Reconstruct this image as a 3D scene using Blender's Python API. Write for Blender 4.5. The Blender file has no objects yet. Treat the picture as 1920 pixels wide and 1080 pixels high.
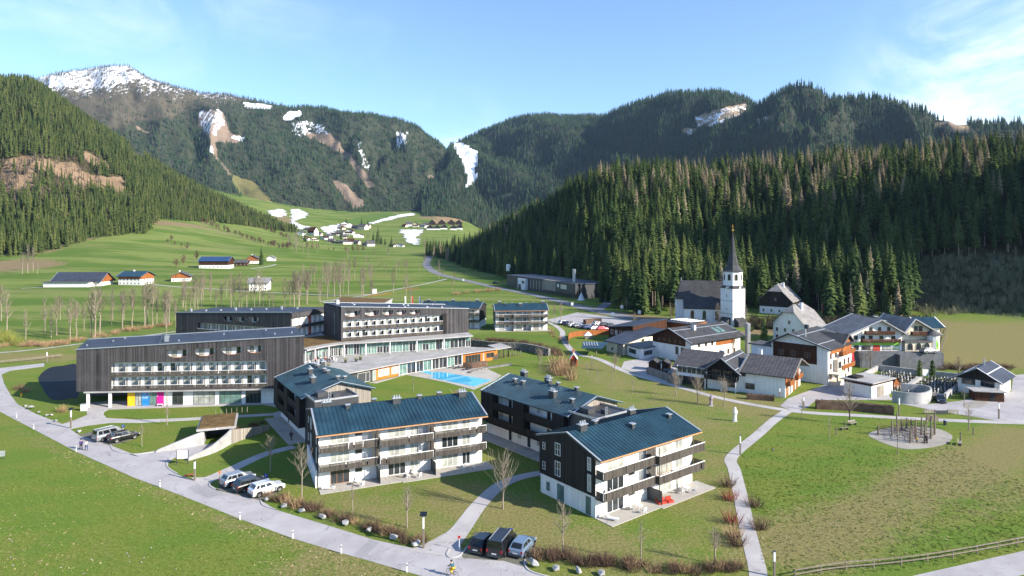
import bpy, bmesh, math, random
import numpy as np
from mathutils import Vector, Matrix
R = math.radians
scene = bpy.context.scene
COL = scene.collection
random.seed(7)
NP = np.random.default_rng(11)
# ------------------------------------------------------------------ camera, sky, sun, exposure
FPX, CX, HZ, CAMZ = 1200.0, 960.0, 445.0, 36.0
cam_data = bpy.data.cameras.new("camera")
cam = bpy.data.objects.new("camera", cam_data)
COL.objects.link(cam)
cam.location = (0, 0, CAMZ)
cam.rotation_euler = (R(90), 0, 0)
cam_data.sensor_width = 36.0
cam_data.lens = 36.0 * FPX / 1920.0
cam_data.shift_y = -(540 - HZ) / 1920.0
cam_data.clip_start = 0.5
cam_data.clip_end = 60000
scene.camera = cam
SUN_EL, SUN_AZ = R(27), math.atan2(.90, -.43)
world = bpy.data.worlds.new("World")
scene.world = world
world.use_nodes = True
wn, wl = world.node_tree.nodes, world.node_tree.links
wn.clear()
w_out = wn.new("ShaderNodeOutputWorld")
w_bg = wn.new("ShaderNodeBackground")
w_bg.inputs[1].default_value = 0.115
sky = wn.new("ShaderNodeTexSky")
sky.sky_type = 'NISHITA'
sky.sun_disc = False
sky.sun_elevation = SUN_EL
sky.sun_rotation = SUN_AZ
sky.altitude = 900
sky.air_density = 1.0
sky.dust_density = 0.5
sky.ozone_density = 4.5
# thin cirrus and one bank of cloud, laid out by direction in the sky
tc = wn.new("ShaderNodeTexCoord")
mp = wn.new("ShaderNodeMapping")
mp.inputs['Scale'].default_value = (2.4, 2.4, 4.6)
mp.inputs['Rotation'].default_value = (0, R(-14), 0)
wl.new(tc.outputs['Generated'], mp.inputs['Vector'])
n1 = wn.new("ShaderNodeTexNoise")
n1.inputs['Scale'].default_value = 2.0
n1.inputs['Detail'].default_value = 9
n1.inputs['Roughness'].default_value = 0.62
n1.inputs['Distortion'].default_value = 0.6
wl.new(mp.outputs[0], n1.inputs['Vector'])
def wmath(op, a, b=None, clamp=False):
 n = wn.new("ShaderNodeMath"); n.operation = op; n.use_clamp = clamp
 for i, v in enumerate((a, b)):
  if v is None: continue
  if isinstance(v, (int, float)): n.inputs[i].default_value = v
  else: wl.new(v, n.inputs[i])
 return n.outputs[0]
def wrange(v, a, b, c, d):
 n = wn.new("ShaderNodeMapRange"); n.interpolation_type = 'SMOOTHSTEP'
 wl.new(v, n.inputs[0])
 for i, q in enumerate((a, b, c, d)): n.inputs[i + 1].default_value = q
 return n.outputs[0]
def wdist(d, r0, r1):
 n = wn.new("ShaderNodeVectorMath"); n.operation = 'DISTANCE'
 wl.new(tc.outputs['Generated'], n.inputs[0])
 n.inputs[1].default_value = Vector(d).normalized()
 return wrange(n.outputs['Value'], r0, r1, 1, 0)
bank = wmath('MULTIPLY', wrange(n1.outputs['Fac'], 0.36, 0.62, 0, 1), wdist((.84, 1, .17), 0.06, 0.27))
wisp = wmath('MULTIPLY', wrange(n1.outputs['Fac'], 0.42, 0.85, 0, .38), wdist((-.75, 1, .25), 0.05, 0.6))
wisp2 = wmath('MULTIPLY', wrange(n1.outputs['Fac'], 0.42, 0.75, 0, .5), wdist((-.09, 1, .17), 0.0, 0.10))
cloud = wmath('MAXIMUM', wmath('MAXIMUM', wmath('MULTIPLY', bank, .78), wisp), wisp2)
hs = wn.new("ShaderNodeHueSaturation")
hs.inputs['Saturation'].default_value = 0.98
hs.inputs['Value'].default_value = 1.0
wl.new(sky.outputs[0], hs.inputs['Color'])
mx = wn.new("ShaderNodeMix"); mx.data_type = 'RGBA'
wl.new(cloud, mx.inputs[0])
wl.new(hs.outputs[0], mx.inputs[6])
mx.inputs[7].default_value = (5.6, 5.9, 6.2, 1)
wl.new(mx.outputs[2], w_bg.inputs[0])
wl.new(w_bg.outputs[0], w_out.inputs[0])
sun_data = bpy.data.lights.new("sun", 'SUN')
sun_data.energy = 4.4
sun_data.angle = R(0.5)
sun_data.color = (1.0, 0.92, 0.80)
sun = bpy.data.objects.new("sun", sun_data)
COL.objects.link(sun)
sdir = Vector((math.sin(SUN_AZ) * math.cos(SUN_EL), math.cos(SUN_AZ) * math.cos(SUN_EL), math.sin(SUN_EL)))
sun.location = sdir * 500
sun.rotation_euler = sdir.to_track_quat('Z', 'Y').to_euler()
scene.view_settings.view_transform = 'Standard'
scene.view_settings.look = 'None'
scene.view_settings.exposure = 1.36
scene.view_settings.gamma = 1.0
cy = scene.cycles
cy.max_bounces = 5
cy.diffuse_bounces = 2
cy.glossy_bounces = 3
cy.transmission_bounces = 2
cy.transparent_max_bounces = 4
cy.volume_bounces = 0
cy.use_denoising = True
cy.caustics_reflective = False
cy.caustics_refractive = False
# ------------------------------------------------------------------ colours and materials
def lin(h):
 h = h.lstrip('#')
 o = []
 for i in (0, 2, 4):
  v = int(h[i:i + 2], 16) / 255
  o.append(v / 12.92 if v <= .04045 else ((v + .055) / 1.055) ** 2.4)
 return tuple(o) + (1,)
class NT:
 """small wrapper round a material's nodes"""
 def __init__(s, name, rough=.8, spec=.3, metal=0):
  s.m = bpy.data.materials.new(name)
  s.m.use_nodes = True
  s.n, s.l = s.m.node_tree.nodes, s.m.node_tree.links
  s.b = s.n["Principled BSDF"]
  s.b.inputs['Roughness'].default_value = rough
  s.b.inputs['Specular IOR Level'].default_value = spec
  s.b.inputs['Metallic'].default_value = metal
  s.tc = None
 def coord(s, scale=(1, 1, 1), kind='Object', rot=(0, 0, 0)):
  t = s.n.new("ShaderNodeTexCoord")
  m = s.n.new("ShaderNodeMapping")
  m.inputs['Scale'].default_value = scale
  m.inputs['Rotation'].default_value = rot
  s.l.new(t.outputs[kind], m.inputs[0])
  return m.outputs[0]
 def noise(s, scale, detail=4, rough=.55, vec=None, dist=0):
  n = s.n.new("ShaderNodeTexNoise")
  n.inputs['Scale'].default_value = scale
  n.inputs['Detail'].default_value = detail
  n.inputs['Roughness'].default_value = rough
  n.inputs['Distortion'].default_value = dist
  s.l.new(vec if vec is not None else s.coord(), n.inputs['Vector'])
  return n.outputs['Fac']
 def ramp(s, f, stops, mode='LINEAR'):
  r = s.n.new("ShaderNodeValToRGB")
  r.color_ramp.interpolation = mode
  e = r.color_ramp.elements
  while len(e) < len(stops): e.new(.5)
  for q, (p, c) in zip(e, stops):
   q.position = p
   q.color = lin(c) if isinstance(c, str) else c
  s.l.new(f, r.inputs[0])
  return r.outputs[0]
 def mix(s, f, a, b, mode='MIX'):
  m = s.n.new("ShaderNodeMix"); m.data_type = 'RGBA'; m.blend_type = mode
  for i, v in ((0, f), (6, a), (7, b)):
   if isinstance(v, (int, float)): m.inputs[i].default_value = v
   elif isinstance(v, str): m.inputs[i].default_value = lin(v)
   elif isinstance(v, tuple): m.inputs[i].default_value = v
   else: s.l.new(v, m.inputs[i])
  return m.outputs[2]
 def math(s, op, a, b=0.0, clamp=False):
  m = s.n.new("ShaderNodeMath"); m.operation = op; m.use_clamp = clamp
  for i, v in enumerate((a, b)):
   if isinstance(v, (int, float)): m.inputs[i].default_value = v
   else: s.l.new(v, m.inputs[i])
  return m.outputs[0]
 def rng(s, v, a, b, c=0., d=1.):
  m = s.n.new("ShaderNodeMapRange"); m.interpolation_type = 'SMOOTHSTEP'
  s.l.new(v, m.inputs[0])
  for i, q in enumerate((a, b, c, d)): m.inputs[i + 1].default_value = q
  return m.outputs[0]
 def attr(s, name):
  a = s.n.new("ShaderNodeAttribute"); a.attribute_name = name
  return a.outputs['Fac']
 def rand(s):
  return s.n.new("ShaderNodeObjectInfo").outputs['Random']
 def col(s, v):
  if isinstance(v, (str, tuple)): s.b.inputs['Base Color'].default_value = lin(v) if isinstance(v, str) else v
  else: s.l.new(v, s.b.inputs['Base Color'])
 def bump(s, h, strength=.4, dist=.1):
  b = s.n.new("ShaderNodeBump")
  b.inputs['Strength'].default_value = strength
  b.inputs['Distance'].default_value = dist
  s.l.new(h, b.inputs['Height'])
  s.l.new(b.outputs[0], s.b.inputs['Normal'])
def simple(name, col, rough=.8, spec=.3, metal=0, var=.12, scale=1.2, streak=None):
 """plain colour with soft wear and, if streak, vertical streaks"""
 t = NT(name, rough, spec, metal)
 c = lin(col) if isinstance(col, str) else col
 lo = tuple(v * (1 - var) for v in c[:3]) + (1,)
 hi = tuple(min(1, v * (1 + var)) for v in c[:3]) + (1,)
 f = t.noise(scale, 6, .6)
 k = t.ramp(f, [(.3, lo), (.7, hi)])
 if streak:
  g = t.noise(streak, 5, .7, t.coord((1, 1, .06)))
  k = t.mix(t.rng(g, .35, .75, 0, .5), k, tuple(v * .62 for v in c[:3]) + (1,))
 t.col(k)
 return t.m
def wood(name, a, b, plank=6.0, rough=.75, sc=1.0):
 """boards set upright: every board its own tone, grain along it"""
 t = NT(name, rough, .2)
 v = t.coord((plank, plank, .02))
 n = t.noise(sc, 2, .5, v)
 g = t.noise(9, 5, .7, t.coord((3, 3, .25)))
 k = t.ramp(n, [(.32, a), (.68, b)])
 k = t.mix(t.rng(g, .35, .8, 0, .55), k, a)
 st = t.noise(.35, 4, .6)
 k = t.mix(t.rng(st, .45, .75, 0, .35), k, b)
 t.col(k)
 t.bump(n, .35, .05)
 return t.m
M = {}
M['charwood'] = wood('char_wood', '#242324', '#5b5758', 5)
M['charwood2'] = wood('dark_boards', '#1a1918', '#3a3634', 5)
M['greywood'] = wood('weathered_wood', '#6d675f', '#a49c90', 4)
M['brownwood'] = wood('brown_boards', '#2b1a12', '#553522', 5)
M['orangewood'] = wood('larch_cladding', '#a65a24', '#d17f3c', 5)
M['oak'] = wood('chalet_timber', '#70401f', '#a9693a', 5)
M['postwood'] = wood('post_wood', '#5b5347', '#8f8576', 9)
M['rail'] = wood('balcony_boards', '#332f2b', '#6a635c', 10)
M['plaster'] = simple('white_plaster', (.78, .76, .72, 1), .9, .2, 0, .05, .8, 2.5)
M['cream'] = simple('cream_plaster', (.70, .62, .47, 1), .9, .2, 0, .06, .8, 2.5)
M['bluewhite'] = simple('lime_wash', (.72, .72, .74, 1), .9, .2, 0, .05, .8, 2.5)
M['concrete'] = simple('fair_concrete', (.36, .35, .34, 1), .9, .2, 0, .22, .9, 2.0)
M['lightconcrete'] = simple('light_concrete', (.37, .36, .35, 1), .9, .2, 0, .25, .7, 2.0)
M['bitumen'] = simple('bitumen_roof', (.035, .042, .060, 1), .55, .4, 0, .35, .35)
M['greyroof'] = simple('gravel_roof', (.33, .32, .31, 1), .95, .1, 0, .22, .4)
M['darkroof'] = simple('dark_tile_roof', (.045, .045, .048, 1), .7, .3, 0, .35, .5)
M['slateroof'] = simple('shingle_roof', (.075, .072, .075, 1), .75, .3, 0, .35, .9)
M['paleroof'] = simple('pale_shingle_roof', (.20, .19, .185, 1), .8, .25, 0, .3, .6)
M['metal'] = simple('zinc_sheet', (.50, .52, .54, 1), .4, .5, .6, .12, 2)
M['dmetal'] = simple('dark_metal', (.06, .063, .068, 1), .45, .5, .3, .15, 2)
M['whitemetal'] = simple('white_metal', (.74, .74, .73, 1), .5, .4, 0, .05, 2)
M['copperedge'] = simple('verge_trim', (.46, .24, .12, 1), .5, .4, 0, .2, 2)
M['frame'] = simple('window_frame', (.10, .10, .105, 1), .5, .4, 0, .1, 3)
M['woodframe'] = simple('timber_frame', (.24, .12, .055, 1), .6, .3, 0, .2, 3)
M['whiteframe'] = simple('white_frame', (.70, .70, .69, 1), .5, .3, 0, .05, 3)
M['stone'] = simple('boulder_stone', (.34, .335, .325, 1), .9, .2, 0, .35, 2.2)
M['asphalt'] = None
M['rubber'] = simple('tyre_rubber', (.018, .018, .019, 1), .8, .2, 0, .1, 5)
M['alloy'] = simple('alloy_rim', (.55, .56, .58, 1), .35, .5, .8, .08, 5)
M['lampred'] = simple('tail_lamp', (.35, .012, .014, 1), .25, .5, 0, .05, 5)
M['lampclear'] = simple('clear_lamp', (.70, .72, .74, 1), .15, .5, .3, .05, 5)
M['gold'] = simple('gilding', (.75, .42, .10, 1), .3, .5, .9, .1, 5)
M['red'] = simple('red_paint', (.42, .045, .025, 1), .6, .3, 0, .12, 2)
M['skin'] = simple('skin', (.48, .28, .20, 1), .6, .3, 0, .05, 9)
M['hair'] = simple('dark_hair', (.03, .02, .016, 1), .7, .3, 0, .2, 30)
M['bark'] = simple('bark', (.115, .085, .062, 1), .95, .1, 0, .35, 3)
M['palebark'] = simple('pale_bark', (.27, .22, .17, 1), .95, .1, 0, .3, 3)
M['twig'] = simple('bare_twigs', (.215, .18, .135, 1), .95, .1, 0, .25, 2)
def glass(name, c, rough=.06, spec=.8):
 t = NT(name, rough, spec)
 n = t.noise(.8, 3, .5)
 t.col(t.ramp(n, [(.3, tuple(v * .6 for v in c) + (1,)), (.7, tuple(min(1, v * 1.25) for v in c) + (1,))]))
 return t.m
M['glass'] = glass('dark_glass', (.030, .036, .040))
M['curtain'] = glass('curtained_glass', (.36, .37, .33), .12, .5)
M['greenglass'] = glass('green_glass', (.13, .22, .19), .08, .6)
M['carglass'] = glass('car_glass', (.012, .014, .017), .05, .8)
def paint(name, c, metal=.3):
 t = NT(name, .28, .5, metal)
 t.col(c)
 t.b.inputs['Coat Weight'].default_value = .6
 t.b.inputs['Coat Roughness'].default_value = .08
 return t.m
# ------------------------------------------------------------------ geometry helpers
class MB:
 """collects faces; build() links them as ONE mesh object"""
 def __init__(s): s.v, s.f, s.mi = [], [], []
 def face(s, pts, mi=0):
  i = len(s.v); s.v += [tuple(p) for p in pts]; s.f.append(list(range(i, i + len(pts)))); s.mi.append(mi)
 def hexa(s, p, mi=0):
  """p: 8 points, bottom ring then top ring (both counter-clockwise from above)"""
  i = len(s.v); s.v += [tuple(q) for q in p]
  for f in ((3, 2, 1, 0), (4, 5, 6, 7), (0, 1, 5, 4), (1, 2, 6, 5), (2, 3, 7, 6), (3, 0, 4, 7)):
   s.f.append([i + k for k in f]); s.mi.append(mi)
 def box(s, fr, s0, s1, t0, t1, z0, z1, mi=0):
  s.hexa([fr(s0, t0, z0), fr(s1, t0, z0), fr(s1, t1, z0), fr(s0, t1, z0),
    fr(s0, t0, z1), fr(s1, t0, z1), fr(s1, t1, z1), fr(s0, t1, z1)], mi)
 def prism(s, ring, h0, h1=None, mi=0):
  """vertical prism over an xy ring; h may be per-vertex lists"""
  n = len(ring)
  a = [(p[0], p[1], h0[k] if isinstance(h0, (list, tuple)) else h0) for k, p in enumerate(ring)]
  b = [(p[0], p[1], h1[k] if isinstance(h1, (list, tuple)) else h1) for k, p in enumerate(ring)]
  i = len(s.v); s.v += a + b
  s.f.append([i + k for k in range(n)][::-1]); s.f.append([i + n + k for k in range(n)]); s.mi += [mi, mi]
  for k in range(n):
   q = (k + 1) % n
   s.f.append([i + k, i + q, i + n + q, i + n + k]); s.mi.append(mi)
 def tube(s, pts, rad, n=6, mi=0, cap=True):
  pts = [Vector(p) for p in pts]
  if not isinstance(rad, (list, tuple)): rad = [rad] * len(pts)
  i = len(s.v)
  for k, p in enumerate(pts):
   d = (pts[min(k + 1, len(pts) - 1)] - pts[max(k - 1, 0)])
   if d.length < 1e-9: d = Vector((0, 0, 1))
   d.normalize()
   a = Vector((1, 0, 0)) if abs(d.x) < .8 else Vector((0, 1, 0))
   u = d.cross(a).normalized(); w = d.cross(u)
   for j in range(n):
    t = 2 * math.pi * j / n
    s.v.append(tuple(p + (u * math.cos(t) + w * math.sin(t)) * rad[k]))
  for k in range(len(pts) - 1):
   for j in range(n):
    q = (j + 1) % n
    s.f.append([i + k * n + j, i + k * n + q, i + (k + 1) * n + q, i + (k + 1) * n + j]); s.mi.append(mi)
  if cap:
   s.f.append([i + j for j in range(n)][::-1]); s.mi.append(mi)
   e = i + (len(pts) - 1) * n
   s.f.append([e + j for j in range(n)]); s.mi.append(mi)
 def build(s, name, mat, parent=None, smooth=False, loc=None):
  me = bpy.data.meshes.new(name)
  me.from_pydata(s.v, [], s.f)
  for m in (mat if isinstance(mat, (list, tuple)) else [mat]):
   me.materials.append(m)
  if len(me.polygons) == len(s.mi) and any(s.mi):
   me.polygons.foreach_set('material_index', s.mi)
  if smooth: me.polygons.foreach_set('use_smooth', [True] * len(me.polygons))
  bm = bmesh.new(); bm.from_mesh(me)
  bmesh.ops.recalc_face_normals(bm, faces=bm.faces)
  bm.to_mesh(me); bm.free()
  me.update()
  o = bpy.data.objects.new(name, me)
  COL.objects.link(o)
  if parent is not None:
   o.parent = parent
   # mesh is in world coordinates: shift into the parent's space
   if s.world:
    o.matrix_parent_inverse = parent_inv(parent)
  if loc is not None: o.location = loc
  return o
 world = True
class LB(MB):
 """like MB but its coordinates are local to the parent"""
 world = False
def world_loc(o):
 m = o.matrix_basis.copy()
 while o.parent is not None:
  m = o.parent.matrix_basis @ o.matrix_parent_inverse @ m
  o = o.parent
 return m
def parent_inv(o): return world_loc(o).inverted()
def tag(o, label=None, cat=None, group=None, kind=None):
 if label: o['label'] = label
 if cat: o['category'] = cat
 if group: o['group'] = group
 if kind: o['kind'] = kind
 return o
def empty(name, loc, rz=0, label=None, cat=None, group=None):
 o = bpy.data.objects.new(name, None)
 o.empty_display_size = .5
 COL.objects.link(o)
 o.location = loc
 o.rotation_euler = (0, 0, rz)
 return tag(o, label, cat, group)
def copy_tree(o, parent=None):
 c = o.copy(); COL.objects.link(c)
 if parent is not None: c.parent = parent
 for ch in [x for x in KIDS.get(o.name, [])] or list(o.children): copy_tree(ch, c)
 return c
KIDS = {}
# ------------------------------------------------------------------ the lie of the land
GPX = np.array([-900, -200, 0, 100, 200, 300, 420, 540, 650, 760, 860, 960, 1200, 1500, 1720, 1800, 1920, 2400, 3200], float)
GY = np.array([0, 270, 450, 600, 750, 900, 1100, 1500, 2000, 2700], float)
GT = np.zeros((len(GPX), len(GY)))
def _y2z(y, d): return CAMZ + (HZ - y) * d / FPX
_valley = dict(zip((600, 750, 900, 1100, 1500, 2000, 2700), (514, 496, 482, 468, 449, 421, 392)))
_prof = {-900: (510, 472, 440, 420, 400, 380, 360), -200: (508, 472, 438, 418, 395, 375, 350), 0: (506, 472, 438, 415, 395, 375, 350),
         100: (502, 471, 439, 418, 395, 380, 350), 200: (505, 470, 437, 413, 393, 380, 350), 300: (507, 478, 446, 411, 388, 372, 350),
         420: (509, 484, 461, 438, 403, 380, 350), 540: (512, 490, 473, 456, 436, 408, 380)}
for i, px in enumerate(GPX):
 ys = _prof.get(int(px), tuple(_valley.values()))
 for j, d in enumerate(GY[3:]):
  GT[i, j + 3] = _y2z(ys[j], d)
 if px >= 960: GT[i, 3:] = np.minimum(GT[i, 3:], [6, 8, 8, 8, 8, 8, 8])
 if px >= 1720:  # bank that rises behind the right-hand field
  GT[i, 2] = 6; GT[i, 3:] = 8
_fx = np.linspace(-900, 3200, 206)
_fy = np.arange(0, 2701, 20.)
_tmp = np.array([np.interp(_fy, GY, GT[i]) for i in range(len(GPX))])
_FG = np.array([np.interp(_fx, GPX, _tmp[:, j]) for j in range(len(_fy))]).T
for _ in range(5):
 p = np.pad(_FG, 1, mode='edge')
 _FG = (p[:-2, 1:-1] + p[2:, 1:-1] + p[1:-1, :-2] + p[1:-1, 2:] + 2 * p[1:-1, 1:-1]) / 6
_FG[:, _fy < 240] = 0
def gz(X, Y):
 X = np.asarray(X, float); Y = np.asarray(Y, float)
 Yc = np.clip(Y, 1, 2699)
 px = np.clip(CX + FPX * X / Yc, -899, 3199)
 a = (px + 900) / 20.; b = Yc / 20.
 i = a.astype(int); j = b.astype(int)
 i = np.clip(i, 0, _FG.shape[0] - 2); j = np.clip(j, 0, _FG.shape[1] - 2)
 fa, fb = a - i, b - j
 z = (_FG[i, j] * (1 - fa) * (1 - fb) + _FG[i + 1, j] * fa * (1 - fb) + _FG[i, j + 1] * (1 - fa) * fb + _FG[i + 1, j + 1] * fa * fb)
 return np.where(Y < 1, 0, z)
def at(px, py, z=None):
 """the place on the ground (or at height z) that a spot of the photograph shows"""
 dx, dz = (px - CX) / FPX, (HZ - py) / FPX
 if z is not None:
  d = (z - CAMZ) / dz
  return Vector((dx * d, d, z))
 d = np.arange(40., 2690., .5)
 below = CAMZ + dz * d <= gz(dx * d, d)
 k = int(np.argmax(below)) if below.any() else len(d) - 1
 d0 = d[k]
 return Vector((dx * d0, d0, float(gz(dx * d0, d0))))
def gp(px, py):
 """ground point where the ground is level"""
 if py > 545: return Vector(((px - CX) / FPX * CAMZ * FPX / (py - HZ), CAMZ * FPX / (py - HZ), 0))
 return at(px, py)
# grass: lush, dry and tan by zones
def grass_material():
 t = NT('meadow_grass', .95, .08)
 v = t.coord((1, 1, 1))
 big = t.noise(.045, 5, .6, v)
 mid = t.noise(.35, 6, .65, v)
 fine = t.noise(2.6, 6, .75, v)
 blade = t.noise(9, 3, .8, v)
 green = t.ramp(fine, [(.28, (.082, .120, .020, 1)), (.5, (.170, .210, .038, 1)), (.74, (.27, .285, .076, 1))])
 lush = t.ramp(fine, [(.28, (.066, .130, .017, 1)), (.5, (.130, .205, .031, 1)), (.74, (.20, .26, .056, 1))])
 green = t.mix(t.rng(t.noise(.09, 4, .6, t.coord((1, 1.9, 1), 'Object', (0, 0, .75))), .42, .60), green, lush)
 fieldg = t.ramp(mid, [(.25, (.160, .210, .045, 1)), (.75, (.225, .262, .075, 1))])
 fieldg = t.mix(t.rng(t.noise(.016, 5, .6, t.coord((.5, 1.6, 1), 'Object', (0, 0, .25))), .42, .58, 0, .85), fieldg, (.085, .155, .022, 1))
 fieldg = t.mix(t.rng(t.noise(.009, 6, .65, t.coord((.6, 1.7, 1), 'Object', (0, 0, -.2))), .52, .66, 0, .7), fieldg, (.23, .235, .085, 1))
 tan = t.ramp(fine, [(.27, (.13, .12, .040, 1)), (.52, (.245, .215, .085, 1)), (.78, (.42, .36, .18, 1))])
 brown = t.ramp(mid, [(.25, (.18, .135, .068, 1)), (.75, (.31, .235, .13, 1))])
 dry = t.attr('dry')
 edge = t.math('ADD', dry, t.math('MULTIPLY', t.math('SUBTRACT', mid, .5), 1.1))
 edge = t.math('ADD', edge, t.math('MULTIPLY', t.math('SUBTRACT', fine, .5), 1.5))
 edge = t.math('ADD', edge, t.math('MULTIPLY', t.math('SUBTRACT', big, .5), .9))
 k = t.mix(t.attr('far'), green, fieldg)
 k = t.mix(t.rng(edge, .30, .85, 0, 1), k, tan)
 k = t.mix(t.rng(t.math('ADD', t.attr('bare'), t.math('MULTIPLY', t.math('SUBTRACT', mid, .5), .8)), .35, .65), k, brown)
 k = t.mix(t.rng(blade, .3, .75, .34, 0), k, (.02, .032, .008, 1))
 t.col(k)
 h = t.math('ADD', t.math('MULTIPLY', blade, .5), fine)
 t.bump(h, .9, .12)
 return t.m
M['grass'] = grass_material()
def seg_d(X, Y, pts):
 d = np.full(X.shape, 1e9)
 for (x0, y0), (x1, y1) in zip(pts[:-1], pts[1:]):
  vx, vy = x1 - x0, y1 - y0
  t = np.clip(((X - x0) * vx + (Y - y0) * vy) / (vx * vx + vy * vy + 1e-9), 0, 1)
  d = np.minimum(d, np.hypot(X - x0 - t * vx, Y - y0 - t * vy))
 return d
def inpoly(x, y, poly):
 c = np.zeros(x.shape, bool)
 n = len(poly)
 for i in range(n):
  x0, y0 = poly[i]; x1, y1 = poly[(i + 1) % n]
  k = ((y0 > y) != (y1 > y)) & (x < (x1 - x0) * (y - y0) / (y1 - y0 + 1e-12) + x0)
  c ^= k
 return c
def gpl(pts): return [tuple(at(*p)[:2]) for p in pts]
DRY = [  # strips of dry grass: spots along it, half width m, strength
 ([(1480, 1020), (1600, 985), (1760, 900), (1930, 820)], 5.5, .85), ([(1560, 1045), (1740, 985), (1930, 920)], 3, .6),
 ([(0, 790), (140, 860), (350, 945), (560, 1025), (760, 1090)], 1.6, .55), ([(520, 1075), (700, 1090)], 3, .5),
 ([(0, 1000), (120, 1060)], 5, .3), ([(0, 860), (200, 945), (430, 1075)], 1.5, .18),
 ([(1240, 700), (1330, 745), (1430, 770)], 7, .42), ([(1100, 690), (1200, 730), (1260, 790)], 9, .34),
 ([(850, 930), (950, 960), (1040, 1010), (1200, 1045)], 4.5, .40), ([(560, 890), (700, 960), (820, 990)], 3, .30),
 ([(300, 800), (420, 800)], 7, .30), ([(60, 745), (110, 760)], 6, .35), ([(1330, 830), (1340, 960)], 5, .28),
 ([(900, 545), (1000, 552), (1110, 590)], 9, .5), ([(960, 590), (1080, 600)], 8, .45),
 ([(0, 668), (140, 672), (330, 640)], 6, .85), ([(20, 655), (200, 652), (420, 625), (600, 590)], 5, .55),
 ([(1790, 640), (1990, 640)], 40, 1.25), ([(1790, 670), (1990, 675)], 14, 1.0), ([(430, 860), (520, 850)], 5, .25),
]
BARE = [([(1150, 588), (1260, 603), (1400, 604), (1590, 606), (1740, 604)], 9, .9), ([(1400, 625), (1450, 620), (1600, 622)], 6, .8),  # tan or ploughed ground on the valley sides
 ([(300, 418), (355, 422)], 40, .75), ([(365, 410), (402, 427), (455, 446), (505, 460)], 7, .8), ([(405, 404), (455, 420), (505, 434)], 6, .8), ([(280, 410), (200, 440), (110, 462), (80, 475)], 9, .8), ([(310, 455), (345, 470)], 5, .7), ([(10, 495), (40, 500)], 38, .9), ([(545, 420), (520, 400)], 40, .6),
 ([(600, 400), (640, 395)], 60, .0), ([(820, 408), (860, 408)], 75, .9), ([(700, 402), (740, 398)], 40, .5),
]
def build_ground():
 xs = np.concatenate([np.linspace(-5200, -900, 14)[:-1], np.arange(-900, -260, 20.), np.arange(-260, -120, 5), np.arange(-120, 130, 2.5), np.arange(130, 270, 5), np.arange(270, 900, 20.), np.linspace(900, 5200, 14)])
 ys = np.concatenate([np.linspace(-3000, 0, 8)[:-1], np.arange(0, 50, 10.), np.arange(50, 230, 2.5), np.arange(230, 420, 6.), np.arange(420, 1000, 14.), np.arange(1000, 2701, 30.)])
 X, Y = np.meshgrid(xs, ys)
 Z = gz(X, Y)
 nx, ny = len(xs), len(ys)
 V = np.stack([X, Y, Z], -1).reshape(-1, 3)
 idx = np.arange(nx * ny).reshape(ny, nx)
 F = np.stack([idx[:-1, :-1], idx[:-1, 1:], idx[1:, 1:], idx[1:, :-1]], -1).reshape(-1, 4)
 me = bpy.data.meshes.new('ground')
 me.from_pydata(V.tolist(), [], F.tolist())
 me.polygons.foreach_set('use_smooth', [True] * len(F))
 me.materials.append(M['grass'])
 def attr(name, val):
  a = me.attributes.new(name, 'FLOAT', 'POINT'); a.data.foreach_set('value', val.reshape(-1).astype(np.float32))
 dry = np.full(X.shape, .06)
 for pts, w, s in DRY:
  d = seg_d(X, Y, gpl(pts))
  dry = np.maximum(dry, s * np.clip(1.35 - d / w * .7, 0, 1))
 pxg = CX + FPX * X / np.maximum(Y, 1); pyg = HZ + FPX * CAMZ / np.maximum(Y, 1)
 dry += .34 * ((pxg > 560) & (pxg < np.interp(pyg, [771, 846, 863, 930, 1070, 1110], [1478, 1384, 1370, 1388, 1420, 1424])) & (Y > 62) & (Y < 190))
 pool = inpoly(X, Y, gpl([(640, 760), (640, 715), (800, 690), (960, 670), (1010, 690), (940, 735), (900, 780)]))
 dry[pool] = -.25
 bare = np.zeros(X.shape)
 for pts, w, s in BARE:
  bare = np.maximum(bare, s * np.clip(1.5 - seg_d(X, Y, gpl(pts)) / w, 0, 1))
 far = np.clip((Y - 190 - np.clip(X, 0, 400) * .6) / 60, 0, 1)
 attr('dry', np.where(far > .9, np.minimum(dry, dry * .8), dry)); attr('bare', bare); attr('far', far)
 o = bpy.data.objects.new('ground', me); COL.objects.link(o)
 tag(o, 'green meadow ground of the valley floor', 'ground', kind='structure')
build_ground()
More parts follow.
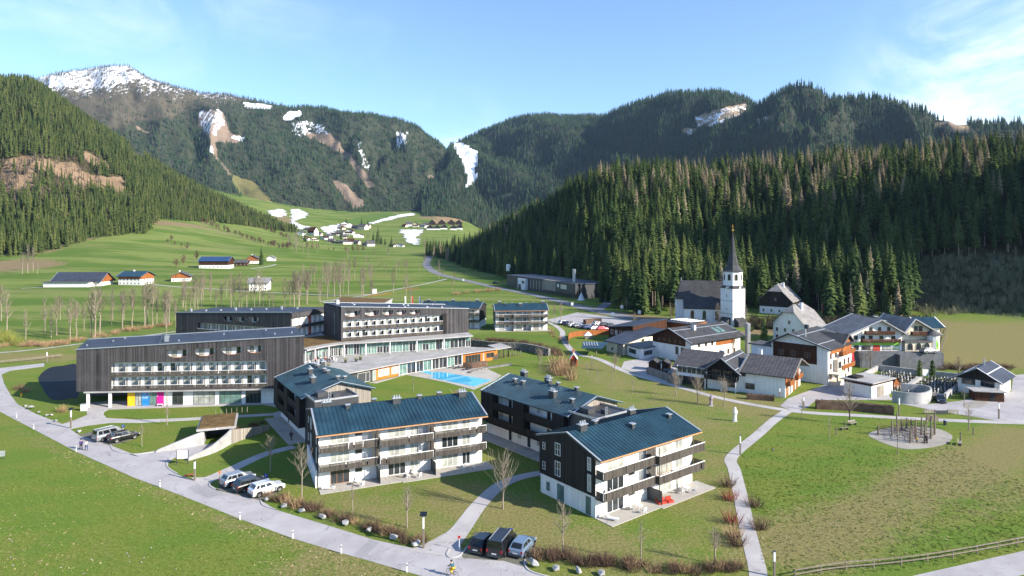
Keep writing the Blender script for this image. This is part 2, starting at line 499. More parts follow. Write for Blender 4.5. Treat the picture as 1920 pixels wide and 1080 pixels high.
# ------------------------------------------------------------------ hills
def fbm(x, y, seed, octs=5):
 r = np.random.default_rng(seed)
 out = np.zeros(x.shape); a = 1.0; f = 1.0; tot = 0
 for _ in range(octs):
  T = r.random((64, 64))
  xx, yy = x * f + r.random() * 64, y * f + r.random() * 64
  i, j = np.floor(xx).astype(int), np.floor(yy).astype(int)
  u, v = xx - i, yy - j
  u, v = u * u * (3 - 2 * u), v * v * (3 - 2 * v)
  g = lambda p, q: T[p % 64, q % 64]
  out += a * ((g(i, j) * (1 - u) + g(i + 1, j) * u) * (1 - v) + (g(i, j + 1) * (1 - u) + g(i + 1, j + 1) * u) * v)
  tot += a; a *= .5; f *= 2.03
 return out / tot * 2 - 1
class Hill:
 """slope lofted from a foot line up to a crest line, both given by bearing, distance and height; then a back slope"""
 def __init__(s, name, foot, crest, nu, nt, prof, rough, tree_h, mat, gully=(0, 1), seed=1, zfoot=None, back=.5):
  fu = [CX + 0 * 0 + p[0] for p in foot]
  s.px = np.linspace(foot[0][0], foot[-1][0], nu)
  cu = [p[0] - CX for p in crest]
  u = s.px - CX
  fy = np.interp(u, [p[0] - CX for p in foot], [p[2] for p in foot])
  fpy = np.interp(u, [p[0] - CX for p in foot], [p[1] for p in foot])
  cyd = np.interp(u, cu, [p[2] for p in crest])
  cpy = np.interp(u, cu, [p[1] for p in crest])
  fz = CAMZ + (HZ - fpy) * fy / FPX - 4
  cz = CAMZ + (HZ - cpy) * cyd / FPX - tree_h
  fz = np.minimum(fz, gz((s.px - CX) / FPX * fy, fy) - 7)
  cz = np.maximum(cz, fz + 2)
  t = np.linspace(0, 1, nt)
  tb = np.linspace(0, 1, 8)[1:]
  T = np.concatenate([t, 1 + tb])
  Y = np.empty((nu, len(T))); Z = np.empty_like(Y)
  pr = np.interp(t, np.linspace(0, 1, len(prof)), prof)
  Y[:, :nt] = fy[:, None] + (cyd - fy)[:, None] * t
  Z[:, :nt] = fz[:, None] + (cz - fz)[:, None] * pr
  Y[:, nt:] = cyd[:, None] + (cyd * back)[:, None] * tb
  Z[:, nt:] = cz[:, None] + (-60 - cz)[:, None] * (tb ** 1.5)
  P = np.repeat(s.px[:, None], len(T), 1)
  X = (P - CX) / FPX * Y
  env = np.sin(np.clip(T, 0, 1) * np.pi)[None, :] * (T <= 1)
  env = np.where(T[None, :] > 1, 0, env)
  wv = fbm(P / 150, np.repeat((T * 2.2)[None, :], nu, 0), seed + 9, 3)
  s.gn = fbm(P / gully[1] + .9 * wv + T[None, :] * np.sin(P / 130.0) * .9, np.repeat((T * 2.4)[None, :], nu, 0) + P / 300, seed + 5, 4)
  ridge = (1 - 2 * np.abs(s.gn))
  Z = Z + env * (gully[0] * ridge + rough * fbm(X / (rough * 6), Y / (rough * 6), seed, 5))
  s.X, s.Y, s.Z, s.T, s.nu, s.nt = X, Y, Z, T, nu, nt
  s.PX = P; s.PY = HZ - (Z - CAMZ) * FPX / Y
  s.name, s.mat = name, mat
  s.attrs = {}
 def build(s, label):
  nT = len(s.T)
  V = np.stack([s.X, s.Y, s.Z], -1).reshape(-1, 3)
  idx = np.arange(s.nu * nT).reshape(s.nu, nT)
  F = np.stack([idx[:-1, :-1], idx[1:, :-1], idx[1:, 1:], idx[:-1, 1:]], -1).reshape(-1, 4)
  me = bpy.data.meshes.new(s.name)
  me.from_pydata(V.tolist(), [], F.tolist())
  me.polygons.foreach_set('use_smooth', [True] * len(F))
  me.materials.append(s.mat)
  for k, v in s.attrs.items():
   a = me.attributes.new(k, 'FLOAT', 'POINT'); a.data.foreach_set('value', v.reshape(-1).astype(np.float32))
  o = bpy.data.objects.new(s.name, me); COL.objects.link(o)
  tag(o, label, 'hill', kind='structure')
  return o
 def zone(s, polys, jit=6, seed=3):
  """1 inside any of the outlines (outline given as the photograph shows it), with ragged edges"""
  jx = fbm(s.X / 40, s.Y / 40, seed, 4) * jit; jy = fbm(s.X / 40 + 9, s.Y / 40 + 5, seed + 1, 4) * jit
  out = np.zeros(s.X.shape)
  for p in polys:
   out = np.maximum(out, inpoly(s.PX + jx, s.PY + jy, p).astype(float))
  for _ in range(1):
   p_ = np.pad(out, 1, mode='edge')
   out = (p_[:-2, 1:-1] + p_[2:, 1:-1] + p_[1:-1, :-2] + p_[1:-1, 2:] + 2 * p_[1:-1, 1:-1]) / 6
  return out * (s.T <= 1.02)[None, :]
 def points(s, step, keep=None, jitter=.5, tmax=1.06, seed=5):
  """even scatter over the slope with about `step` metres between neighbours"""
  r = np.random.default_rng(seed)
  k = s.T <= tmax
  X, Y, Z = s.X[:, k], s.Y[:, k], s.Z[:, k]
  e1 = np.stack([X[1:, :-1] - X[:-1, :-1], Y[1:, :-1] - Y[:-1, :-1]], -1)
  e2 = np.stack([X[:-1, 1:] - X[:-1, :-1], Y[:-1, 1:] - Y[:-1, :-1]], -1)
  area = np.abs(e1[..., 0] * e2[..., 1] - e1[..., 1] * e2[..., 0])
  n = r.poisson(area / step ** 2)
  ii, jj = np.nonzero(n)
  reps = n[ii, jj]
  ii, jj = np.repeat(ii, reps), np.repeat(jj, reps)
  a, b = r.random(len(ii)), r.random(len(ii))
  def bi(A): return A[ii, jj] * (1 - a) * (1 - b) + A[ii + 1, jj] * a * (1 - b) + A[ii, jj + 1] * (1 - a) * b + A[ii + 1, jj + 1] * a * b
  P = np.stack([bi(X), bi(Y), bi(Z)], -1)
  m = np.ones(len(P), bool)
  for A, lim in (keep or []):
   m &= bi(A[:, k]) < lim + (r.random(len(P)) - .5) * .1
  return P[m]
def slope_material(name, floor_a, floor_b, cut_a, cut_b, rocky=False):
 t = NT(name, .95, .08)
 v = t.coord()
 n = t.noise(.03, 8, .65, v); f = t.noise(.16, 6, .7, v)
 k = t.ramp(f, [(.3, floor_a), (.7, floor_b)])
 cut = t.ramp(f, [(.28, cut_a), (.72, cut_b)])
 k = t.mix(t.rng(t.attr('cut'), .35, .65), k, cut)
 mead = t.ramp(f, [(.3, (.13, .12, .045, 1)), (.7, (.19, .175, .07, 1))])
 k = t.mix(t.rng(t.attr('meadow'), .35, .65), k, mead)
 n2 = t.noise(.034, 9, .72, t.coord((1.5, .5, .7)))
 s = t.math('ADD', t.attr('snow'), t.math('MULTIPLY', t.math('SUBTRACT', n2, .5), 2.6))
 s = t.math('ADD', s, t.math('MULTIPLY', t.math('SUBTRACT', f, .5), 1.3))
 k = t.mix(t.rng(s, .47, .56), k, (.80, .82, .86, 1))
 t.col(k)
 t.bump(f, .7, 3.0)
 return t.m
M['slope'] = slope_material('forest_floor', (.030, .032, .014, 1), (.085, .070, .032, 1), (.15, .095, .055, 1), (.30, .215, .135, 1))
M['alp'] = slope_material('mountain_ground', (.026, .036, .022, 1), (.062, .066, .042, 1), (.15, .11, .08, 1), (.27, .205, .15, 1))
M['ridge'] = slope_material('far_ridge_ground', (.022, .028, .020, 1), (.050, .055, .034, 1), (.20, .14, .085, 1), (.33, .25, .16, 1))
# left hill, wooded
H_left = Hill('forest_hill', [(-700, 470, 720), (0, 478, 700), (70, 476, 705), (95, 462, 740), (190, 440, 860), (275, 430, 930), (300, 405, 1130), (360, 402, 1200), (450, 400, 1330), (510, 420, 1420), (560, 445, 1500)],
 [(-700, 200, 1500), (-200, 160, 1500), (0, 138, 1500), (60, 143, 1520), (100, 168, 1550), (180, 224, 1600), (250, 268, 1650), (320, 315, 1700), (400, 357, 1750), (480, 395, 1800), (540, 428, 1850), (570, 440, 1850)],
 190, 90, (0, .10, .27, .48, .72, .9, 1), 14, 24, M['slope'], (10, 40), seed=21)
cut_l = H_left.zone([[(0, 305), (40, 297), (100, 300), (140, 303), (155, 315), (185, 330), (232, 332), (235, 350), (205, 358), (145, 350), (140, 345), (110, 330), (30, 318), (0, 325)],
 [(200, 345), (255, 362), (258, 375), (215, 372)], [(240, 275), (300, 308), (310, 322), (240, 290)], [(0, 325), (70, 330), (60, 350), (0, 362)], [(150, 280), (205, 305), (215, 320), (165, 305)], [(310, 290), (325, 298), (312, 296)]], 7)
H_left.attrs = dict(cut=cut_l, meadow=np.zeros_like(cut_l), snow=np.full_like(cut_l, -1.0))
H_left.build('wooded hill on the left side of the valley')
# snowy mountain behind
H_alp = Hill('snow_mountain', [(-300, 400, 2300), (60, 400, 2350), (300, 400, 2400), (500, 402, 2400), (600, 410, 2450), (700, 405, 2500), (780, 400, 2550), (830, 395, 2600), (865, 372, 2700), (885, 350, 2800)],
 [(-300, 190, 4000), (60, 152, 4000), (100, 141, 4000), (160, 131, 4000), (210, 123, 4000), (245, 128, 4000), (275, 142, 4000), (330, 160, 3950), (380, 171, 3900), (420, 174, 3850), (480, 190, 3800), (540, 206, 3750), (600, 205, 3700), (680, 216, 3650), (740, 223, 3600), (780, 236, 3550), (820, 259, 3500), (850, 294, 3400), (870, 328, 3300), (890, 348, 3200)],
 330, 110, (0, .12, .32, .55, .78, .92, 1), 34, 22, M['alp'], (80, 95), seed=44)
PX, PY = H_alp.PX, H_alp.PY
cutA = H_alp.zone([[(372, 210), (418, 208), (428, 245), (460, 258), (450, 268), (400, 268), (375, 240)], [(400, 262), (412, 300), (450, 345), (478, 352), (540, 400), (500, 402), (440, 340), (405, 300), (392, 270)],
 [(560, 250), (620, 250), (665, 300), (708, 350), (690, 352), (640, 290), (580, 258)], [(622, 335), (650, 345), (685, 385), (660, 392), (625, 345)], [(800, 325), (835, 340), (825, 346), (802, 335)], [(255, 237), (285, 250), (282, 254), (258, 242)]], 6)
medA = H_alp.zone([[(430, 325), (480, 345), (535, 402), (530, 420), (470, 402), (440, 350)], [(812, 360), (850, 366), (848, 374), (815, 370)]], 6)
cutA = np.maximum(cutA, .46 * np.clip((np.interp(PX, [80, 250, 330, 480, 560], [250, 255, 235, 205, 192]) + 25 * fbm(PX / 50, PY / 50, 5) - PY) / 25, 0, 1) * (PX < 560))
snow_top = np.clip((212 + 24 * fbm(PX / 60, PY / 60, 8) + np.clip(PX - 260, 0, 400) * .04 - PY) / 60, 0, 1) * np.clip((560 - PX) / 110, 0, 1)
snowA = np.maximum(-.36 + .95 * snow_top, -1.2)
for pl, st in (([(372, 208), (416, 207), (424, 235), (400, 258), (376, 242)], .48), ([(455, 190), (510, 198), (512, 206), (460, 204)], .8), ([(522, 222), (545, 206), (567, 208), (570, 218), (540, 226)], .85),
 ([(542, 230), (570, 225), (606, 232), (620, 252), (588, 250), (565, 258), (545, 248)], .46), ([(662, 258), (675, 262), (690, 305), (695, 318), (680, 312)], .45), ([(742, 248), (768, 246), (765, 268), (742, 285)], .48),
 ([(392, 270), (402, 275), (402, 290), (396, 285)], .9), ([(430, 255), (462, 256), (455, 268), (435, 262)], .75), ([(505, 395), (530, 392), (532, 412), (508, 410)], .65)):
 snowA = np.where(H_alp.zone([pl], 4) > .5, st, snowA)
H_alp.attrs = dict(cut=cutA, meadow=medA, snow=snowA)
H_alp.build('snow-capped mountain above the forest')
# far ridge on the right with the ski run
H_ridge = Hill('far_ridge', [(790, 400, 2300), (830, 400, 2300), (880, 405, 2300), (960, 420, 2100), (1100, 430, 1900), (1400, 440, 1400), (1700, 445, 1150), (2100, 445, 1100), (2500, 445, 1100)],
 [(790, 330, 3600), (835, 288, 3600), (845, 268, 3650), (870, 262, 3700), (900, 244, 3750), (960, 224, 3700), (1020, 215, 3650), (1060, 214, 3600), (1110, 214, 3400), (1130, 218, 3200), (1180, 195, 3000), (1240, 178, 2800), (1350, 167, 2600), (1395, 178, 2450), (1420, 188, 2350), (1450, 170, 2250), (1480, 160, 2150), (1505, 159, 2100), (1535, 172, 2050), (1555, 186, 2050), (1620, 184, 2000), (1680, 190, 1950), (1735, 202, 1900), (1752, 225, 1880), (1800, 239, 1850), (1920, 238, 1800), (2100, 230, 1800), (2500, 240, 1800)],
 330, 90, (0, .11, .28, .50, .74, .91, 1), 26, 22, M['ridge'], (80, 120), seed=77)
run = H_ridge.zone([[(842, 264), (868, 268), (896, 284), (894, 322), (896, 336), (872, 358), (866, 362), (876, 338), (868, 312), (858, 290)]], 2)
clr = H_ridge.zone([[(1300, 222), (1345, 205), (1405, 194), (1395, 212), (1350, 235), (1310, 240)], [(1418, 222), (1455, 212), (1450, 225), (1420, 235)], [(1268, 240), (1310, 243), (1290, 256)]], 4)
top = H_ridge.zone([[(1752, 228), (1810, 232), (1830, 250), (1760, 246)], [(938, 362), (970, 362), (968, 368), (940, 368)]], 2)
H_ridge.attrs = dict(cut=np.maximum(top, clr), meadow=np.zeros_like(run), snow=np.where(run > .5, 1.15, np.where(clr > .5, .42, -1.2)))
H_ridge.build('dark wooded ridge with a white ski run')
# near forest slope on the right
H_right = Hill('wooded_slope', [(800, 480, 930), (830, 492, 860), (870, 508, 700), (920, 520, 590), (960, 527, 535), (1050, 540, 455), (1090, 546, 420), (1130, 568, 350), (1200, 590, 296), (1258, 591, 295), (1300, 578, 322), (1420, 582, 314), (1480, 590, 298), (1545, 600, 279), (1600, 602, 275), (1700, 604, 271), (1760, 605, 269), (1920, 606, 267), (2300, 620, 250), (2700, 640, 240)],
 [(800, 455, 1000), (850, 446, 980), (905, 428, 930), (960, 390, 840), (1040, 352, 760), (1080, 318, 700), (1130, 299, 670), (1200, 293, 650), (1300, 296, 640), (1400, 284, 620), (1500, 275, 610), (1600, 266, 600), (1700, 262, 590), (1800, 250, 580), (1920, 240, 560), (2300, 200, 500), (2700, 190, 450)],
 170, 70, (0, .10, .27, .48, .72, .9, 1), 5, 28, M['slope'], (4, 60), seed=90, back=1.0)
scrub = H_right.zone([[(1722, 484), (1800, 487), (1960, 478), (2100, 478), (2100, 640), (1700, 640), (1722, 560)]], 3)
H_right.attrs = dict(cut=scrub * .0, meadow=np.zeros_like(scrub), snow=np.full_like(scrub, -1.0))
H_right.build('steep forest floor behind the church')
# unseen hill added beyond the right edge, crest shaped to shade the forest foot
def shade_hill():
 ys = np.array([-60, 30, 60, 110, 145, 168, 200, 280, 350, 450, 560, 700.])
 hs = np.array([20, 50, 78, 110, 140, 248, 300, 262, 205, 150, 110, 80.])
 yy = np.linspace(-60, 700, 60); hh = np.interp(yy, ys, hs) + 6 * np.sin(yy / 11.)
 xs = [330, 380, 430, 480, 520, 570, 700, 900]; pr = [-.03, .10, .38, .78, 1, .9, .6, .3]
 mb = MB(); G = [[(x + y * .12, y, h * p) for x, p in zip(xs, pr)] for y, h in zip(yy, hh)]
 for a, b in zip(G[:-1], G[1:]):
  for k in range(len(xs) - 1): mb.face([a[k], a[k + 1], b[k + 1], b[k]])
 tag(mb.build('shade_hill', M['slope'], None, True), 'unseen hill added beyond the right edge to shade the forest foot', 'hill', kind='structure')
shade_hill()
# ------------------------------------------------------------------ trees of the woods
def foliage(name, stops, var=.35, warm=None, sc=.9):
 t = NT(name, .95, .05)
 n = t.noise(sc, 4, .7, t.coord())
 r = t.rand()
 f = t.math('ADD', t.math('MULTIPLY', n, .65), t.math('MULTIPLY', r, var))
 t.col(t.ramp(f, stops))
 return t.m
M['spruce'] = foliage('spruce_needles', [(.22, (.014, .029, .013, 1)), (.48, (.038, .064, .022, 1)), (.75, (.078, .110, .032, 1)), (.95, (.120, .135, .042, 1))], .55)
M['sprucefar'] = foliage('far_spruce_needles', [(.22, (.016, .034, .020, 1)), (.5, (.032, .060, .032, 1)), (.8, (.056, .084, .042, 1)), (.98, (.088, .095, .052, 1))], .5)
M['spruceleft'] = foliage('sunny_spruce_needles', [(.22, (.018, .032, .010, 1)), (.5, (.044, .064, .018, 1)), (.8, (.078, .092, .028, 1)), (.98, (.125, .115, .048, 1))], .5)
M['larch'] = foliage('bare_larch_twigs', [(.2, (.25, .20, .13, 1)), (.5, (.38, .31, .20, 1)), (.85, (.50, .42, .28, 1))], .4)
M['greyfir'] = foliage('grey_dead_needles', [(.2, (.10, .102, .08, 1)), (.5, (.18, .18, .14, 1)), (.85, (.20, .19, .15, 1))], .3)
M['baregrey'] = foliage('bare_brown_twigs', [(.2, (.055, .043, .034, 1)), (.6, (.11, .088, .068, 1)), (.9, (.15, .12, .09, 1))], .4)
M['brush'] = foliage('brush_twigs', [(.2, (.09, .10, .055, 1)), (.5, (.17, .17, .10, 1)), (.9, (.28, .27, .18, 1))], .5)
def spruce_crown(seed, h=28., base=.22, rmax=3.4, levels=30, per=8, droop=.45, gap=0., thin=.34):
 """whorls of drooping boughs, each bough a folded spray"""
 r = random.Random(seed)
 mb = LB()
 z0 = h * base
 for k in range(levels):
  q = k / (levels - 1)
  z = z0 + (h - z0) * (q ** .92)
  rr = rmax * (1 - q) ** .78 * (.55 + .45 * min(1, q * 5 + .35)) + .12
  n = max(4, int(per * (1 - q * .45)))
  a0 = r.random() * 6.28
  for j in range(n):
   if r.random() < gap: continue
   a = a0 + 6.283 * j / n + r.uniform(-.3, .3)
   L = rr * r.uniform(.62, 1.18)
   w = L * thin * r.uniform(.8, 1.3) + .08
   dz = -droop * L * r.uniform(.7, 1.25) + (.35 * L if q > .9 else 0)
   ca, sa = math.cos(a), math.sin(a)
   zz = z + r.uniform(-.25, .25)
   m = .58
   p0 = (0, 0, zz); tip = (ca * L, sa * L, zz + dz)
   lz = zz + dz * .45 - w * .35
   pl = (ca * L * m - sa * w, sa * L * m + ca * w, lz); pr = (ca * L * m + sa * w, sa * L * m - ca * w, lz)
   pm = (ca * L * m, sa * L * m, zz + dz * .45 + w * .15)
   i = len(mb.v); mb.v += [p0, pl, tip, pr, pm]
   mb.f += [[i, i + 1, i + 4], [i + 1, i + 2, i + 4], [i + 2, i + 3, i + 4], [i + 3, i, i + 4]]; mb.mi += [0] * 4
 i = len(mb.v); mb.v += [(.18, 0, h - 1.2), (-.1, .16, h - 1.2), (-.1, -.16, h - 1.2), (0, 0, h + .6)]
 mb.f += [[i, i + 1, i + 3], [i + 1, i + 2, i + 3], [i + 2, i, i + 3]]; mb.mi += [0] * 3
 return mb
def far_tree(seed, h=24., base=.06, rmax=3.2, levels=6, n=6, power=.9):
 r = random.Random(seed)
 mb = LB()
 for k in range(levels):
  q0, q1 = k / levels, (k + 1.35) / levels
  zl = h * (base + (1 - base) * q0); zt = min(h, h * (base + (1 - base) * q1))
  rr = rmax * (1 - q0) ** power
  a0 = r.random() * 6.28
  i = len(mb.v)
  mb.v.append((r.uniform(-.2, .2), r.uniform(-.2, .2), zt))
  for j in range(n):
   a = a0 + 6.283 * j / n
   L = rr * r.uniform(.55, 1.25)
   mb.v.append((math.cos(a) * L, math.sin(a) * L, zl + r.uniform(-.8, .8) * h / 24))
  for j in range(n):
   mb.f.append([i, i + 1 + j, i + 1 + (j + 1) % n]); mb.mi.append(0)
 return mb
def bare_crown(seed, h=14., spread=.30, start=.3, n1=16, n2=6, n3=4, up=.9, rad=.07, jit=.35, lean=0):
 """leafless crown: limbs, branches and twigs as thin tapering blades"""
 r = random.Random(seed)
 mb = LB()
 def limb(p, d, L, rad, sides=3):
  q = Vector(p); d = Vector(d).normalized()
  pts, rr = [q.copy()], [rad]
  for k in range(3):
   d = (d + Vector((r.uniform(-1, 1), r.uniform(-1, 1), r.uniform(-.3, .7))) * .20).normalized()
   q = q + d * L / 3
   pts.append(q.copy()); rr.append(rad * (1 - (k + 1) / 3 * .8))
  mb.tube(pts, rr, sides, cap=False)
  return pts, d
 for k in range(n1):
  f = k / n1
  z = h * (start + (1 - start) * .82 * f + r.uniform(0, .03))
  a = k * 2.4 + r.uniform(-.4, .4)
  L = h * spread * (1.15 - .75 * f) * r.uniform(.75, 1.2)
  d = (math.cos(a), math.sin(a), up * r.uniform(.6, 1.3))
  pts, dd = limb((0, 0, z), d, L, rad * (1 - f * .6))
  for j in range(n2):
   b = pts[1 + j % 3]
   a2 = a + r.uniform(-1.3, 1.3)
   p2, d2 = limb(b, (math.cos(a2), math.sin(a2), up * r.uniform(.4, 1.5)), L * r.uniform(.35, .6), rad * .42)
   for i in range(n3):
    a3 = a2 + r.uniform(-1.5, 1.5)
    bb = p2[1 + i % 3]
    e = bb + Vector((math.cos(a3), math.sin(a3), r.uniform(.2, 1.4))).normalized() * L * r.uniform(.18, .34)
    w = rad * .28
    s = Vector((-math.sin(a3), math.cos(a3), 0)) * w
    mb.face([bb - s, bb + s, e]);
 # leader
 limb((0, 0, h * .72), (0, 0, 1), h * .28, rad * .5)
 return mb
def trunk_mb(h, r0, r1, n=6, seed=0, wob=.0):
 r = random.Random(seed)
 mb = LB()
 k = 5
 mb.tube([(r.uniform(-wob, wob) * i, r.uniform(-wob, wob) * i, h * i / k - (.4 if i == 0 else 0)) for i in range(k + 1)], [r0 + (r1 - r0) * i / k for i in range(k + 1)], n)
 return mb
TREECOL = bpy.data.collections.new('tree_kinds')   # never linked to the scene: only read by the far-off woods
def mass_mesh(parts, name):
 """parts: list of (LB, material)"""
 tot = LB(); mats = []
 for k, (b, m) in enumerate(parts):
  i = len(tot.v); tot.v += b.v
  tot.f += [[i + q for q in f] for f in b.f]; tot.mi += [k] * len(b.f); mats.append(m)
 me = bpy.data.meshes.new(name)
 me.from_pydata(tot.v, [], tot.f)
 for m in mats: me.materials.append(m)
 me.polygons.foreach_set('material_index', tot.mi)
 return me
def scatter(name, pts, kinds, label, cat='woods', smin=.75, smax=1.2, seed=1, weights=None, flat=False, extra=None):
 """one mass of trees nobody could count: points on the slope that each carry one tree"""
 r = np.random.default_rng(seed)
 n = len(pts)
 col = bpy.data.collections.new(name + '_kinds')
 for k, me in enumerate(kinds):
  col.objects.link(bpy.data.objects.new('%s_%02d' % (name, k), me))
 me = bpy.data.meshes.new(name)
 me.from_pydata(np.asarray(pts).tolist(), [], [])
 def at_(nm, ty, v):
  a = me.attributes.new(nm, ty, 'POINT'); a.data.foreach_set('value', v)
 vi = r.choice(len(kinds), n, p=weights) if n else np.zeros(0, int)
 sc = r.uniform(smin, smax, n) if extra is None else extra
 at_('rz', 'FLOAT', r.uniform(0, 6.28, n).astype(np.float32))
 at_('sc', 'FLOAT', sc.astype(np.float32))
 at_('vi', 'INT', vi.astype(np.int32))
 o = bpy.data.objects.new(name, me); COL.objects.link(o)
 g = bpy.data.node_groups.new(name + '_spread', 'GeometryNodeTree')
 g.interface.new_socket('Geometry', in_out='INPUT', socket_type='NodeSocketGeometry')
 g.interface.new_socket('Geometry', in_out='OUTPUT', socket_type='NodeSocketGeometry')
 N, L = g.nodes, g.links
 gi, go = N.new('NodeGroupInput'), N.new('NodeGroupOutput')
 ci = N.new('GeometryNodeCollectionInfo')
 ci.inputs[0].default_value = col
 ci.inputs['Separate Children'].default_value = True
 ci.inputs['Reset Children'].default_value = True
 ip = N.new('GeometryNodeInstanceOnPoints')
 ip.inputs['Pick Instance'].default_value = True
 def na(nm, ty):
  a = N.new('GeometryNodeInputNamedAttribute'); a.data_type = ty; a.inputs[0].default_value = nm
  return a.outputs[0]
 cx = N.new('ShaderNodeCombineXYZ'); L.new(na('rz', 'FLOAT'), cx.inputs[2])
 L.new(gi.outputs[0], ip.inputs['Points'])
 L.new(ci.outputs[0], ip.inputs['Instance'])
 L.new(na('vi', 'INT'), ip.inputs['Instance Index'])
 L.new(cx.outputs[0], ip.inputs['Rotation'])
 L.new(na('sc', 'FLOAT'), ip.inputs['Scale'])
 L.new(ip.outputs[0], go.inputs[0])
 md = o.modifiers.new('spread', 'NODES'); md.node_group = g
 tag(o, label, cat, kind='stuff')
 return o
# kinds
far_k = [mass_mesh([(far_tree(k, 24, .05, 3.3 + .3 * (k % 3), 5, 6), M['sprucefar'])], 'far_spruce') for k in range(4)]
grey_k = [mass_mesh([(far_tree(40 + k, 21, .1, 1.7, 6, 5, .7), M['baregrey'])], 'bare_far_tree') for k in range(3)]
mid_k = [mass_mesh([(far_tree(10 + k, 26, .10, 3.2 + .3 * (k % 3), 10, 7, .85), M['spruceleft']), (trunk_mb(6, .28, .2, 4), M['bark'])], 'mid_spruce') for k in range(5)]
midgrey_k = [mass_mesh([(far_tree(60 + k, 22, .15, 2.4, 9, 6, .6), M['baregrey'])], 'mid_bare_tree') for k in range(2)]
def screen(P): return CX + FPX * P[:, 0] / P[:, 1], HZ - (P[:, 2] - CAMZ) * FPX / P[:, 1]
# left hill
P = H_left.points(6.6, [(H_left.attrs['cut'], .5)], seed=3)
sx, sy = screen(P)
P = P[(sx > -260) & (sx < 640)]; sx, sy = screen(P)
brown = (sx < 170) & (sy > 300) & (sy < 385)
thin = ~(brown & (NP.random(len(P)) < .72))
r_ = NP.random(len(P))
scatter('left_forest', P[thin & (r_ > .05)], mid_k, 'sunlit spruce wood covering the left hill', seed=4, smin=.62, smax=1.12)
bp = H_left.points(9, None, seed=13); bx, by = screen(bp)
k = (bx > -60) & (bx < 190) & (by > 300) & (by < 385) | ((by > 395) & (bx > 230) & (bx < 560) & (NP.random(len(bp)) < .35))
scatter('brown_young_growth', bp[k], midgrey_k, 'brown leafless young growth on the left hill', seed=6, smin=.3, smax=.7)
# snow mountain
sn = H_alp.attrs['snow']
P = H_alp.points(12, [(H_alp.attrs['cut'], .5), (H_alp.attrs['meadow'], .5), (sn, .45)], seed=7)
sx, sy = screen(P); up = (sy < np.interp(sx, [80, 250, 330, 480, 560], [240, 245, 225, 200, 190]) + NP.normal(0, 20, len(P))) & (sx < 560)
scatter('mountain_forest', P[~up], far_k + grey_k[:1], 'dense spruce forest below the snow mountain', seed=8, smin=.6, smax=1.15, weights=[.23, .23, .23, .23, .08])
P2 = H_alp.points(17, [(H_alp.attrs['cut'], .5)], seed=9); sx, sy = screen(P2)
k = (sy < np.interp(sx, [80, 250, 330, 480, 560], [262, 268, 245, 210, 196]) + NP.normal(0, 20, len(P2))) & (sx < 580) & (NP.random(len(P2)) < .9)
scatter('high_grey_forest', P2[k], grey_k + far_k[:1], 'sparse grey leafless trees high on the snow mountain', seed=10, smin=.5, smax=1.05, weights=[.3, .3, .2, .2])
# right ridge
P = H_ridge.points(11.5, [(H_ridge.attrs['cut'], .5), (H_ridge.attrs['snow'], .5)], seed=11)
sx, sy = screen(P); P = P[(sx < 2200)]
scatter('ridge_forest', P, far_k + grey_k[:1], 'dark spruce forest over the far right ridge', seed=12, smin=.6, smax=1.2, weights=[.24, .24, .24, .24, .04])
# the near wood: the trees along its front stand singly, the rest is one mass
kinds_near = []
for k in range(7):
 h = (27, 30, 25, 32, 28, 23, 29)[k]
 kinds_near.append((spruce_crown(100 + k, h, (.30, .38, .22, .46, .34, .14, .42)[k], (3.9, 3.7, 4.2, 3.4, 3.8, 3.9, 3.3)[k], (30, 30, 30, 28, 30, 28, 26)[k], 8, .5 + .05 * (k % 3)), trunk_mb(h * .97, .30, .04, 6, k), h))
crown_me, trunk_me = [], []
def to_mesh(lb, name, mat):
 me = bpy.data.meshes.new(name); me.from_pydata(lb.v, [], lb.f); me.materials.append(mat); return me
for c, t, h in kinds_near:
 crown_me.append(to_mesh(c, 'crown', M['spruce'])); trunk_me.append(to_mesh(t, 'trunk', M['palebark']))
larch_c = [to_mesh(spruce_crown(200 + k, 28 + k, .26, 3.1, 36, 10, .12, .06, .40), 'crown', M['larch']) for k in range(3)]
larch_t = [to_mesh(trunk_mb((28 + k) * .97, .28, .03, 6, k), 'trunk', M['bark']) for k in range(3)]
grey_c = [to_mesh(spruce_crown(220 + k, 24 + k * 2, .25, 2.9, 26, 8, .42, .25, .22), 'crown', M['greyfir']) for k in range(2)]
grey_t = [to_mesh(trunk_mb(24, .26, .03, 6, k), 'trunk', M['palebark']) for k in range(2)]
inst_near = [mass_mesh([(kinds_near[k][0], M['spruce']), (kinds_near[k][1], M['palebark'])], 'near_spruce') for k in range(7)]
near_lo = [mass_mesh([(spruce_crown(150 + k, 27, .25, 3.7, 17, 7, .5, 0, .45), M['spruce']), (trunk_mb(14, .28, .2, 4), M['palebark'])], 'spruce_mass') for k in range(5)]
def tree(name, loc, crown, trunk, sc, rz, label, group, cat='tree'):
 r0 = empty(name, loc, rz, label, cat, group)
 r0.scale = (sc, sc, sc)
 for nm, me in (('trunk', trunk), ('crown', crown)):
  o = bpy.data.objects.new(nm, me); COL.objects.link(o); o.parent = r0
 return r0
P = H_right.points(5.7, [(scrub, .5)], seed=15, tmax=1.12)
sx, sy = screen(P)
k = (sx > 770) & (sx < 2600)
# leave room round the buildings at the wood's edge
def clear_of(P, px, py, r):
 q = at(px, py); return np.hypot(P[:, 0] - q.x, P[:, 1] - q.y) > r
k &= clear_of(P, 1474, 588, 20) & clear_of(P, 1320, 600, 24) & clear_of(P, 1020, 552, 30) & clear_of(P, 1070, 556, 24) & clear_of(P, 975, 545, 24)
P = P[k]; sx, sy = screen(P)
dist = np.hypot(P[:, 0], P[:, 1])
vis = (sx > 800) & (sx < 1935)
rnd = NP.random(len(P))
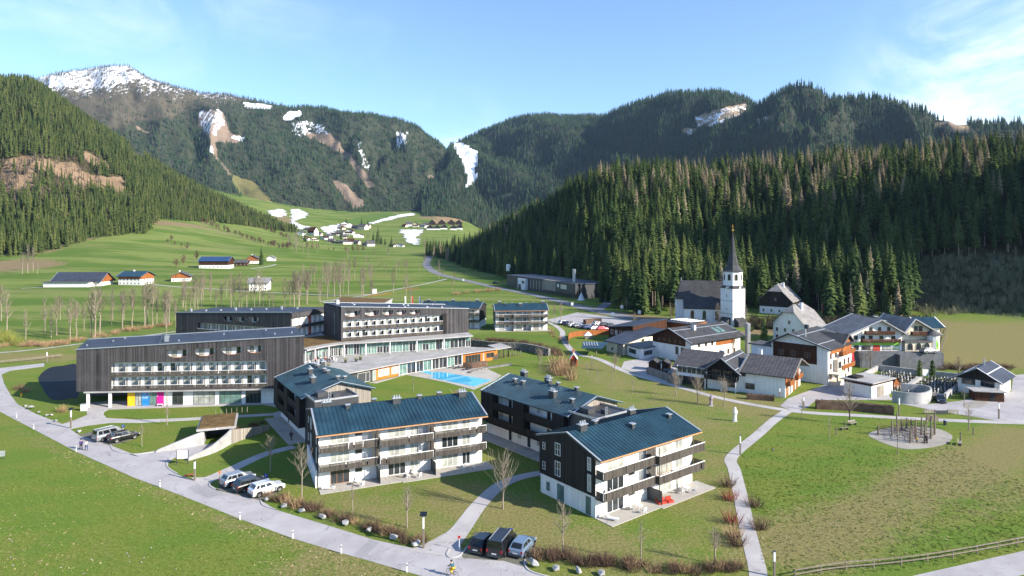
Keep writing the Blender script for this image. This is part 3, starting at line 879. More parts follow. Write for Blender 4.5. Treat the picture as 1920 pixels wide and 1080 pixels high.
# larches: tan, mostly along the crest of the slope
crest_band = (sy - 24 * FPX / P[:, 1] - np.interp(sx, [850, 960, 1080, 1130, 1200, 1400, 1600, 1920], [455, 398, 330, 314, 310, 302, 285, 262]))
pl = np.where(crest_band < 30, .20, np.where(crest_band < 75, .09, .014)) * np.interp(sx, [1080, 1200, 1350, 1500, 1700, 1900], [.1, .55, 1.3, 1.3, .9, .5])
is_l = vis & (rnd < pl)
idx_l = np.nonzero(is_l)[0]
is_g = vis & (~is_l) & (rnd > .992) & (dist < 520)
# the front trees, by how near they stand
cand = np.nonzero(vis & ~is_l & ~is_g)[0]
order = cand[np.argsort(dist[cand] + NP.uniform(0, 30, len(cand)))][:270]
single = np.zeros(len(P), bool); single[order] = True
q = random.Random(5)
for i in order:
 kk = q.randrange(7)
 tree('spruce', P[i], crown_me[kk], trunk_me[kk], q.uniform(.62, 1.14), q.uniform(0, 6.28), 'tall dark spruce standing among others along the front of the dense forest', 'spruces along the front of the forest')
for i in idx_l:
 kk = q.randrange(3)
 tree('larch', P[i], larch_c[kk], larch_t[kk], q.uniform(.72, 1.05), q.uniform(0, 6.28), 'tan leafless larch rising among the dark green spruces of the forest', 'tan larches in the spruce forest')
for i in np.nonzero(is_g)[0]:
 kk = q.randrange(2)
 tree('dead_spruce', P[i], grey_c[kk], grey_t[kk], q.uniform(.7, 1.0), q.uniform(0, 6.28), 'grey half-dead spruce with thin needles in the dark forest', 'grey dead spruces in the forest')
rest = ~single & ~is_l & ~is_g
scatter('dense_forest', P[rest], inst_near[:3] + near_lo, 'dense spruce forest climbing the slope behind the church', seed=16, smin=.5, smax=1.16)
# scrub on the cleared bank at the right
def brush_clump(seed, n=34, h=4.5, r=1.3, w=.10):
 q = random.Random(seed); mb = LB()
 for k in range(n):
  a, d = q.uniform(0, 6.28), r * q.random() ** .6
  p = Vector((math.cos(a) * d * .5, math.sin(a) * d * .5, -.2)); hh = h * q.uniform(.45, 1.1)
  e = p + Vector((math.cos(a) * d * .8 + q.uniform(-.3, .3), math.sin(a) * d * .8 + q.uniform(-.3, .3), hh))
  b = q.uniform(0, 3.14); s = Vector((math.cos(b), math.sin(b), 0)) * w * q.uniform(.6, 1.2)
  m = p.lerp(e, .5) + Vector((q.uniform(-.2, .2), q.uniform(-.2, .2), 0))
  mb.face([p - s, p + s, m + s * .7, m - s * .7]); mb.face([m - s * .7, m + s * .7, e])
  for j in range(2):
   g = p.lerp(e, q.uniform(.4, .85)); t2 = g + Vector((q.uniform(-1, 1), q.uniform(-1, 1), q.uniform(.3, 1.1))) * h * .16
   mb.face([g - s * .5, g + s * .5, t2])
 return mb
P = H_right.points(2.9, [(1 - scrub, .5)], seed=17); sx, sy = screen(P)
P = P[(sx < 2050) & (sx > 1715)]
sx, sy = screen(P)
P = P[np.abs(sy - np.interp(sx, [1730, 1920], [551, 560])) > 4]
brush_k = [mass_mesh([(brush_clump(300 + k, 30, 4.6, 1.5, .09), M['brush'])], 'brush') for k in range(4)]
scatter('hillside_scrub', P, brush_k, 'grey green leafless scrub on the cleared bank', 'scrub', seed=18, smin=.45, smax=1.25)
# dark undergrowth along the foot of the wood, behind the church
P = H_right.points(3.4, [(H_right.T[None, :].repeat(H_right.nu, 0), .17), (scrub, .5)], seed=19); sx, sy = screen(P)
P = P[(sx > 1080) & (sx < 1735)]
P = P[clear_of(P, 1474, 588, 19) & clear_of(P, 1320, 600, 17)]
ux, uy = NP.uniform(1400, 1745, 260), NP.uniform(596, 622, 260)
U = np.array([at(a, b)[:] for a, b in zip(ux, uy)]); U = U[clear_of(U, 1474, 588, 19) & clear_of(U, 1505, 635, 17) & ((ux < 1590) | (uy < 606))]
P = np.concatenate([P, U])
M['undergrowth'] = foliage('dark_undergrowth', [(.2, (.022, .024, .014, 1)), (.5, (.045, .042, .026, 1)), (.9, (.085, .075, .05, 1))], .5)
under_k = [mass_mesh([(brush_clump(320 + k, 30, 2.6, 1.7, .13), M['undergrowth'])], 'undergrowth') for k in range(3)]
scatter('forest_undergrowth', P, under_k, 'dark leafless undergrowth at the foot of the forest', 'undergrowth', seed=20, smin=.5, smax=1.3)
# ------------------------------------------------------------------ roads, paths, lawns' edges, pool, snow
def paved(name, a, b, fine=14, rough=.9, joints=0, patch=True):
 t = NT(name, rough, .2)
 n = t.noise(.22, 5, .6); f = t.noise(fine, 3, .7)
 k = t.ramp(n, [(.3, a), (.7, b)])
 k = t.mix(t.rng(f, .3, .75, .18, 0), k, tuple(v * .55 for v in a[:3]) + (1,))
 if patch:
  st = t.noise(.07, 6, .65, t.coord((1, 1, 1)), 1.5)
  k = t.mix(t.rng(st, .52, .62, 0, .22), k, tuple(v * .62 for v in a[:3]) + (1,))
 t.col(k)
 ck = t.math('ABSOLUTE', t.math('SUBTRACT', t.noise(.16, 3, .55, None, 1.2), .5))
 k = t.mix(t.rng(ck, .002, .007, .45, 0), k, tuple(v * .4 for v in a[:3]) + (1,))
 t.col(k)
 t.bump(f, .3, .02)
 return t.m
M['asphalt'] = paved('pale_asphalt', (.33, .31, .315, 1), (.43, .41, .41, 1))
M['asphalt2'] = paved('asphalt_patch', (.28, .27, .275, 1), (.35, .335, .335, 1), 14, .9, 0, False)
M['path'] = paved('pale_path', (.36, .34, .335, 1), (.47, .445, .43, 1))
M['valleyroad'] = paved('valley_asphalt', (.17, .175, .19, 1), (.22, .225, .24, 1))
M['gravel'] = paved('play_gravel', (.27, .25, .22, 1), (.38, .35, .31, 1), 5)
M['slab'] = paved('terrace_slabs', (.36, .33, .29, 1), (.46, .43, .38, 1), 6)
def pavers():
 t = NT('grass_pavers', .95, .1)
 b = t.n.new('ShaderNodeTexBrick')
 b.inputs['Scale'].default_value = 2.2
 b.inputs['Color1'].default_value = (.16, .15, .13, 1); b.inputs['Color2'].default_value = (.22, .205, .18, 1)
 b.inputs['Mortar'].default_value = (.055, .065, .03, 1); b.inputs['Mortar Size'].default_value = .035
 t.l.new(t.coord((1, 1, 1), 'Object', (0, 0, .5)), b.inputs['Vector'])
 t.col(b.outputs[0])
 return t.m
M['pavers'] = pavers()
def water():
 t = NT('pool_water', .05, .6)
 n = t.noise(1.4, 5, .6, t.coord(), .8)
 t.col(t.ramp(n, [(.3, (.035, .34, .56, 1)), (.7, (.07, .47, .70, 1))]))
 t.bump(n, .15, .03)
 return t.m
M['water'] = water()
def snowmat():
 t = NT('old_snow', .85, .2)
 n = t.noise(.06, 8, .7)
 t.col(t.ramp(n, [(.36, (.30, .28, .22, 1)), (.46, (.66, .67, .70, 1)), (.62, (.80, .81, .84, 1))]))
 return t.m
M['snow'] = snowmat()
M['kerb'] = simple('kerb_stone', (.40, .39, .38, 1), .9, .2, 0, .15, 1)
def smooth_line(pts, n=6, closed=False):
 P = [Vector(p) for p in pts]
 out = []
 m = len(P)
 rngk = range(m if closed else m - 1)
 for i in rngk:
  if closed: p0, p1, p2, p3 = P[i - 1], P[i], P[(i + 1) % m], P[(i + 2) % m]
  else: p0, p1, p2, p3 = P[max(i - 1, 0)], P[i], P[i + 1], P[min(i + 2, m - 1)]
  for k in range(n):
   t = k / n
   out.append(.5 * ((2 * p1) + (p2 - p0) * t + (2 * p0 - 5 * p1 + 4 * p2 - p3) * t * t + (3 * p1 - p0 - 3 * p2 + p3) * t ** 3))
 if not closed: out.append(P[-1])
 return out
def sheet(name, spots, z, mat, label, kind='structure', smooth=0, thick=0.0, cat='paving'):
 """a level sheet whose outline is given by spots of the photograph"""
 pts = [gp(*p) for p in spots]
 if smooth: pts = smooth_line(pts, smooth, True)
 mb = MB()
 mb.prism([(p.x, p.y) for p in pts], -.3, z + thick)
 o = mb.build(name, mat)
 return tag(o, label, cat, kind=kind)
def strip(name, spots, width, z, mat, label, kind='structure', n=8, widths=None, cat='path', world_pts=None):
 """a band of even width draped on the ground"""
 base = world_pts or [at(*p) for p in spots]
 pts = smooth_line(base, n)
 wd = widths or [width] * len(base)
 mb = MB()
 L = []
 m = len(pts)
 for i, p in enumerate(pts):
  d = pts[min(i + 1, m - 1)] - pts[max(i - 1, 0)]
  d.z = 0; d.normalize()
  nrm = Vector((-d.y, d.x, 0))
  w = np.interp(i / (m - 1) * (len(wd) - 1), range(len(wd)), wd) / 2
  row = []
  for s in (-1, 1):
   q = p + nrm * w * s
   row.append((q.x, q.y, float(gz(q.x, q.y)) + z))
  L.append(row)
 for a, b in zip(L[:-1], L[1:]):
  mb.face([a[0], b[0], b[1], a[1]])
 o = mb.build(name, mat)
 return tag(o, label, cat, kind=kind)
def drape(name, spots, lift, mat, label, kind='structure', step=18, jit=.0, cat='snow', hill=None):
 """a patch lying on the rising valley floor, cut up fine enough to follow it"""
 pl = gpl(spots)
 bm = bmesh.new()
 pts = []
 n = len(pl)
 rr = random.Random(len(spots) * 7 + int(spots[0][0]))
 for i in range(n):
  a, b = Vector(pl[i]), Vector(pl[(i + 1) % n])
  m = max(1, int((b - a).length / step))
  for k in range(m):
   q = a.lerp(b, k / m)
   if k: q = q + Vector((rr.uniform(-1, 1), rr.uniform(-1, 1))) * jit * step
   pts.append(q)
 f = bm.faces.new([bm.verts.new((p.x, p.y, 0)) for p in pts])
 bmesh.ops.triangulate(bm, faces=[f])
 for _ in range(3):
  es = [e for e in bm.edges if e.calc_length() > step * 1.5]
  if not es: break
  bmesh.ops.subdivide_edges(bm, edges=es, cuts=1, use_grid_fill=True)
  bmesh.ops.triangulate(bm, faces=bm.faces)
 for v in bm.verts: v.co.z = float(gz(v.co.x, v.co.y)) + lift
 me = bpy.data.meshes.new(name); bm.to_mesh(me); bm.free()
 me.materials.append(mat)
 me.polygons.foreach_set('use_smooth', [True] * len(me.polygons))
 o = bpy.data.objects.new(name, me); COL.objects.link(o)
 return tag(o, label, cat, kind=kind)
road_low = [(0, 772), (63, 805), (143, 847), (250, 895), (350, 933), (450, 973), (550, 1010), (640, 1037), (680, 1048), (783, 1078), (900, 1112), (1060, 1150), (1200, 1170)]
road_up = [(1200, 1120), (1060, 1090), (1003, 1076), (987, 1064), (945, 1052), (843, 1044), (793, 1032), (700, 1012), (610, 984), (517, 956), (489, 938), (455, 928), (404, 918), (393, 912), (367, 902), (333, 890), (313, 877), (260, 856), (207, 835), (165, 822), (147, 815), (117, 795), (67, 776), (33, 758), (20, 741), (7, 718), (3, 702), (20, 695), (83, 687), (83, 681), (0, 690), (-80, 692), (-80, 735)]
sheet('road', road_low + road_up, .02, M['asphalt'], 'pale asphalt road curving past the hotel', cat='road')
sheet('road', [(1380, 1175), (1560, 1118), (1720, 1078), (1800, 1060), (1920, 1033), (2080, 998), (2080, 1045), (1920, 1077), (1800, 1108), (1600, 1170)], .02, M['asphalt'], 'pale asphalt road in the lower right corner', cat='road')
sheet('driveway', [(204, 834), (216, 846), (250, 852), (292, 848), (383, 834), (430, 826), (434, 833), (352, 862), (328, 858), (316, 868), (313, 878), (262, 857)], .024, M['asphalt'], 'concrete driveway leading into the underground garage', cat='driveway')
sheet('parking_bay', [(147, 816), (176, 808), (200, 803), (250, 824), (222, 832), (207, 836)], .026, M['pavers'], 'small parking bay beside the road below the hotel', cat='parking')
sheet('parking_bay', [(404, 919), (425, 898), (455, 882), (522, 906), (520, 925), (489, 939)], .026, M['pavers'], 'parking bay of grass pavers with three cars', cat='parking')
sheet('parking_bay', [(843, 1045), (876, 1025), (890, 998), (1003, 1008), (1000, 1042), (985, 1064), (945, 1052)], .026, M['pavers'], 'parking bay of grass pavers at the bottom of the photo', cat='parking')
sheet('road_patch', [(680, 1048), (662, 1040), (693, 1013), (712, 1017)], .026, M['asphalt2'], 'darker asphalt patch laid across the road', cat='road')
sheet('road_patch', [(368, 908), (392, 908), (420, 926), (390, 935), (350, 915)], .026, M['asphalt2'], 'grey asphalt patch beside the parking bay', cat='road')
sheet('forecourt', [(112, 797), (140, 788), (164, 778), (158, 757), (200, 752), (520, 748), (520, 764), (494, 759), (330, 764), (204, 768), (196, 772), (194, 777), (200, 784), (262, 787), (345, 784), (510, 775), (524, 771), (540, 790), (556, 812), (560, 832), (548, 832), (540, 812), (512, 779), (345, 789), (262, 793), (205, 793), (165, 798), (130, 805)], .03, M['path'], 'paved forecourt and footpath before the hotel', cat='paving')
strip('footpath', [(368, 905), (395, 899), (436, 880), (495, 854), (552, 838)], 2.2, .034, M['path'], 'footpath from the road up to the apartment blocks', widths=[5, 2.4, 2.2, 2.0, 2.0])
strip('footpath', [(816, 1042), (838, 1020), (862, 996), (898, 950), (935, 914), (975, 897), (1022, 886)], 2.2, .034, M['path'], 'footpath between the two front apartment blocks', widths=[7, 3.6, 2.5, 2.2, 2.1, 1.9, 1.8])
strip('footpath', [(1424, 1110), (1420, 1070), (1403, 1000), (1388, 930), (1377, 882), (1370, 863), (1384, 846), (1420, 816), (1450, 790), (1478, 771)], 1.9, .034, M['path'], 'narrow footpath curving over the lawn to the playground')
strip('footpath', [(1026, 604), (1042, 611), (1054, 622), (1055, 633), (1064, 648), (1082, 664), (1123, 674), (1173, 697), (1222, 712), (1273, 726), (1340, 744), (1407, 759), (1478, 771)], 2.0, .030, M['path'], 'long footpath running from the car park past the chalets')
strip('footpath', [(1478, 771), (1528, 776), (1600, 779), (1690, 784), (1800, 790), (1930, 794)], 2.2, .030, M['path'], 'footpath between the hedge and the playground')
sheet('square', [(1462, 762), (1478, 747), (1545, 722), (1604, 706), (1660, 700), (1668, 744), (1684, 750), (1740, 758), (1800, 752), (1850, 742), (1896, 735), (1900, 704), (2010, 690), (2010, 800), (1880, 791), (1836, 783), (1748, 769), (1688, 757), (1676, 750), (1530, 750), (1514, 764), (1492, 771)], .026, M['asphalt'], 'asphalt square before the garages and the graveyard', cat='square')
sheet('parking_bay', [(1806, 757), (1842, 748), (1850, 752), (1852, 758), (1836, 766), (1806, 766)], .032, M['gravel'], 'pale parking bay before the wood shed', cat='parking')
sheet('playground_gravel', [(1628, 814), (1660, 804), (1706, 800), (1752, 803), (1782, 814), (1784, 824), (1768, 834), (1728, 841), (1690, 841), (1650, 828)], .03, M['gravel'], 'oval of pale gravel under the playground posts', smooth=5, cat='gravel')
strip('valley_road', [(812, 470), (800, 492), (808, 506), (830, 516), (868, 525), (925, 538), (1000, 553), (1060, 568), (1110, 581), (1190, 598)], 7, .12, M['valleyroad'], 'main valley road running along the edge of the forest', cat='road', widths=[9, 9, 9, 8, 7.5, 7, 7, 7.5, 9, 8])
strip('valley_road', [(1120, 582), (1140, 566), (1122, 552), (1095, 545)], 5, .13, M['valleyroad'], 'side road bending up to the timber works', cat='road')
sheet('car_park', [(1024, 600), (1050, 594), (1082, 586), (1100, 588), (1180, 600), (1215, 606), (1190, 622), (1130, 620), (1098, 617), (1075, 612), (1045, 607)], .034, M['asphalt'], 'village car park with rows of cars', cat='car park')
sheet('yard', [(1165, 690), (1170, 678), (1225, 668), (1268, 690), (1278, 716), (1240, 716)], .022, M['path'], 'paved yard between the chalets', cat='yard')
strip('footpath', [(-60, 664), (20, 660), (90, 653), (150, 645), (240, 634), (330, 622)], 1.6, .05, M['path'], 'narrow path along the stream behind the hotel')
strip('footpath', [(600, 566), (680, 555), (730, 545), (800, 532), (838, 523)], 2.2, .08, M['path'], 'pale path over the meadow behind the hotel')
strip('farm_lane', [(40, 541), (95, 538), (200, 533), (262, 531), (330, 538), (400, 542), (480, 547), (560, 551), (640, 554), (700, 552)], 2.6, .09, M['path'], 'pale farm lane crossing the green meadow', cat='lane')
strip('farm_lane', [(470, 504), (500, 500), (518, 496)], 3, .12, M['path'], 'short farm lane beside the blue-roofed barn', cat='lane')
# lawns by the pool
sheet('pool_deck', [(747, 706), (783, 693), (820, 688), (868, 683), (905, 688), (940, 704), (928, 713), (888, 731), (840, 718), (790, 708), (760, 703), (705, 719), (690, 718)], .05, M['slab'], 'pale paved deck around the swimming pool', cat='deck')
def pool():
 pts = [gp(*p) for p in [(784, 696), (800, 695.5), (812, 699), (824, 697.5), (922, 713), (889, 725), (806, 708), (815, 705)]]
 mb = MB(); mb.prism([(p.x, p.y) for p in pts], -.2, .066)
 o = mb.build('pool_water', M['water'])
 tag(o, 'turquoise outdoor swimming pool beside the glass hall', 'pool', kind='structure')
pool()
sheet('hollow_shade', [(72, 708), (92, 690), (118, 686), (146, 685), (148, 740), (132, 746), (116, 750), (98, 749), (88, 741), (80, 728)], .03, simple('shaded_hollow', (.012, .016, .022, 1), .7, .2, 0, .4, .3), 'flat sheet coloured as the shaded dark hollow at the left end of the hotel', cat='hollow_shade', smooth=3)  # flat sheet; dark cover and shade of a hollow put into one colour
# terraces on the ground in front of the apartments are built with them
# snow left in the valley
SN = [([(505, 396), (530, 392), (538, 403), (524, 408), (508, 404)], 'patch of old snow left of the ski lift'),
      ([(546, 394), (560, 392), (578, 402), (572, 408), (548, 415)], 'long snow patch below the far forest'),
      ([(545, 414), (570, 424), (585, 427), (560, 430), (548, 428)], 'snow patch above the far village houses'),
      ([(600, 428), (622, 423), (642, 420), (640, 426), (626, 434), (618, 440), (612, 436)], 'snow patch among the village houses'),
      ([(692, 419), (720, 410), (752, 402), (776, 400), (776, 404), (750, 408), (716, 416), (696, 421)], 'narrow strip of snow climbing the far meadow'),
      ([(748, 431), (792, 431), (790, 437), (780, 446), (788, 452), (778, 460), (768, 456), (758, 443)], 'white snowfield on the far piste')]
for k, (pl, lb) in enumerate(SN):
 drape('snow_patch', pl, .9, M['snow'], lb, step=11, jit=.75)
drape('ploughed_field', [(826, 402), (870, 401), (905, 404), (900, 424), (800, 424), (812, 412)], .5, simple('brown_field', (.26, .185, .10, 1), .95, .1, 0, .3, .03), 'brown field on the far side of the valley', cat='field')
drape('meadow_field', [(645, 414), (690, 402), (735, 398), (742, 404), (718, 410), (690, 419), (660, 420)], .4, simple('bright_field', (.095, .155, .03, 1), .95, .1, 0, .2, .03), 'bright green field below the far forest', cat='field')
def kerb(spots, label):
 pts = smooth_line([gp(*p) for p in spots], 5)
 mb = MB()
 m = len(pts)
 L = []
 for i, p in enumerate(pts):
  d = pts[min(i + 1, m - 1)] - pts[max(i - 1, 0)]
  d.normalize(); n = Vector((-d.y, d.x, 0)) * .09
  L.append((p - n, p + n))
 for (a0, a1), (b0, b1) in zip(L[:-1], L[1:]):
  z = .11
  A = [(q.x, q.y, z) for q in (a0, b0, b1, a1)]; B = [(q.x, q.y, -.1) for q in (a0, b0, b1, a1)]
  mb.face(A); mb.face([B[0], B[1], A[1], A[0]]); mb.face([A[3], A[2], B[2], B[3]])
 tag(mb.build('kerb', M['kerb']), label, 'kerb', kind='structure')
kerb([(207, 835), (216, 846), (250, 852), (292, 847)], 'stone kerb round the lawn by the garage driveway')
kerb([(333, 889), (316, 878), (313, 868), (322, 858), (340, 858)], 'stone kerb round the notice board')
kerb([(404, 918), (393, 911), (400, 902), (424, 896)], 'stone kerb beside the orange sign')
kerb([(489, 939), (494, 948), (517, 956)], 'stone kerb below the white car')
kerb([(843, 1030), (838, 1040), (845, 1046), (862, 1042), (876, 1026)], 'stone kerb of the small lawn island')
kerb([(985, 1050), (984, 1060), (1000, 1074), (1060, 1090)], 'stone kerb beside the blue car')
# ------------------------------------------------------------------ buildings: shared pieces
class FR:
 """a building's own axes: s along its front, t into it, z up"""
 def __init__(s, o, u, v, z=0.0):
  s.o, s.u, s.v, s.z = Vector((o[0], o[1])), Vector((u[0], u[1])).normalized(), Vector((v[0], v[1])).normalized(), z
 def __call__(s, a, b, z):
  p = s.o + s.u * a + s.v * b
  return (p.x, p.y, s.z + z)
 def sub(s, a, b, du, dv, z=0):
  """axes of another face: origin at (a, b), u = du, v = dv in this frame"""
  o = s.o + s.u * a + s.v * b
  U = s.u * du[0] + s.v * du[1]; V = s.u * dv[0] + s.v * dv[1]
  return FR(o, U, V, s.z + z)
def side_left(fr, D): return fr.sub(0, D, (0, -1), (1, 0))         # seen from the left: s runs from back to front
def side_right(fr, L): return fr.sub(L, 0, (0, 1), (-1, 0))
def side_back(fr, L, D): return fr.sub(L, D, (-1, 0), (0, -1))
WR = random.Random(33)
def win(par, fr, s0, s1, z0, z1, t=0.0, pane='glass', frame='frame', mull=1, name='window', bars=0, label=None):
 """a window: the frame is the part, the pane its sub-part"""
 mb = MB(); w = .07 if s1 - s0 > .7 else .05
 a, b = t - .07, t - .004
 mb.box(fr, s0, s0 + w, a, b, z0, z1); mb.box(fr, s1 - w, s1, a, b, z0, z1)
 mb.box(fr, s0 + w, s1 - w, a, b, z1 - w, z1); mb.box(fr, s0 + w, s1 - w, a, b, z0, z0 + w)
 for k in range(1, mull + 1):
  q = s0 + (s1 - s0) * k / (mull + 1)
  mb.box(fr, q - w / 2, q + w / 2, a + .01, b, z0 + w, z1 - w)
 for k in range(1, bars + 1):
  q = z0 + (z1 - z0) * k / (bars + 1)
  mb.box(fr, s0 + w, s1 - w, a + .015, b, q - w / 3, q + w / 3)
 f = mb.build(name, M[frame], par)
 if label: f['label'] = label
 g = MB(); g.box(fr, s0 + w * .8, s1 - w * .8, t - .035, t - .006, z0 + w * .8, z1 - w * .8)
 g.build('pane', M[pane], f)
 return f
def part(par, name, mat, boxes, fr, label=None):
 mb = MB()
 for b in boxes: mb.box(fr, *b)
 o = mb.build(name, M[mat] if isinstance(mat, str) else mat, par)
 if label: o['label'] = label
 return o
def gable_wall(par, fr, L, D, h, hr, tr=None, mat='plaster', ridge='s', name='wall', z0=0.0, inset=0.0):
 """solid body with a gabled top; ridge along s or along t; tr is where across the body the ridge stands"""
 mb = MB()
 if ridge == 's':
  q = D / 2 if tr is None else tr
  ring = [(0, z0), (D, z0), (D, h), (q, hr), (0, h)]
  A = [fr(0, t, z) for t, z in ring]; B = [fr(L, t, z) for t, z in ring]
 else:
  q = L / 2 if tr is None else tr
  ring = [(0, z0), (L, z0), (L, h), (q, hr), (0, h)]
  A = [fr(s, 0, z) for s, z in ring]; B = [fr(s, D, z) for s, z in ring]
 n = len(ring)
 mb.face(A); mb.face(B[::-1])
 for k in range(n):
  mb.face([A[k], A[(k + 1) % n], B[(k + 1) % n], B[k]])
 return mb.build(name, M[mat], par)
def roof_slab(mb, quad, th, mi=0):
 top = [Vector(p) for p in quad]
 n = (top[1] - top[0]).cross(top[3] - top[0]).normalized()
 if n.z < 0: n = -n
 bot = [p - n * th for p in top]
 i = len(mb.v); mb.v += [tuple(p) for p in bot + top]
 for f in ((3, 2, 1, 0), (4, 5, 6, 7), (0, 1, 5, 4), (1, 2, 6, 5), (2, 3, 7, 6), (3, 0, 4, 7)):
  mb.f.append([i + k for k in f]); mb.mi.append(mi)
 return n
def gable_roof(par, fr, L, D, h, hr, tr=None, ridge='s', ov=(1, 1, 1, 1), th=.22, mat='darkroof', seam=None, trim=None, lift=.03, name='roof', cross=0, snowbars=0):
 """two slopes; ov = overhang at (s0, s1, eave low t, eave high t); seams run down the slope, cross bars along it"""
 mats = [M[mat], M[trim or 'metal']]
 mb = MB()
 W = D if ridge == 's' else L
 N = L if ridge == 's' else D
 q = W / 2 if tr is None else tr
 k0, k1 = (hr - h) / q, (hr - h) / (W - q)
 def P(a, w, z): return Vector(fr(a, w, z)) if ridge == 's' else Vector(fr(w, a, z))
 a0, a1 = -ov[0], N + ov[1]
 for w_e, z_e in ((-ov[2], h - k0 * ov[2]), (W + ov[3], h - k1 * ov[3])):
  quad = [P(a0, w_e, z_e + th + lift), P(a1, w_e, z_e + th + lift), P(a1, q, hr + th + lift), P(a0, q, hr + th + lift)]
  nn = roof_slab(mb, quad, th)
  def on(fa, fb, up=0):  # along, up the slope
   p = quad[0].lerp(quad[1], fa).lerp(quad[3].lerp(quad[2], fa), fb)
   return p + nn * up
  if seam:
   m = max(1, int((a1 - a0) / seam)); hw = .025 / (a1 - a0) * 1.3
   for k in range(1, m):
    f = k / m
    i = len(mb.v)
    mb.v += [tuple(on(f - hw, 0, .004)), tuple(on(f + hw, 0, .004)), tuple(on(f + hw, 1, .004)), tuple(on(f - hw, 1, .004)), tuple(on(f - hw, 0, .06)), tuple(on(f + hw, 0, .06)), tuple(on(f + hw, 1, .06)), tuple(on(f - hw, 1, .06))]
    for ff in ((4, 5, 6, 7), (0, 1, 5, 4), (1, 2, 6, 5), (2, 3, 7, 6), (3, 0, 4, 7)):
     mb.f.append([i + x for x in ff]); mb.mi.append(0)
  for k in range(cross):
   f = (k + .6) / cross; hb = .09 / max(1e-6, (quad[3] - quad[0]).length)
   i = len(mb.v)
   mb.v += [tuple(on(.01, f - hb, .01)), tuple(on(.99, f - hb, .01)), tuple(on(.99, f + hb, .01)), tuple(on(.01, f + hb, .01)), tuple(on(.01, f - hb, .12)), tuple(on(.99, f - hb, .12)), tuple(on(.99, f + hb, .12)), tuple(on(.01, f + hb, .12))]
   for ff in ((4, 5, 6, 7), (0, 1, 5, 4), (1, 2, 6, 5), (2, 3, 7, 6), (3, 0, 4, 7)):
    mb.f.append([i + x for x in ff]); mb.mi.append(1)
  if trim:
   for fa0, fa1 in ((0, .25 / (a1 - a0)), (1 - .25 / (a1 - a0), 1)):
    i = len(mb.v)
    mb.v += [tuple(on(fa0, 0, .01)), tuple(on(fa1, 0, .01)), tuple(on(fa1, 1, .01)), tuple(on(fa0, 1, .01)), tuple(on(fa0, 0, .07)), tuple(on(fa1, 0, .07)), tuple(on(fa1, 1, .07)), tuple(on(fa0, 1, .07))]
    for ff in ((4, 5, 6, 7), (0, 1, 5, 4), (1, 2, 6, 5), (2, 3, 7, 6), (3, 0, 4, 7)):
     mb.f.append([i + x for x in ff]); mb.mi.append(1)
 i = len(mb.v)
 o = mb.build(name, mats, par)
 return o
def roof_z(w, W, q, h, hr):
 return h + (hr - h) * (w / q if w < q else (W - w) / (W - q))
def chimney(par, fr, s, t, z, w=.9, d=.8, h=1.3, mat='dmetal', cap=True, pots=0, name='chimney'):
 mb = MB()
 mb.box(fr, s - w / 2, s + w / 2, t - d / 2, t + d / 2, z - .6, z + h)
 o = mb.build(name, M[mat], par)
 if cap:
  c = MB(); c.box(fr, s - w / 2 - .1, s + w / 2 + .1, t - d / 2 - .1, t + d / 2 + .1, z + h + .003, z + h + .1)
  for k in range(pots):
   q = s - w / 2 + w * (k + .5) / pots
   p = Vector(fr(q, t, z + h + .1))
   c.tube([p, p + Vector((0, 0, .4))], .13, 7)
  c.build('chimney_cap', M['metal'], o)
 return o
def railing(par, fr, s0, s1, t, z0, z1, mat='rail', boards=.16, name='balcony', slab=1.5, top='whitemetal', ends=True, slabmat='lightconcrete'):
 """a balcony: slab, upright boards with gaps, a light handrail"""
 mb = MB()
 mb.box(fr, s0, s1, t, t + slab, z0 - .2, z0)
 n = max(2, int((s1 - s0) / boards))
 w = (s1 - s0) / n
 for k in range(n):
  if WR.random() < .03: continue
  mb.box(fr, s0 + k * w + .02, s0 + (k + 1) * w - .02, t - .05, t - .012, z0 - .22 + WR.uniform(0, .02), z1 - .1)
 if ends:
  m = int(slab / boards)
  for sx in (s0, s1 - .04):
   for k in range(m):
    mb.box(fr, sx, sx + .04, t + k * boards + .02, t + (k + 1) * boards - .02, z0 - .2, z1 - .1)
 o = mb.build(name, M[mat], par)
 h = MB()
 h.box(fr, s0 - .02, s1 + .02, t - .09, t + .03, z1 - .08, z1 - .0)
 m = max(1, int((s1 - s0) / 1.9))
 for k in range(m + 1):
  q = s0 + (s1 - s0) * k / m
  h.box(fr, q - .03, q + .03, t + .0, t + .05, z0, z1 - .08)
 h.build('handrail', M[top], o)
 return o
def lounger(loc, rz, label, mat='whiteframe', group=None, s=1.0):
 e = empty('sun_lounger', loc, rz, label, 'lounger', group)
 I = lambda a, b, z: (a * s, b * s, z * s)
 f = LB(); f.box(I, -.95, .95, -.32, -.26, .22, .28); f.box(I, -.95, .95, .26, .32, .22, .28)
 for x in (-.85, .8):
  for y in (-.31, .27): f.box(I, x, x + .05, y, y + .04, 0, .22)
 f.build('frame', M[mat], e)
 b = LB(); b.box(I, -.95, .25, -.25, .25, .285, .34)
 b.face([I(.25, -.25, .34), I(.25, .25, .34), I(.85, .25, .78), I(.85, -.25, .78)]); b.face([I(.25, -.25, .29), I(.25, .25, .29), I(.88, .25, .73), I(.88, -.25, .73)])
 b.build('mattress', M[mat], e)
 return e
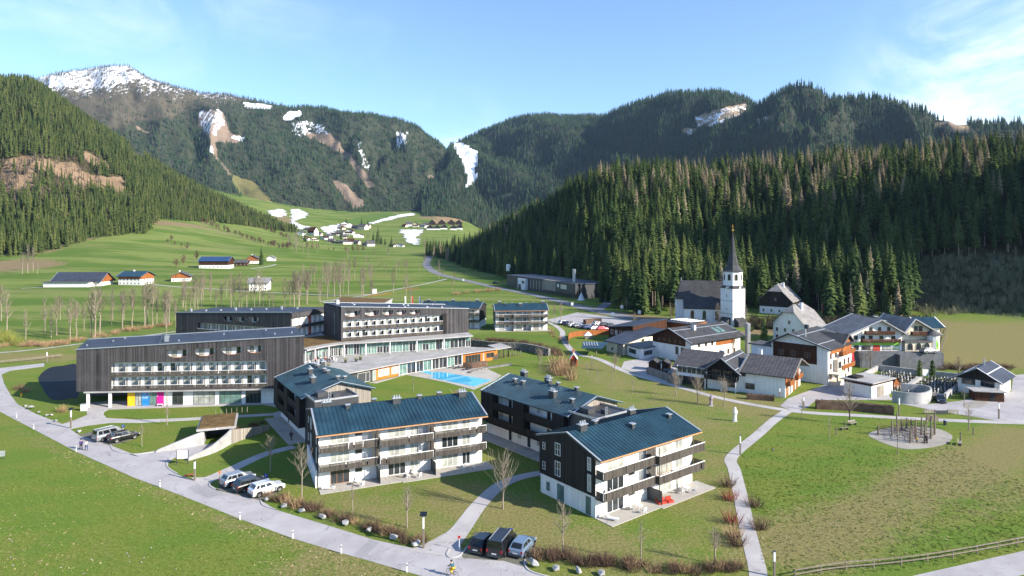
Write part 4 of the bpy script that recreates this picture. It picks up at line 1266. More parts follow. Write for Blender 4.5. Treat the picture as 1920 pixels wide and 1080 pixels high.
def garden_set(loc, rz, label, chairs=3, mat='whiteframe', group=None):
 e = empty('garden_table', loc, rz, label, 'table', group)
 t = LB(); p = [(math.cos(a) * .5, math.sin(a) * .5) for a in [k * math.pi / 5 for k in range(10)]]
 t.prism(p, .70, .74); t.build('tabletop', M[mat], e)
 for k in range(3):
  l = LB(); a = k * 2.1; l.tube([(.08 * math.cos(a), .08 * math.sin(a), .70), (.4 * math.cos(a), .4 * math.sin(a), 0)], .025, 5); l.build('leg', M[mat], e)
 out = [e]
 for k in range(chairs):
  a = rz + .6 + k * 6.283 / max(3, chairs)
  c = Vector(loc) + Vector((math.cos(a), math.sin(a), 0)) * .95
  out.append(garden_chair(c, a + math.pi, 'pale garden chair pulled up to a terrace table', mat))
 return out
def garden_chair(loc, rz, label, mat='whiteframe'):
 e = empty('garden_chair', loc, rz, label, 'chair', 'garden chairs on the terraces and balconies')
 I = lambda a, b, z: (a, b, z)
 s = LB(); s.box(I, -.22, .24, -.23, .23, .40, .44); s.build('seat', M[mat], e)
 b = LB(); b.hexa([(-.24, -.23, .45), (-.20, -.23, .45), (-.20, .23, .45), (-.24, .23, .45), (-.38, -.23, .92), (-.34, -.23, .92), (-.34, .23, .92), (-.38, .23, .92)]); b.build('backrest', M[mat], e)
 for x, y in ((-.2, -.2), (-.2, .2), (.2, -.2), (.2, .2)):
  l = LB(); l.box(I, x - .02, x + .02, y - .02, y + .02, 0, .397); l.build('leg', M[mat], e)
 return e
GROUP_APT = None
M['blueroof'] = simple('blue_standing_seam', (.019, .053, .075, 1), .40, .5, .2, .40, .35)
M['soffit'] = simple('larch_soffit', (.38, .17, .075, 1), .7, .3, 0, .2, 2)
def apartment_front(name, o, u, L, D, label, hb=8.0, hr=9.7, tr=None, dark_left=True, seed=1, bays=3, detail=True, roof_ov=(.5, .5, 1.3, .5)):
 """three-storey block with balconies along its front and black timber at its gable ends"""
 un = Vector((u[0], u[1])).normalized(); v = Vector((-un.y, un.x))
 fr = FR(o, un, v)
 e = empty(name, (o[0], o[1], 0), 0, label, 'apartment block')
 r = random.Random(seed)
 q = tr or D * .46
 gable_wall(e, fr, L, D, hb, hr, q, 'plaster')
 # black boarding on the two upper floors of both gable ends and along the back
 for sx, nm in ((-.14, 0), (L + .01, 1)):
  mb = MB()
  ring = [(-.02, 2.75), (D + .02, 2.75), (D + .02, hb + .02), (q, hr + .02), (-.02, hb + .02)]
  A = [fr(sx, t, z) for t, z in ring]; B = [fr(sx + .13, t, z) for t, z in ring]
  mb.face(A); mb.face(B[::-1])
  for k in range(5): mb.face([A[k], A[(k + 1) % 5], B[(k + 1) % 5], B[k]])
  mb.build('gable_boarding', M['charwood2'], e)
 part(e, 'back_boarding', 'charwood2', [(-.1, L + .1, D + .01, D + .14, 2.75, hb)], fr)
 sl = side_left(fr, D)
 for (a, b, z0, z1) in ((D * .30, D * .40, 6.2, 7.9), (D * .30, D * .40, 3.4, 5.4), (D * .88, D * .94, 5.9, 7.6), (D * .88, D * .94, 3.2, 5.4), (D * .06, D * .11, 6.3, 7.3), (D * .06, D * .11, 3.5, 4.6)):
  win(e, sl, a, b, z0, z1, -.145, 'curtain' if r.random() < .5 else 'glass', 'whiteframe', 1 if b - a > .8 else 0, bars=1)
 for (a, b, z0, z1) in ((D * .12, D * .18, .7, 1.9), (D * .33, D * .45, .1, 2.3), (D * .84, D * .92, .1, 2.4)):
  win(e, sl, a, b, z0, z1, -.004, 'greenglass', 'frame', 1)
 # roof
 ro = gable_roof(e, fr, L, D, hb, hr, q, 's', roof_ov, .20, 'blueroof', .62, 'metal')
 part(e, 'soffit', 'soffit', [(-.3, L + .3, -1.1, -.03, hb - .42, hb - .34)], fr)
 part(e, 'gutter', 'copperedge', [(-.5, L + .5, -1.42, -1.32, hb - .46, hb - .30)], fr)
 for k in range(bays * 2 + 1):
  s = L * (k + .5) / (bays * 2 + 1) + r.uniform(-.6, .6)
  tt = q + r.choice((-.9, .8, -.3, 1.6, -2.2))
  big = k % 3 == 0
  z = roof_z(tt, D, q, hb, hr) + .25
  chimney(ro, fr, s, tt, z, 1.25 if big else .6, .7 if big else .55, .75 if big else .5, 'dmetal', True, 3 if big else 0)
 # bays
 bw = L / bays
 dep = 1.5
 for b in range(bays):
  s0 = b * bw
  out = -dep if b % 2 == 0 else -dep - .5
  for fl, z in enumerate((0, 2.72, 5.42)):
   w0 = s0 + .08 * bw
   w1 = w0 + .46 * bw
   win(e, fr, s0 + .20 * bw, s0 + .52 * bw, z + .12, z + 2.25, 0, 'curtain' if r.random() < .75 else 'glass', r.choice(('woodframe', 'whiteframe', 'whiteframe')), 2, label=None)
   if b == 0:
    win(e, fr, s0 + .62 * bw, s0 + .74 * bw, z + 1.35, z + 1.95, 0, 'glass', 'frame', 0)
   else:
    win(e, fr, s0 + .60 * bw, s0 + .76 * bw, z + .12, z + 2.25, 0, r.choice(('curtain', 'glass', 'curtain')), 'whiteframe', 1)
   if fl:
    a, c = (s0 - .1 if b == 0 else s0 + .15, s0 + (.97 if b < bays - 1 else 1.02) * bw)
    railing(e, fr, a, c, out, z, z + 1.02, 'rail', .19, slab=-out - .004)
    if r.random() < .8 and detail:
     garden_chair(fr(s0 + bw * r.uniform(.2, .8), out + .6, z + .005), r.uniform(0, 6), 'pale chair standing on an apartment balcony')
  # screens between the bays, posts through all floors
  if b:
   n = 7
   for fl, (z0, z1) in enumerate(((2.55, 5.1), (5.25, 7.6))):
    mb = MB()
    for k in range(n):
     mb.box(fr, s0 - .10, s0 - .05, -dep + k * dep / n, -dep + (k + .72) * dep / n, z0, z1)
    for k in range(6):
     mb.box(fr, s0 - .95 + k * .17, s0 - .84 + k * .17, -dep - .02, -dep + .02, z0, z1)
    mb.build('privacy_screen', M['rail'], e)
   mb = MB(); p0 = Vector(fr(s0, -dep - .62, 0)); mb.tube([p0, p0 + Vector((0, 0, hb - .45))], .06, 6); mb.build('post', M['dmetal'], e)
   mb = MB(); mb.box(fr, s0 - .06, s0 + .0, -2.6, -.02, .06, 1.9); mb.build('terrace_screen', M['dmetal'], e)
 part(e, 'terrace', 'slab', [(-.1, L * .46, -3.0, -.005, -.2, .075), (L * .46, L + .9, -3.4, -.005, -.2, .07)], fr)
 if detail:
  for b in range(bays):
   p = fr(b * bw + bw * .62, -1.9, .08)
   garden_set(p, r.uniform(0, 6), 'round pale garden table on the ground-floor terrace of the ' + ('front' if seed == 1 else 'right') + ' apartment block', 2 + b % 2, group='garden tables on the terraces')
  lounger(fr(1.2, -1.6, .08), r.uniform(0, 3), 'pale sun lounger at the near end of the ' + ('front' if seed == 1 else 'right') + ' block terrace')
 return e, fr
E_, frE = apartment_front('apartment_block', (-27.9, 92.3), (23.1, 10.1), 25.2, 12.5, 'three-storey apartment block with blue roof and balconies, front centre, between two footpaths', seed=1)
G_, frG = apartment_front('apartment_block', (10.7, 81.9), (15.6, 12.0), 19.9, 10.9, 'three-storey apartment block with blue roof nearest the right lawn, red cushions on its terrace', seed=2, bays=2)
for (s, t, w) in ((13.5, -2.2, .62), (14.7, -2.6, .45)):
 e_ = empty('cushion', frG(s - 3.2, t, .08), .4, 'red cushion on the terrace of the right apartment block' if w > .5 else 'small red cushion beside the larger one on the terrace', 'cushion')
 I = lambda a, b, z: (a, b, z)
 m_ = LB(); m_.box(I, -w, w, -.35, .35, .0, .28); o_ = m_.build('seat', M['red'], e_)
 m_ = LB(); m_.box(I, -w, w, .36, .52, .0, .62); m_.build('backrest', M['red'], e_)
# low white wall running out from the left corner of block E
def garden_wall(a, b, h0, h1, th, label, mat='bluewhite'):
 a, b = Vector(a), Vector(b)
 d = (b - a).to_2d().normalized(); n = Vector((-d.y, d.x)) * th / 2
 ring = [a.to_2d() - n, b.to_2d() - n, b.to_2d() + n, a.to_2d() + n]
 mb = MB(); mb.prism([(p.x, p.y) for p in ring], -.2, [h0, h1, h1, h0])
 return tag(mb.build('garden_wall', M[mat]), label, 'wall')
garden_wall(frE(-.35, -.3, 0), frE(-.35, 11.0, 0), 2.5, 2.9, .22, 'low white wall along the left end of the front apartment block')
def apartment_side(name, o, u, L, D, label, seed, hb=8.0, hr=9.8, annex=True):
 """block of the same kind seen from its access side: white walls behind black galleries"""
 un = Vector((u[0], u[1])).normalized(); v = Vector((-un.y, un.x))
 fr = FR(o, un, v)
 e = empty(name, (o[0], o[1], 0), 0, label, 'apartment block')
 r = random.Random(seed)
 q = D * .5
 gable_wall(e, fr, L, D, hb, hr, q, 'plaster')
 for sx, mat in ((-.14, 'charwood2'), (L + .01, 'greywood')):
  mb = MB()
  ring = [(-.02, 2.75), (D + .02, 2.75), (D + .02, hb + .02), (q, hr + .02), (-.02, hb + .02)]
  A = [fr(sx, t, z) for t, z in ring]; B = [fr(sx + .13, t, z) for t, z in ring]
  mb.face(A); mb.face(B[::-1])
  for k in range(5): mb.face([A[k], A[(k + 1) % 5], B[(k + 1) % 5], B[k]])
  mb.build('gable_boarding', M[mat], e)
 part(e, 'back_boarding', 'charwood2', [(-.1, L + .1, D + .01, D + .14, .0, hb)], fr)
 ro = gable_roof(e, fr, L, D, hb, hr, q, 's', (.6, .9, 1.2, .7), .20, 'blueroof', .62, 'metal')
 for k in range(9):
  s = L * (k + .6) / 9.4
  tt = q + r.choice((.2, -3.2, -2.0, .2, 2.2))
  big = k % 3 == 0
  chimney(ro, fr, s, tt, roof_z(tt, D, q, hb, hr) + .25, 1.3 if big else .6, .8 if big else .55, 1.0 if big else .55, 'dmetal', True, 3 if big else 0)
 for fl, z in ((1, 2.72), (2, 5.42)):
  part(e, 'gallery', 'charwood2', [(1.5, L - .5, -1.3, -1.18, z - .35, z + 1.05), (1.5, L - .5, -1.3, -.004, z - .25, z - .05)], fr)
 for s0, s1 in ((-.1, 3.4), (L * .42, L * .55), (L - 2.6, L + .1)):
  part(e, 'stair_tower', 'charwood2', [(s0, s1, -1.36, -.006, 2.6, hb - .3)], fr)
 for z in (0, 2.75, 5.45):
  for k in range(6):
   s = 3.8 + (L - 6.5) * k / 6
   if r.random() < .2: continue
   if k % 2: win(e, fr, s, s + .95, z + .1, z + 2.15, 0, 'glass', 'whiteframe', 0, name='door')
   else: win(e, fr, s, s + 1.0, z + 1.0, z + 2.1, 0, 'curtain', 'whiteframe', 1)
 if annex:
  fa = fr.sub(L + .16, -1.0, (1, 0), (0, 1))
  part(e, 'lift_house', 'dmetal', [(0, 6.0, 0.6, 8.2, 0, 8.3)], fa)
  part(e, 'parapet', 'metal', [(0, 6.0, .6, .7, 8.31, 8.62), (0, 6.0, 8.1, 8.2, 8.31, 8.62), (5.9, 6.0, .7, 8.1, 8.31, 8.62)], fa)
  part(e, 'vent_box', 'dmetal', [(1.0, 3.0, 2.0, 3.6, 8.32, 9.1)], fa)
  part(e, 'vent_box', 'dmetal', [(3.6, 4.6, 4.2, 5.4, 8.32, 8.9)], fa)
  part(e, 'ladder', 'metal', [(5.6, 5.66, 3.0, 3.04, 8.32, 9.9), (5.6, 5.66, 3.45, 3.49, 8.32, 9.9)] + [(5.61, 5.65, 3.04, 3.45, 8.5 + .25 * k, 8.53 + .25 * k) for k in range(6)], fa)
 part(e, 'plinth_path', 'slab', [(.5, L, -3.2, -.006, -.2, .05)], fr)
 return e, fr
F_, frF = apartment_side('apartment_block', (-4.6, 118.3), (14.1, -17.0), 21.5, 11.2, 'dark apartment block behind the right front block, long black gallery side turned to the left', 5)
D_, frD = apartment_side('apartment_block', (-46.6, 129.0), (10.7, -16.6), 19.4, 11.6, 'dark apartment block between the long hotel wing and the front centre block', 6)
C1_, frC1 = apartment_front('apartment_block', (-6.4, 247.0), (20.2, 2.0), 20.3, 11.0, 'rear apartment block with blue roof nearest the car park', seed=8, detail=False)
C2_, frC2 = apartment_front('apartment_block', (-37.0, 258.0), (24.0, -4.6), 24.5, 11.5, 'rear apartment block half hidden behind the middle hotel wing', seed=9, detail=False)
# ------------------------------------------------------------------ hotel wings
def shell_front(par, fr, L, zb, ztop, rec, holes, th=.5, mat='charwood', name='facade'):
 """boarded front with one long opening and a row of bowl-shaped ones, built up of narrow upright pieces"""
 mb = MB()
 cuts = {0, L, rec[0], rec[1]}
 for h in holes: cuts |= {h[0] + (h[1] - h[0]) * k / 14 for k in range(15)}
 cuts |= {L * k / 24 for k in range(25)}
 c = sorted(cuts)
 for a, b in zip(c[:-1], c[1:]):
  if b - a < 1e-4: continue
  m = (a + b) / 2
  za, zb2 = ztop(a), ztop(b)
  lo = zb
  if rec[0] < m < rec[1]: lo = rec[3]
  segs = [(lo, lo, za, zb2)]
  if rec[0] < m < rec[1] and rec[2] > zb + .05: segs.append((zb, zb, rec[2], rec[2]))
  for h in holes:
   if h[0] < m < h[1]:
    def bot(s):
     x = abs((s - (h[0] + h[1]) / 2) / ((h[1] - h[0]) / 2))
     return h[3] - (h[3] - h[2]) * max(0, 1 - min(1, x) ** 2.6) ** .5
    segs[0] = (lo, lo, bot(a), bot(b)); segs.append((h[3], h[3], za, zb2))
  for l0, l1, h0, h1 in segs:
   if min(h0 - l0, h1 - l1) < .01 and max(h0 - l0, h1 - l1) < .02: continue
   mb.hexa([fr(a, 0, l0), fr(b, 0, l1), fr(b, th, l1), fr(a, th, l0), fr(a, 0, h0), fr(b, 0, h1), fr(b, th, h1), fr(a, th, h0)])
 return mb.build(name, M[mat], par)
def hotel_wing(name, o, u, L, v, D, zb, zl, zr, rec, floors, holes, label, seed, nb, roofmat='bitumen', backmat='charwood', red=False):
 fr = FR(o, u, v)
 e = empty(name, (o[0], o[1], 0), 0, label, 'hotel wing')
 r = random.Random(seed)
 zt = lambda s: zl + (zr - zl) * s / L
 dep = 1.25
 # body behind the front, sides and back boarded
 mb = MB()
 mb.hexa([fr(0, dep, zb), fr(L, dep, zb), fr(L, D, zb), fr(0, D, zb), fr(0, dep, zl - .25), fr(L, dep, zr - .25), fr(L, D, zl * .0 + zr - .25), fr(0, D, zl - .25)])
 mb.build('wall', M[backmat], e)
 shell_front(e, fr, L, zb, lambda s: zt(s) - .02, rec, holes)
 part(e, 'end_wall', backmat, [(0, .35, .5, dep - .004, zb, min(zl, zr) - .3)], fr)
 part(e, 'end_wall', backmat, [(L - .35, L, .5, dep - .004, zb, min(zl, zr) - .3)], fr)
 part(e, 'recess_wall', 'plaster', [(rec[0] - .3, rec[1] + .3, dep - .06, dep - .005, rec[2] - .2, rec[3] + .25)], fr)
 # roof, its parapet and joints
 mb = MB()
 mb.hexa([fr(-.1, -.1, zl), fr(L + .1, -.1, zr), fr(L + .1, D + .1, zr), fr(-.1, D + .1, zl), fr(-.1, -.1, zl + .14), fr(L + .1, -.1, zr + .14), fr(L + .1, D + .1, zr + .14), fr(-.1, D + .1, zl + .14)])
 for k in range(1, 6):
  s = L * k / 6
  mb.hexa([fr(s - .06, .3, zt(s) + .13), fr(s + .06, .3, zt(s) + .13), fr(s + .06, D - .3, zt(s) + .13), fr(s - .06, D - .3, zt(s) + .13)] + [fr(s - .06, .3, zt(s) + .2), fr(s + .06, .3, zt(s) + .2), fr(s + .06, D - .3, zt(s) + .2), fr(s - .06, D - .3, zt(s) + .2)])
 ro = mb.build('roof', M[roofmat], e)
 mb = MB()
 for t0, t1 in ((-.13, .02), (D - .02, D + .13)):
  mb.hexa([fr(-.13, t0, zl + .144), fr(L + .13, t0, zr + .144), fr(L + .13, t1, zr + .144), fr(-.13, t1, zl + .144), fr(-.13, t0, zl + .30), fr(L + .13, t0, zr + .30), fr(L + .13, t1, zr + .30), fr(-.13, t1, zl + .30)])
 mb.build('parapet', M['metal'], ro)
 for k in range(10):
  s, t = r.uniform(1, L - 1), r.uniform(1.5, D - 1)
  w = .9 if k == 0 else r.choice((.3, .3, .45))
  chimney(ro, fr, s, t, zt(s) + .2, w, w, 1.2 if k == 0 else .3, 'metal', False, name='roof_vent')
 # balconies and rooms in the long opening
 bw = (rec[1] - rec[0]) / nb
 for z in floors:
  railing(e, fr, rec[0] + .02, rec[1] - .02, .10, z, z + .86, 'rail', .3, slab=dep - .18)
  for b in range(nb):
   s0 = rec[0] + b * bw
   win(e, fr, s0 + .10 * bw, s0 + .22 * bw, z + .1, z + 2.3, dep - .06, 'glass' if r.random() < .3 else 'curtain', 'whiteframe', 0)
   win(e, fr, s0 + .52 * bw, s0 + .86 * bw, z + .1, z + 2.3, dep - .06, 'curtain' if r.random() < .8 else 'glass', 'frame', 1)
   if b:
    part(e, 'divider', 'charwood2', [(s0 - .05, s0 + .05, .25, dep - .07, z + .02, z + 1.9)], fr)
   if r.random() < .7:
    garden_chair(fr(s0 + .4 * bw, .6, z + .004), r.uniform(0, 6), 'pale chair standing on a hotel balcony')
 for h in holes:
  part(e, 'loggia_back', 'plaster', [(h[0] - .2, h[1] + .2, dep - .06, dep - .005, h[2] - .2, h[3] + .15)], fr)
  part(e, 'loggia_floor', 'copperedge', [(h[0] - .2, h[1] + .2, .51, dep - .07, h[2] - .16, h[2] - .02)], fr)
  win(e, fr, h[0] + .25 * (h[1] - h[0]), h[0] + .48 * (h[1] - h[0]), h[2] + .1, h[3] - .1, dep - .06, 'curtain', 'frame', 1)
  win(e, fr, h[0] + .72 * (h[1] - h[0]), h[0] + .88 * (h[1] - h[0]), h[2] + .1, h[3] - .1, dep - .06, 'glass', 'frame', 0)
  mb = MB()
  pts = []
  for k in range(13):
   x = -1 + 2 * k / 12
   s = (h[0] + h[1]) / 2 + x * (h[1] - h[0]) / 2 * .97
   z = h[3] - (h[3] - h[2]) * max(0, 1 - abs(x) ** 2.6) ** .5
   pts.append(Vector(fr(s, -.05, z + .03)))
  mb.tube(pts[2:-2], .03, 5); mb.build('loggia_rim', M['red' if red else 'soffit'], e)
 return e, fr, zt
# left wing, on columns
LA = 47.0
A_, frA, ztA = hotel_wing('hotel_wing', (-91.9, 135.0), (46.7, 3.5), LA, (-7.2, 15.0), 15.0, 3.4, 12.15, 14.5, (LA * .15, LA * .833, 3.62, 9.45), (3.75, 6.65),
 [(LA * .387, LA * .488, 10.3, 12.0), (LA * .508, LA * .609, 10.55, 12.25), (LA * .627, LA * .73, 10.8, 12.5), (LA * .74, LA * .818, 11.05, 12.7)],
 'long black timber hotel wing on the left, with four bowl-shaped openings and coloured panels below', 41, 12)
part(A_, 'floor_edge', 'lightconcrete', [(1.5, LA * .865, -.35, -.004, 3.15, 3.42)], frA)
part(A_, 'ground_floor', 'plaster', [(LA * .219, LA * .90, .9, 12, 0, 3.395)], frA)
part(A_, 'stair_core', 'plaster', [(LA * .865, LA * .925, -.9, 1.0, 0, 3.1)], frA)
part(A_, 'undercroft_wall', 'dmetal', [(.5, LA * .219, 11.0, 11.4, 0, 3.395)], frA)
for s in (LA * .05, LA * .145):
 part(A_, 'column', 'plaster', [(s - .32, s + .32, -.1, .5, 0, 3.14)], frA)
M['yellow'] = simple('yellow_panel', (.83, .47, .02, 1), .6, .3, 0, .05, 1)
M['blue'] = simple('blue_panel', (.03, .25, .62, 1), .6, .3, 0, .3, .5)
M['pink'] = simple('magenta_panel', (.62, .015, .26, 1), .6, .3, 0, .08, 1)
px_s = lambda x: (x - 425) / 1280 * LA
for nm, mt, a, b in (('yellow_panel', 'yellow', 705, 746), ('blue_panel', 'blue', 785, 827), ('magenta_panel', 'pink', 868, 908)):
 p_ = part(A_, nm, mt, [(px_s(a), px_s(b), .78, .895, .05, 3.13)], frA)
 if mt == 'blue': bluep = p_
for a, b, pn in ((748, 784, 'curtain'), (829, 867, 'greenglass'), (956, 1017, 'glass'), (1073, 1197, 'curtain'), (1222, 1348, 'greenglass'), (1372, 1460, 'glass')):
 win(A_, frA, px_s(a), px_s(b), .1, 2.95, .9, pn, 'frame', 3 if b - a > 80 else 1, bars=1 if b - a > 80 else 0)
def lettering(par, text, fr, s, t, z, size, mat, name='lettering'):
 cu = bpy.data.curves.new(name, 'FONT')
 cu.body = text; cu.size = size; cu.extrude = .01; cu.space_line = .95
 tmp = bpy.data.objects.new(name, cu)
 me = bpy.data.meshes.new_from_object(tmp)
 bpy.data.objects.remove(tmp)
 me.materials.clear(); me.materials.append(M[mat])
 o = bpy.data.objects.new(name, me); COL.objects.link(o)
 p = Vector(fr(s, t, z))
 mw = Matrix.Identity(4)
 U = Vector((fr.u.x, fr.u.y, 0)); Z = Vector((0, 0, 1)); N = U.cross(Z)
 mw[0][0], mw[1][0], mw[2][0] = U; mw[0][1], mw[1][1], mw[2][1] = Z; mw[0][2], mw[1][2], mw[2][2] = N
 mw[0][3], mw[1][3], mw[2][3] = p
 o.parent = par
 o.matrix_parent_inverse = parent_inv(par)
 o.matrix_basis = mw
 return o
lettering(bluep, 'Una tuat\nentspann\nwohl', frA, px_s(788), .76, 2.62, .55, 'whiteframe')
lettering(A_, 'o', frA, px_s(866), .77, 1.95, .7, 'whiteframe')
part(A_, 'bench', 'whiteframe', [(px_s(872), px_s(904), -.1, .5, .38, .46), (px_s(872), px_s(874), -.1, .5, .04, .379), (px_s(902), px_s(904), -.1, .5, .04, .379)], frA)
# joint in the left wing's roof
part(A_, 'roof_step', 'dmetal', [(LA * .352, LA * .365, .2, 14.5, 12.9, 13.35)], frA)
part(A_, 'stair_block', 'charwood2', [(LA * .955, LA * 1.02, -1.2, 6, 0, 6.2)], frA)
# middle wing on the restaurant
LB_ = 38.3
B_, frB, ztB = hotel_wing('hotel_wing', (-47.5, 178.0), (34.3, 17.2), LB_, (-8.6, 12.4), 14.8, 7.05, 16.5, 14.1, (LB_ * .012, LB_ * .80, 7.2, 13.0), (7.3, 10.2),
 [(LB_ * .02, LB_ * .14, 13.75, 15.3), (LB_ * .167, LB_ * .28, 13.7, 15.2), (LB_ * .30, LB_ * .39, 13.65, 15.05), (LB_ * .406, LB_ * .49, 13.55, 14.85), (LB_ * .508, LB_ * .597, 13.45, 14.7)],
 'black timber hotel wing standing on the glass restaurant, with five bowl-shaped openings', 43, 13, red=True)
part(B_, 'dark_slot', 'charwood2', [(LB_ * .785, LB_ * .815, -.02, .3, 7.06, 13.2)], frB)
slB = side_left(frB, 14.8)
win(B_, slB, 9.0, 9.7, 8.2, 14.5, -.005, 'greenglass', 'frame', 0, bars=2)
slB2 = side_right(frB, LB_)
for z in (7.4, 10.3, 12.6):
 win(B_, slB2, .6, 1.8, z, z + 1.7, -.005, 'curtain', 'whiteframe', 1)
# flat-roofed link between, low, with brown planted roof
M['plantroof'] = simple('planted_roof', (.13, .085, .038, 1), .95, .1, 0, .35, .8)
def flat_block(name, ring, h, label, mat, roofm, cat='wing', edge='lightconcrete', z0=0.0, edge_h=.35):
 pts = [Vector((p[0], p[1])) for p in ring]
 c = sum(pts, Vector((0, 0))) / len(pts)
 e = empty(name, (c.x, c.y, z0), 0, label, cat)
 mb = MB(); mb.prism([tuple(p) for p in pts], z0, h); mb.build('wall', M[mat], e)
 big = [p + (p - c).normalized() * .5 for p in pts]
 mb = MB(); mb.prism([tuple(p) for p in big], h + .003, h + .05 + edge_h); mb.build('roof_edge', M[edge], e)
 ins = [p + (c - p).normalized() * .5 for p in pts]
 mb = MB(); mb.prism([tuple(p) for p in ins], h + .05 + edge_h + .003, h + .05 + edge_h + .05); mb.build('roof', M[roofm], e)
 return e
flat_block('link_building', [at(610, 572, 6.5), at(640, 556, 6.5), at(735, 560, 6.5), at(700, 580, 6.5)], 6.0, 'flat-roofed building with brown planted roof behind the middle hotel wing', 'lightconcrete', 'plantroof')
# rear left wing with two fronts
A2_ = empty('hotel_wing', (-63, 183, 0), 0, 'rear black hotel wing with orange-red doors, behind the left wing', 'hotel wing')
u2 = Vector((42, -17)).normalized(); L2 = 45.0
frA2 = FR((-105, 200), u2, Vector((-u2.y, u2.x)))
D2 = 15.5
z2 = lambda s: 12.2 + 2.0 * s / L2
mb = MB(); mb.hexa([frA2(0, 1.7, 3), frA2(L2 - .5, 1.7, 3), frA2(L2 - .5, D2, 3), frA2(0, D2, 3), frA2(0, 1.7, 11.9), frA2(L2 - .5, 1.7, 13.9), frA2(L2 - .5, D2, 13.9), frA2(0, D2, 11.9)])
mb.build('wall', M['charwood'], A2_)
hol2 = [(L2 * .43, L2 * .52, 10.7, 12.2), (L2 * .535, L2 * .626, 10.8, 12.35), (L2 * .64, L2 * .74, 10.9, 12.5)]
shell_front(A2_, frA2, L2, 3.0, lambda s: z2(s) - .02, (L2 * .2, L2 * .88, 3.4, 9.8), hol2)
part(A2_, 'recess_wall', 'plaster', [(L2 * .18, L2 * .9, 1.64, 1.69, 3.4, 10.0)], frA2)
for h in hol2:
 part(A2_, 'loggia_back', 'plaster', [(h[0] - .2, h[1] + .2, 1.64, 1.69, h[2] - .2, h[3] + .1)], frA2)
 win(A2_, frA2, h[0] + 1, h[0] + 2.2, h[2] + .1, h[3], 1.63, 'glass', 'frame', 1)
for z in (4.0, 7.0):
 railing(A2_, frA2, L2 * .2, L2 * .88, .1, z, z + 1, 'rail', .3, slab=1.5)
 for k in range(9):
  s = L2 * .22 + k * 3.3
  win(A2_, frA2, s, s + 1.5, z + .1, z + 2.3, 1.63, 'curtain', 'woodframe', 1)
  win(A2_, frA2, s + 2.0, s + 2.4, z + .1, z + 2.3, 1.63, 'glass', 'woodframe', 0)
mb = MB(); mb.hexa([frA2(-.1, -.1, 12.2), frA2(L2 + .1, -.1, 14.2), frA2(L2 + .1, D2 + .1, 14.2), frA2(-.1, D2 + .1, 12.2), frA2(-.1, -.1, 12.5), frA2(L2 + .1, -.1, 14.5), frA2(L2 + .1, D2 + .1, 14.5), frA2(-.1, D2 + .1, 12.5)])
roA2 = mb.build('roof', M['bitumen'], A2_)
mb = MB(); mb.hexa([frA2(-.14, -.14, 12.504), frA2(L2 + .14, -.14, 14.504), frA2(L2 + .14, .1, 14.504), frA2(-.14, .1, 12.504), frA2(-.14, -.14, 12.66), frA2(L2 + .14, -.14, 14.66), frA2(L2 + .14, .1, 14.66), frA2(-.14, .1, 12.66)])
mb.build('parapet', M['metal'], roA2)
for k in range(8): chimney(roA2, frA2, 3 + k * 5.1, 3 + (k * 37 % 9), z2(3 + k * 5.1) + .25, .5, .5, .5 + .5 * (k % 3 == 0), 'metal', False, name='roof_vent')
srA2 = side_right(frA2, L2)
for z, zt_ in ((3.0, 3.9), (6.3, 7.1), (9.6, 10.4), (12.9, 14.15)):
 part(A2_, 'band', 'charwood', [(0, D2, -.4, .48, z, zt_)], srA2)
part(A2_, 'recess_wall', 'plaster', [(.3, D2 - .3, .42, .48, 3.9, 12.9)], srA2)
for z in (3.95, 7.15, 10.45):
 for k in range(6):
  s = .9 + k * 2.35
  if k == 3: win(A2_, srA2, s, s + 1.2, z, z + 2.2, .42, 'red', 'woodframe', 0, name='door', label='orange-red balcony door')
  else: win(A2_, srA2, s, s + 1.2, z, z + 2.2, .42, 'curtain', 'whiteframe', 1)
 part(A2_, 'handrail', 'whitemetal', [(.1, D2 - .1, -.38, -.33, z + .95, z + 1.0)], srA2)
# restaurant and spa: curved glass storey over a long orange timber front
R_ = empty('restaurant', (-34, 178, 0), 0, 'curved glass restaurant below the middle hotel wing', 'restaurant')
up = [at(x, y, 3.4) for x, y in ((566, 682), (585, 677), (612, 671.5), (643, 667), (685, 664.5), (730, 661.5), (780, 658.5), (830, 655), (883, 650.5))]
upl = smooth_line(up, 4)
back = [Vector((frB(LB_ + .5, 2, 0)[0], frB(LB_ + .5, 2, 0)[1], 0)), Vector((frB(LB_ + .5, 16, 0)[0], frB(LB_ + .5, 16, 0)[1], 0)), Vector((frB(0, 17, 0)[0], frB(0, 17, 0)[1], 0)), Vector((-58, 196, 0)), Vector((-66, 182, 0))]
def off(line, d):
 out = []
 for i, p in enumerate(line):
  t = (line[min(i + 1, len(line) - 1)] - line[max(i - 1, 0)]); t.z = 0; t.normalize()
  out.append(p + Vector((-t.y, t.x, 0)) * d)
 return out
inner = off(upl, 1.0)
mb = MB(); mb.prism([(p.x, p.y) for p in off(upl, .6) + back], 0, 6.7); mb.build('wall', M['dmetal'], R_)
mb = MB(); mb.prism([(p.x, p.y) for p in off(upl, -1.6) + [b for b in back]], 6.72, 7.02); mb.build('roof', M['greyroof'], R_)
mb = MB(); mb.prism([(p.x, p.y) for p in [off(upl, 1.2)[k] for k in range(0, 17)] + [Vector((-47.6, 179.5, 0)), Vector((-55, 189, 0)), Vector((-62, 183, 0))]], 7.03, 7.12); mb.build('planted_strip', M['plantroof'], R_)
gl = off(upl, .3)
rr_ = random.Random(4)
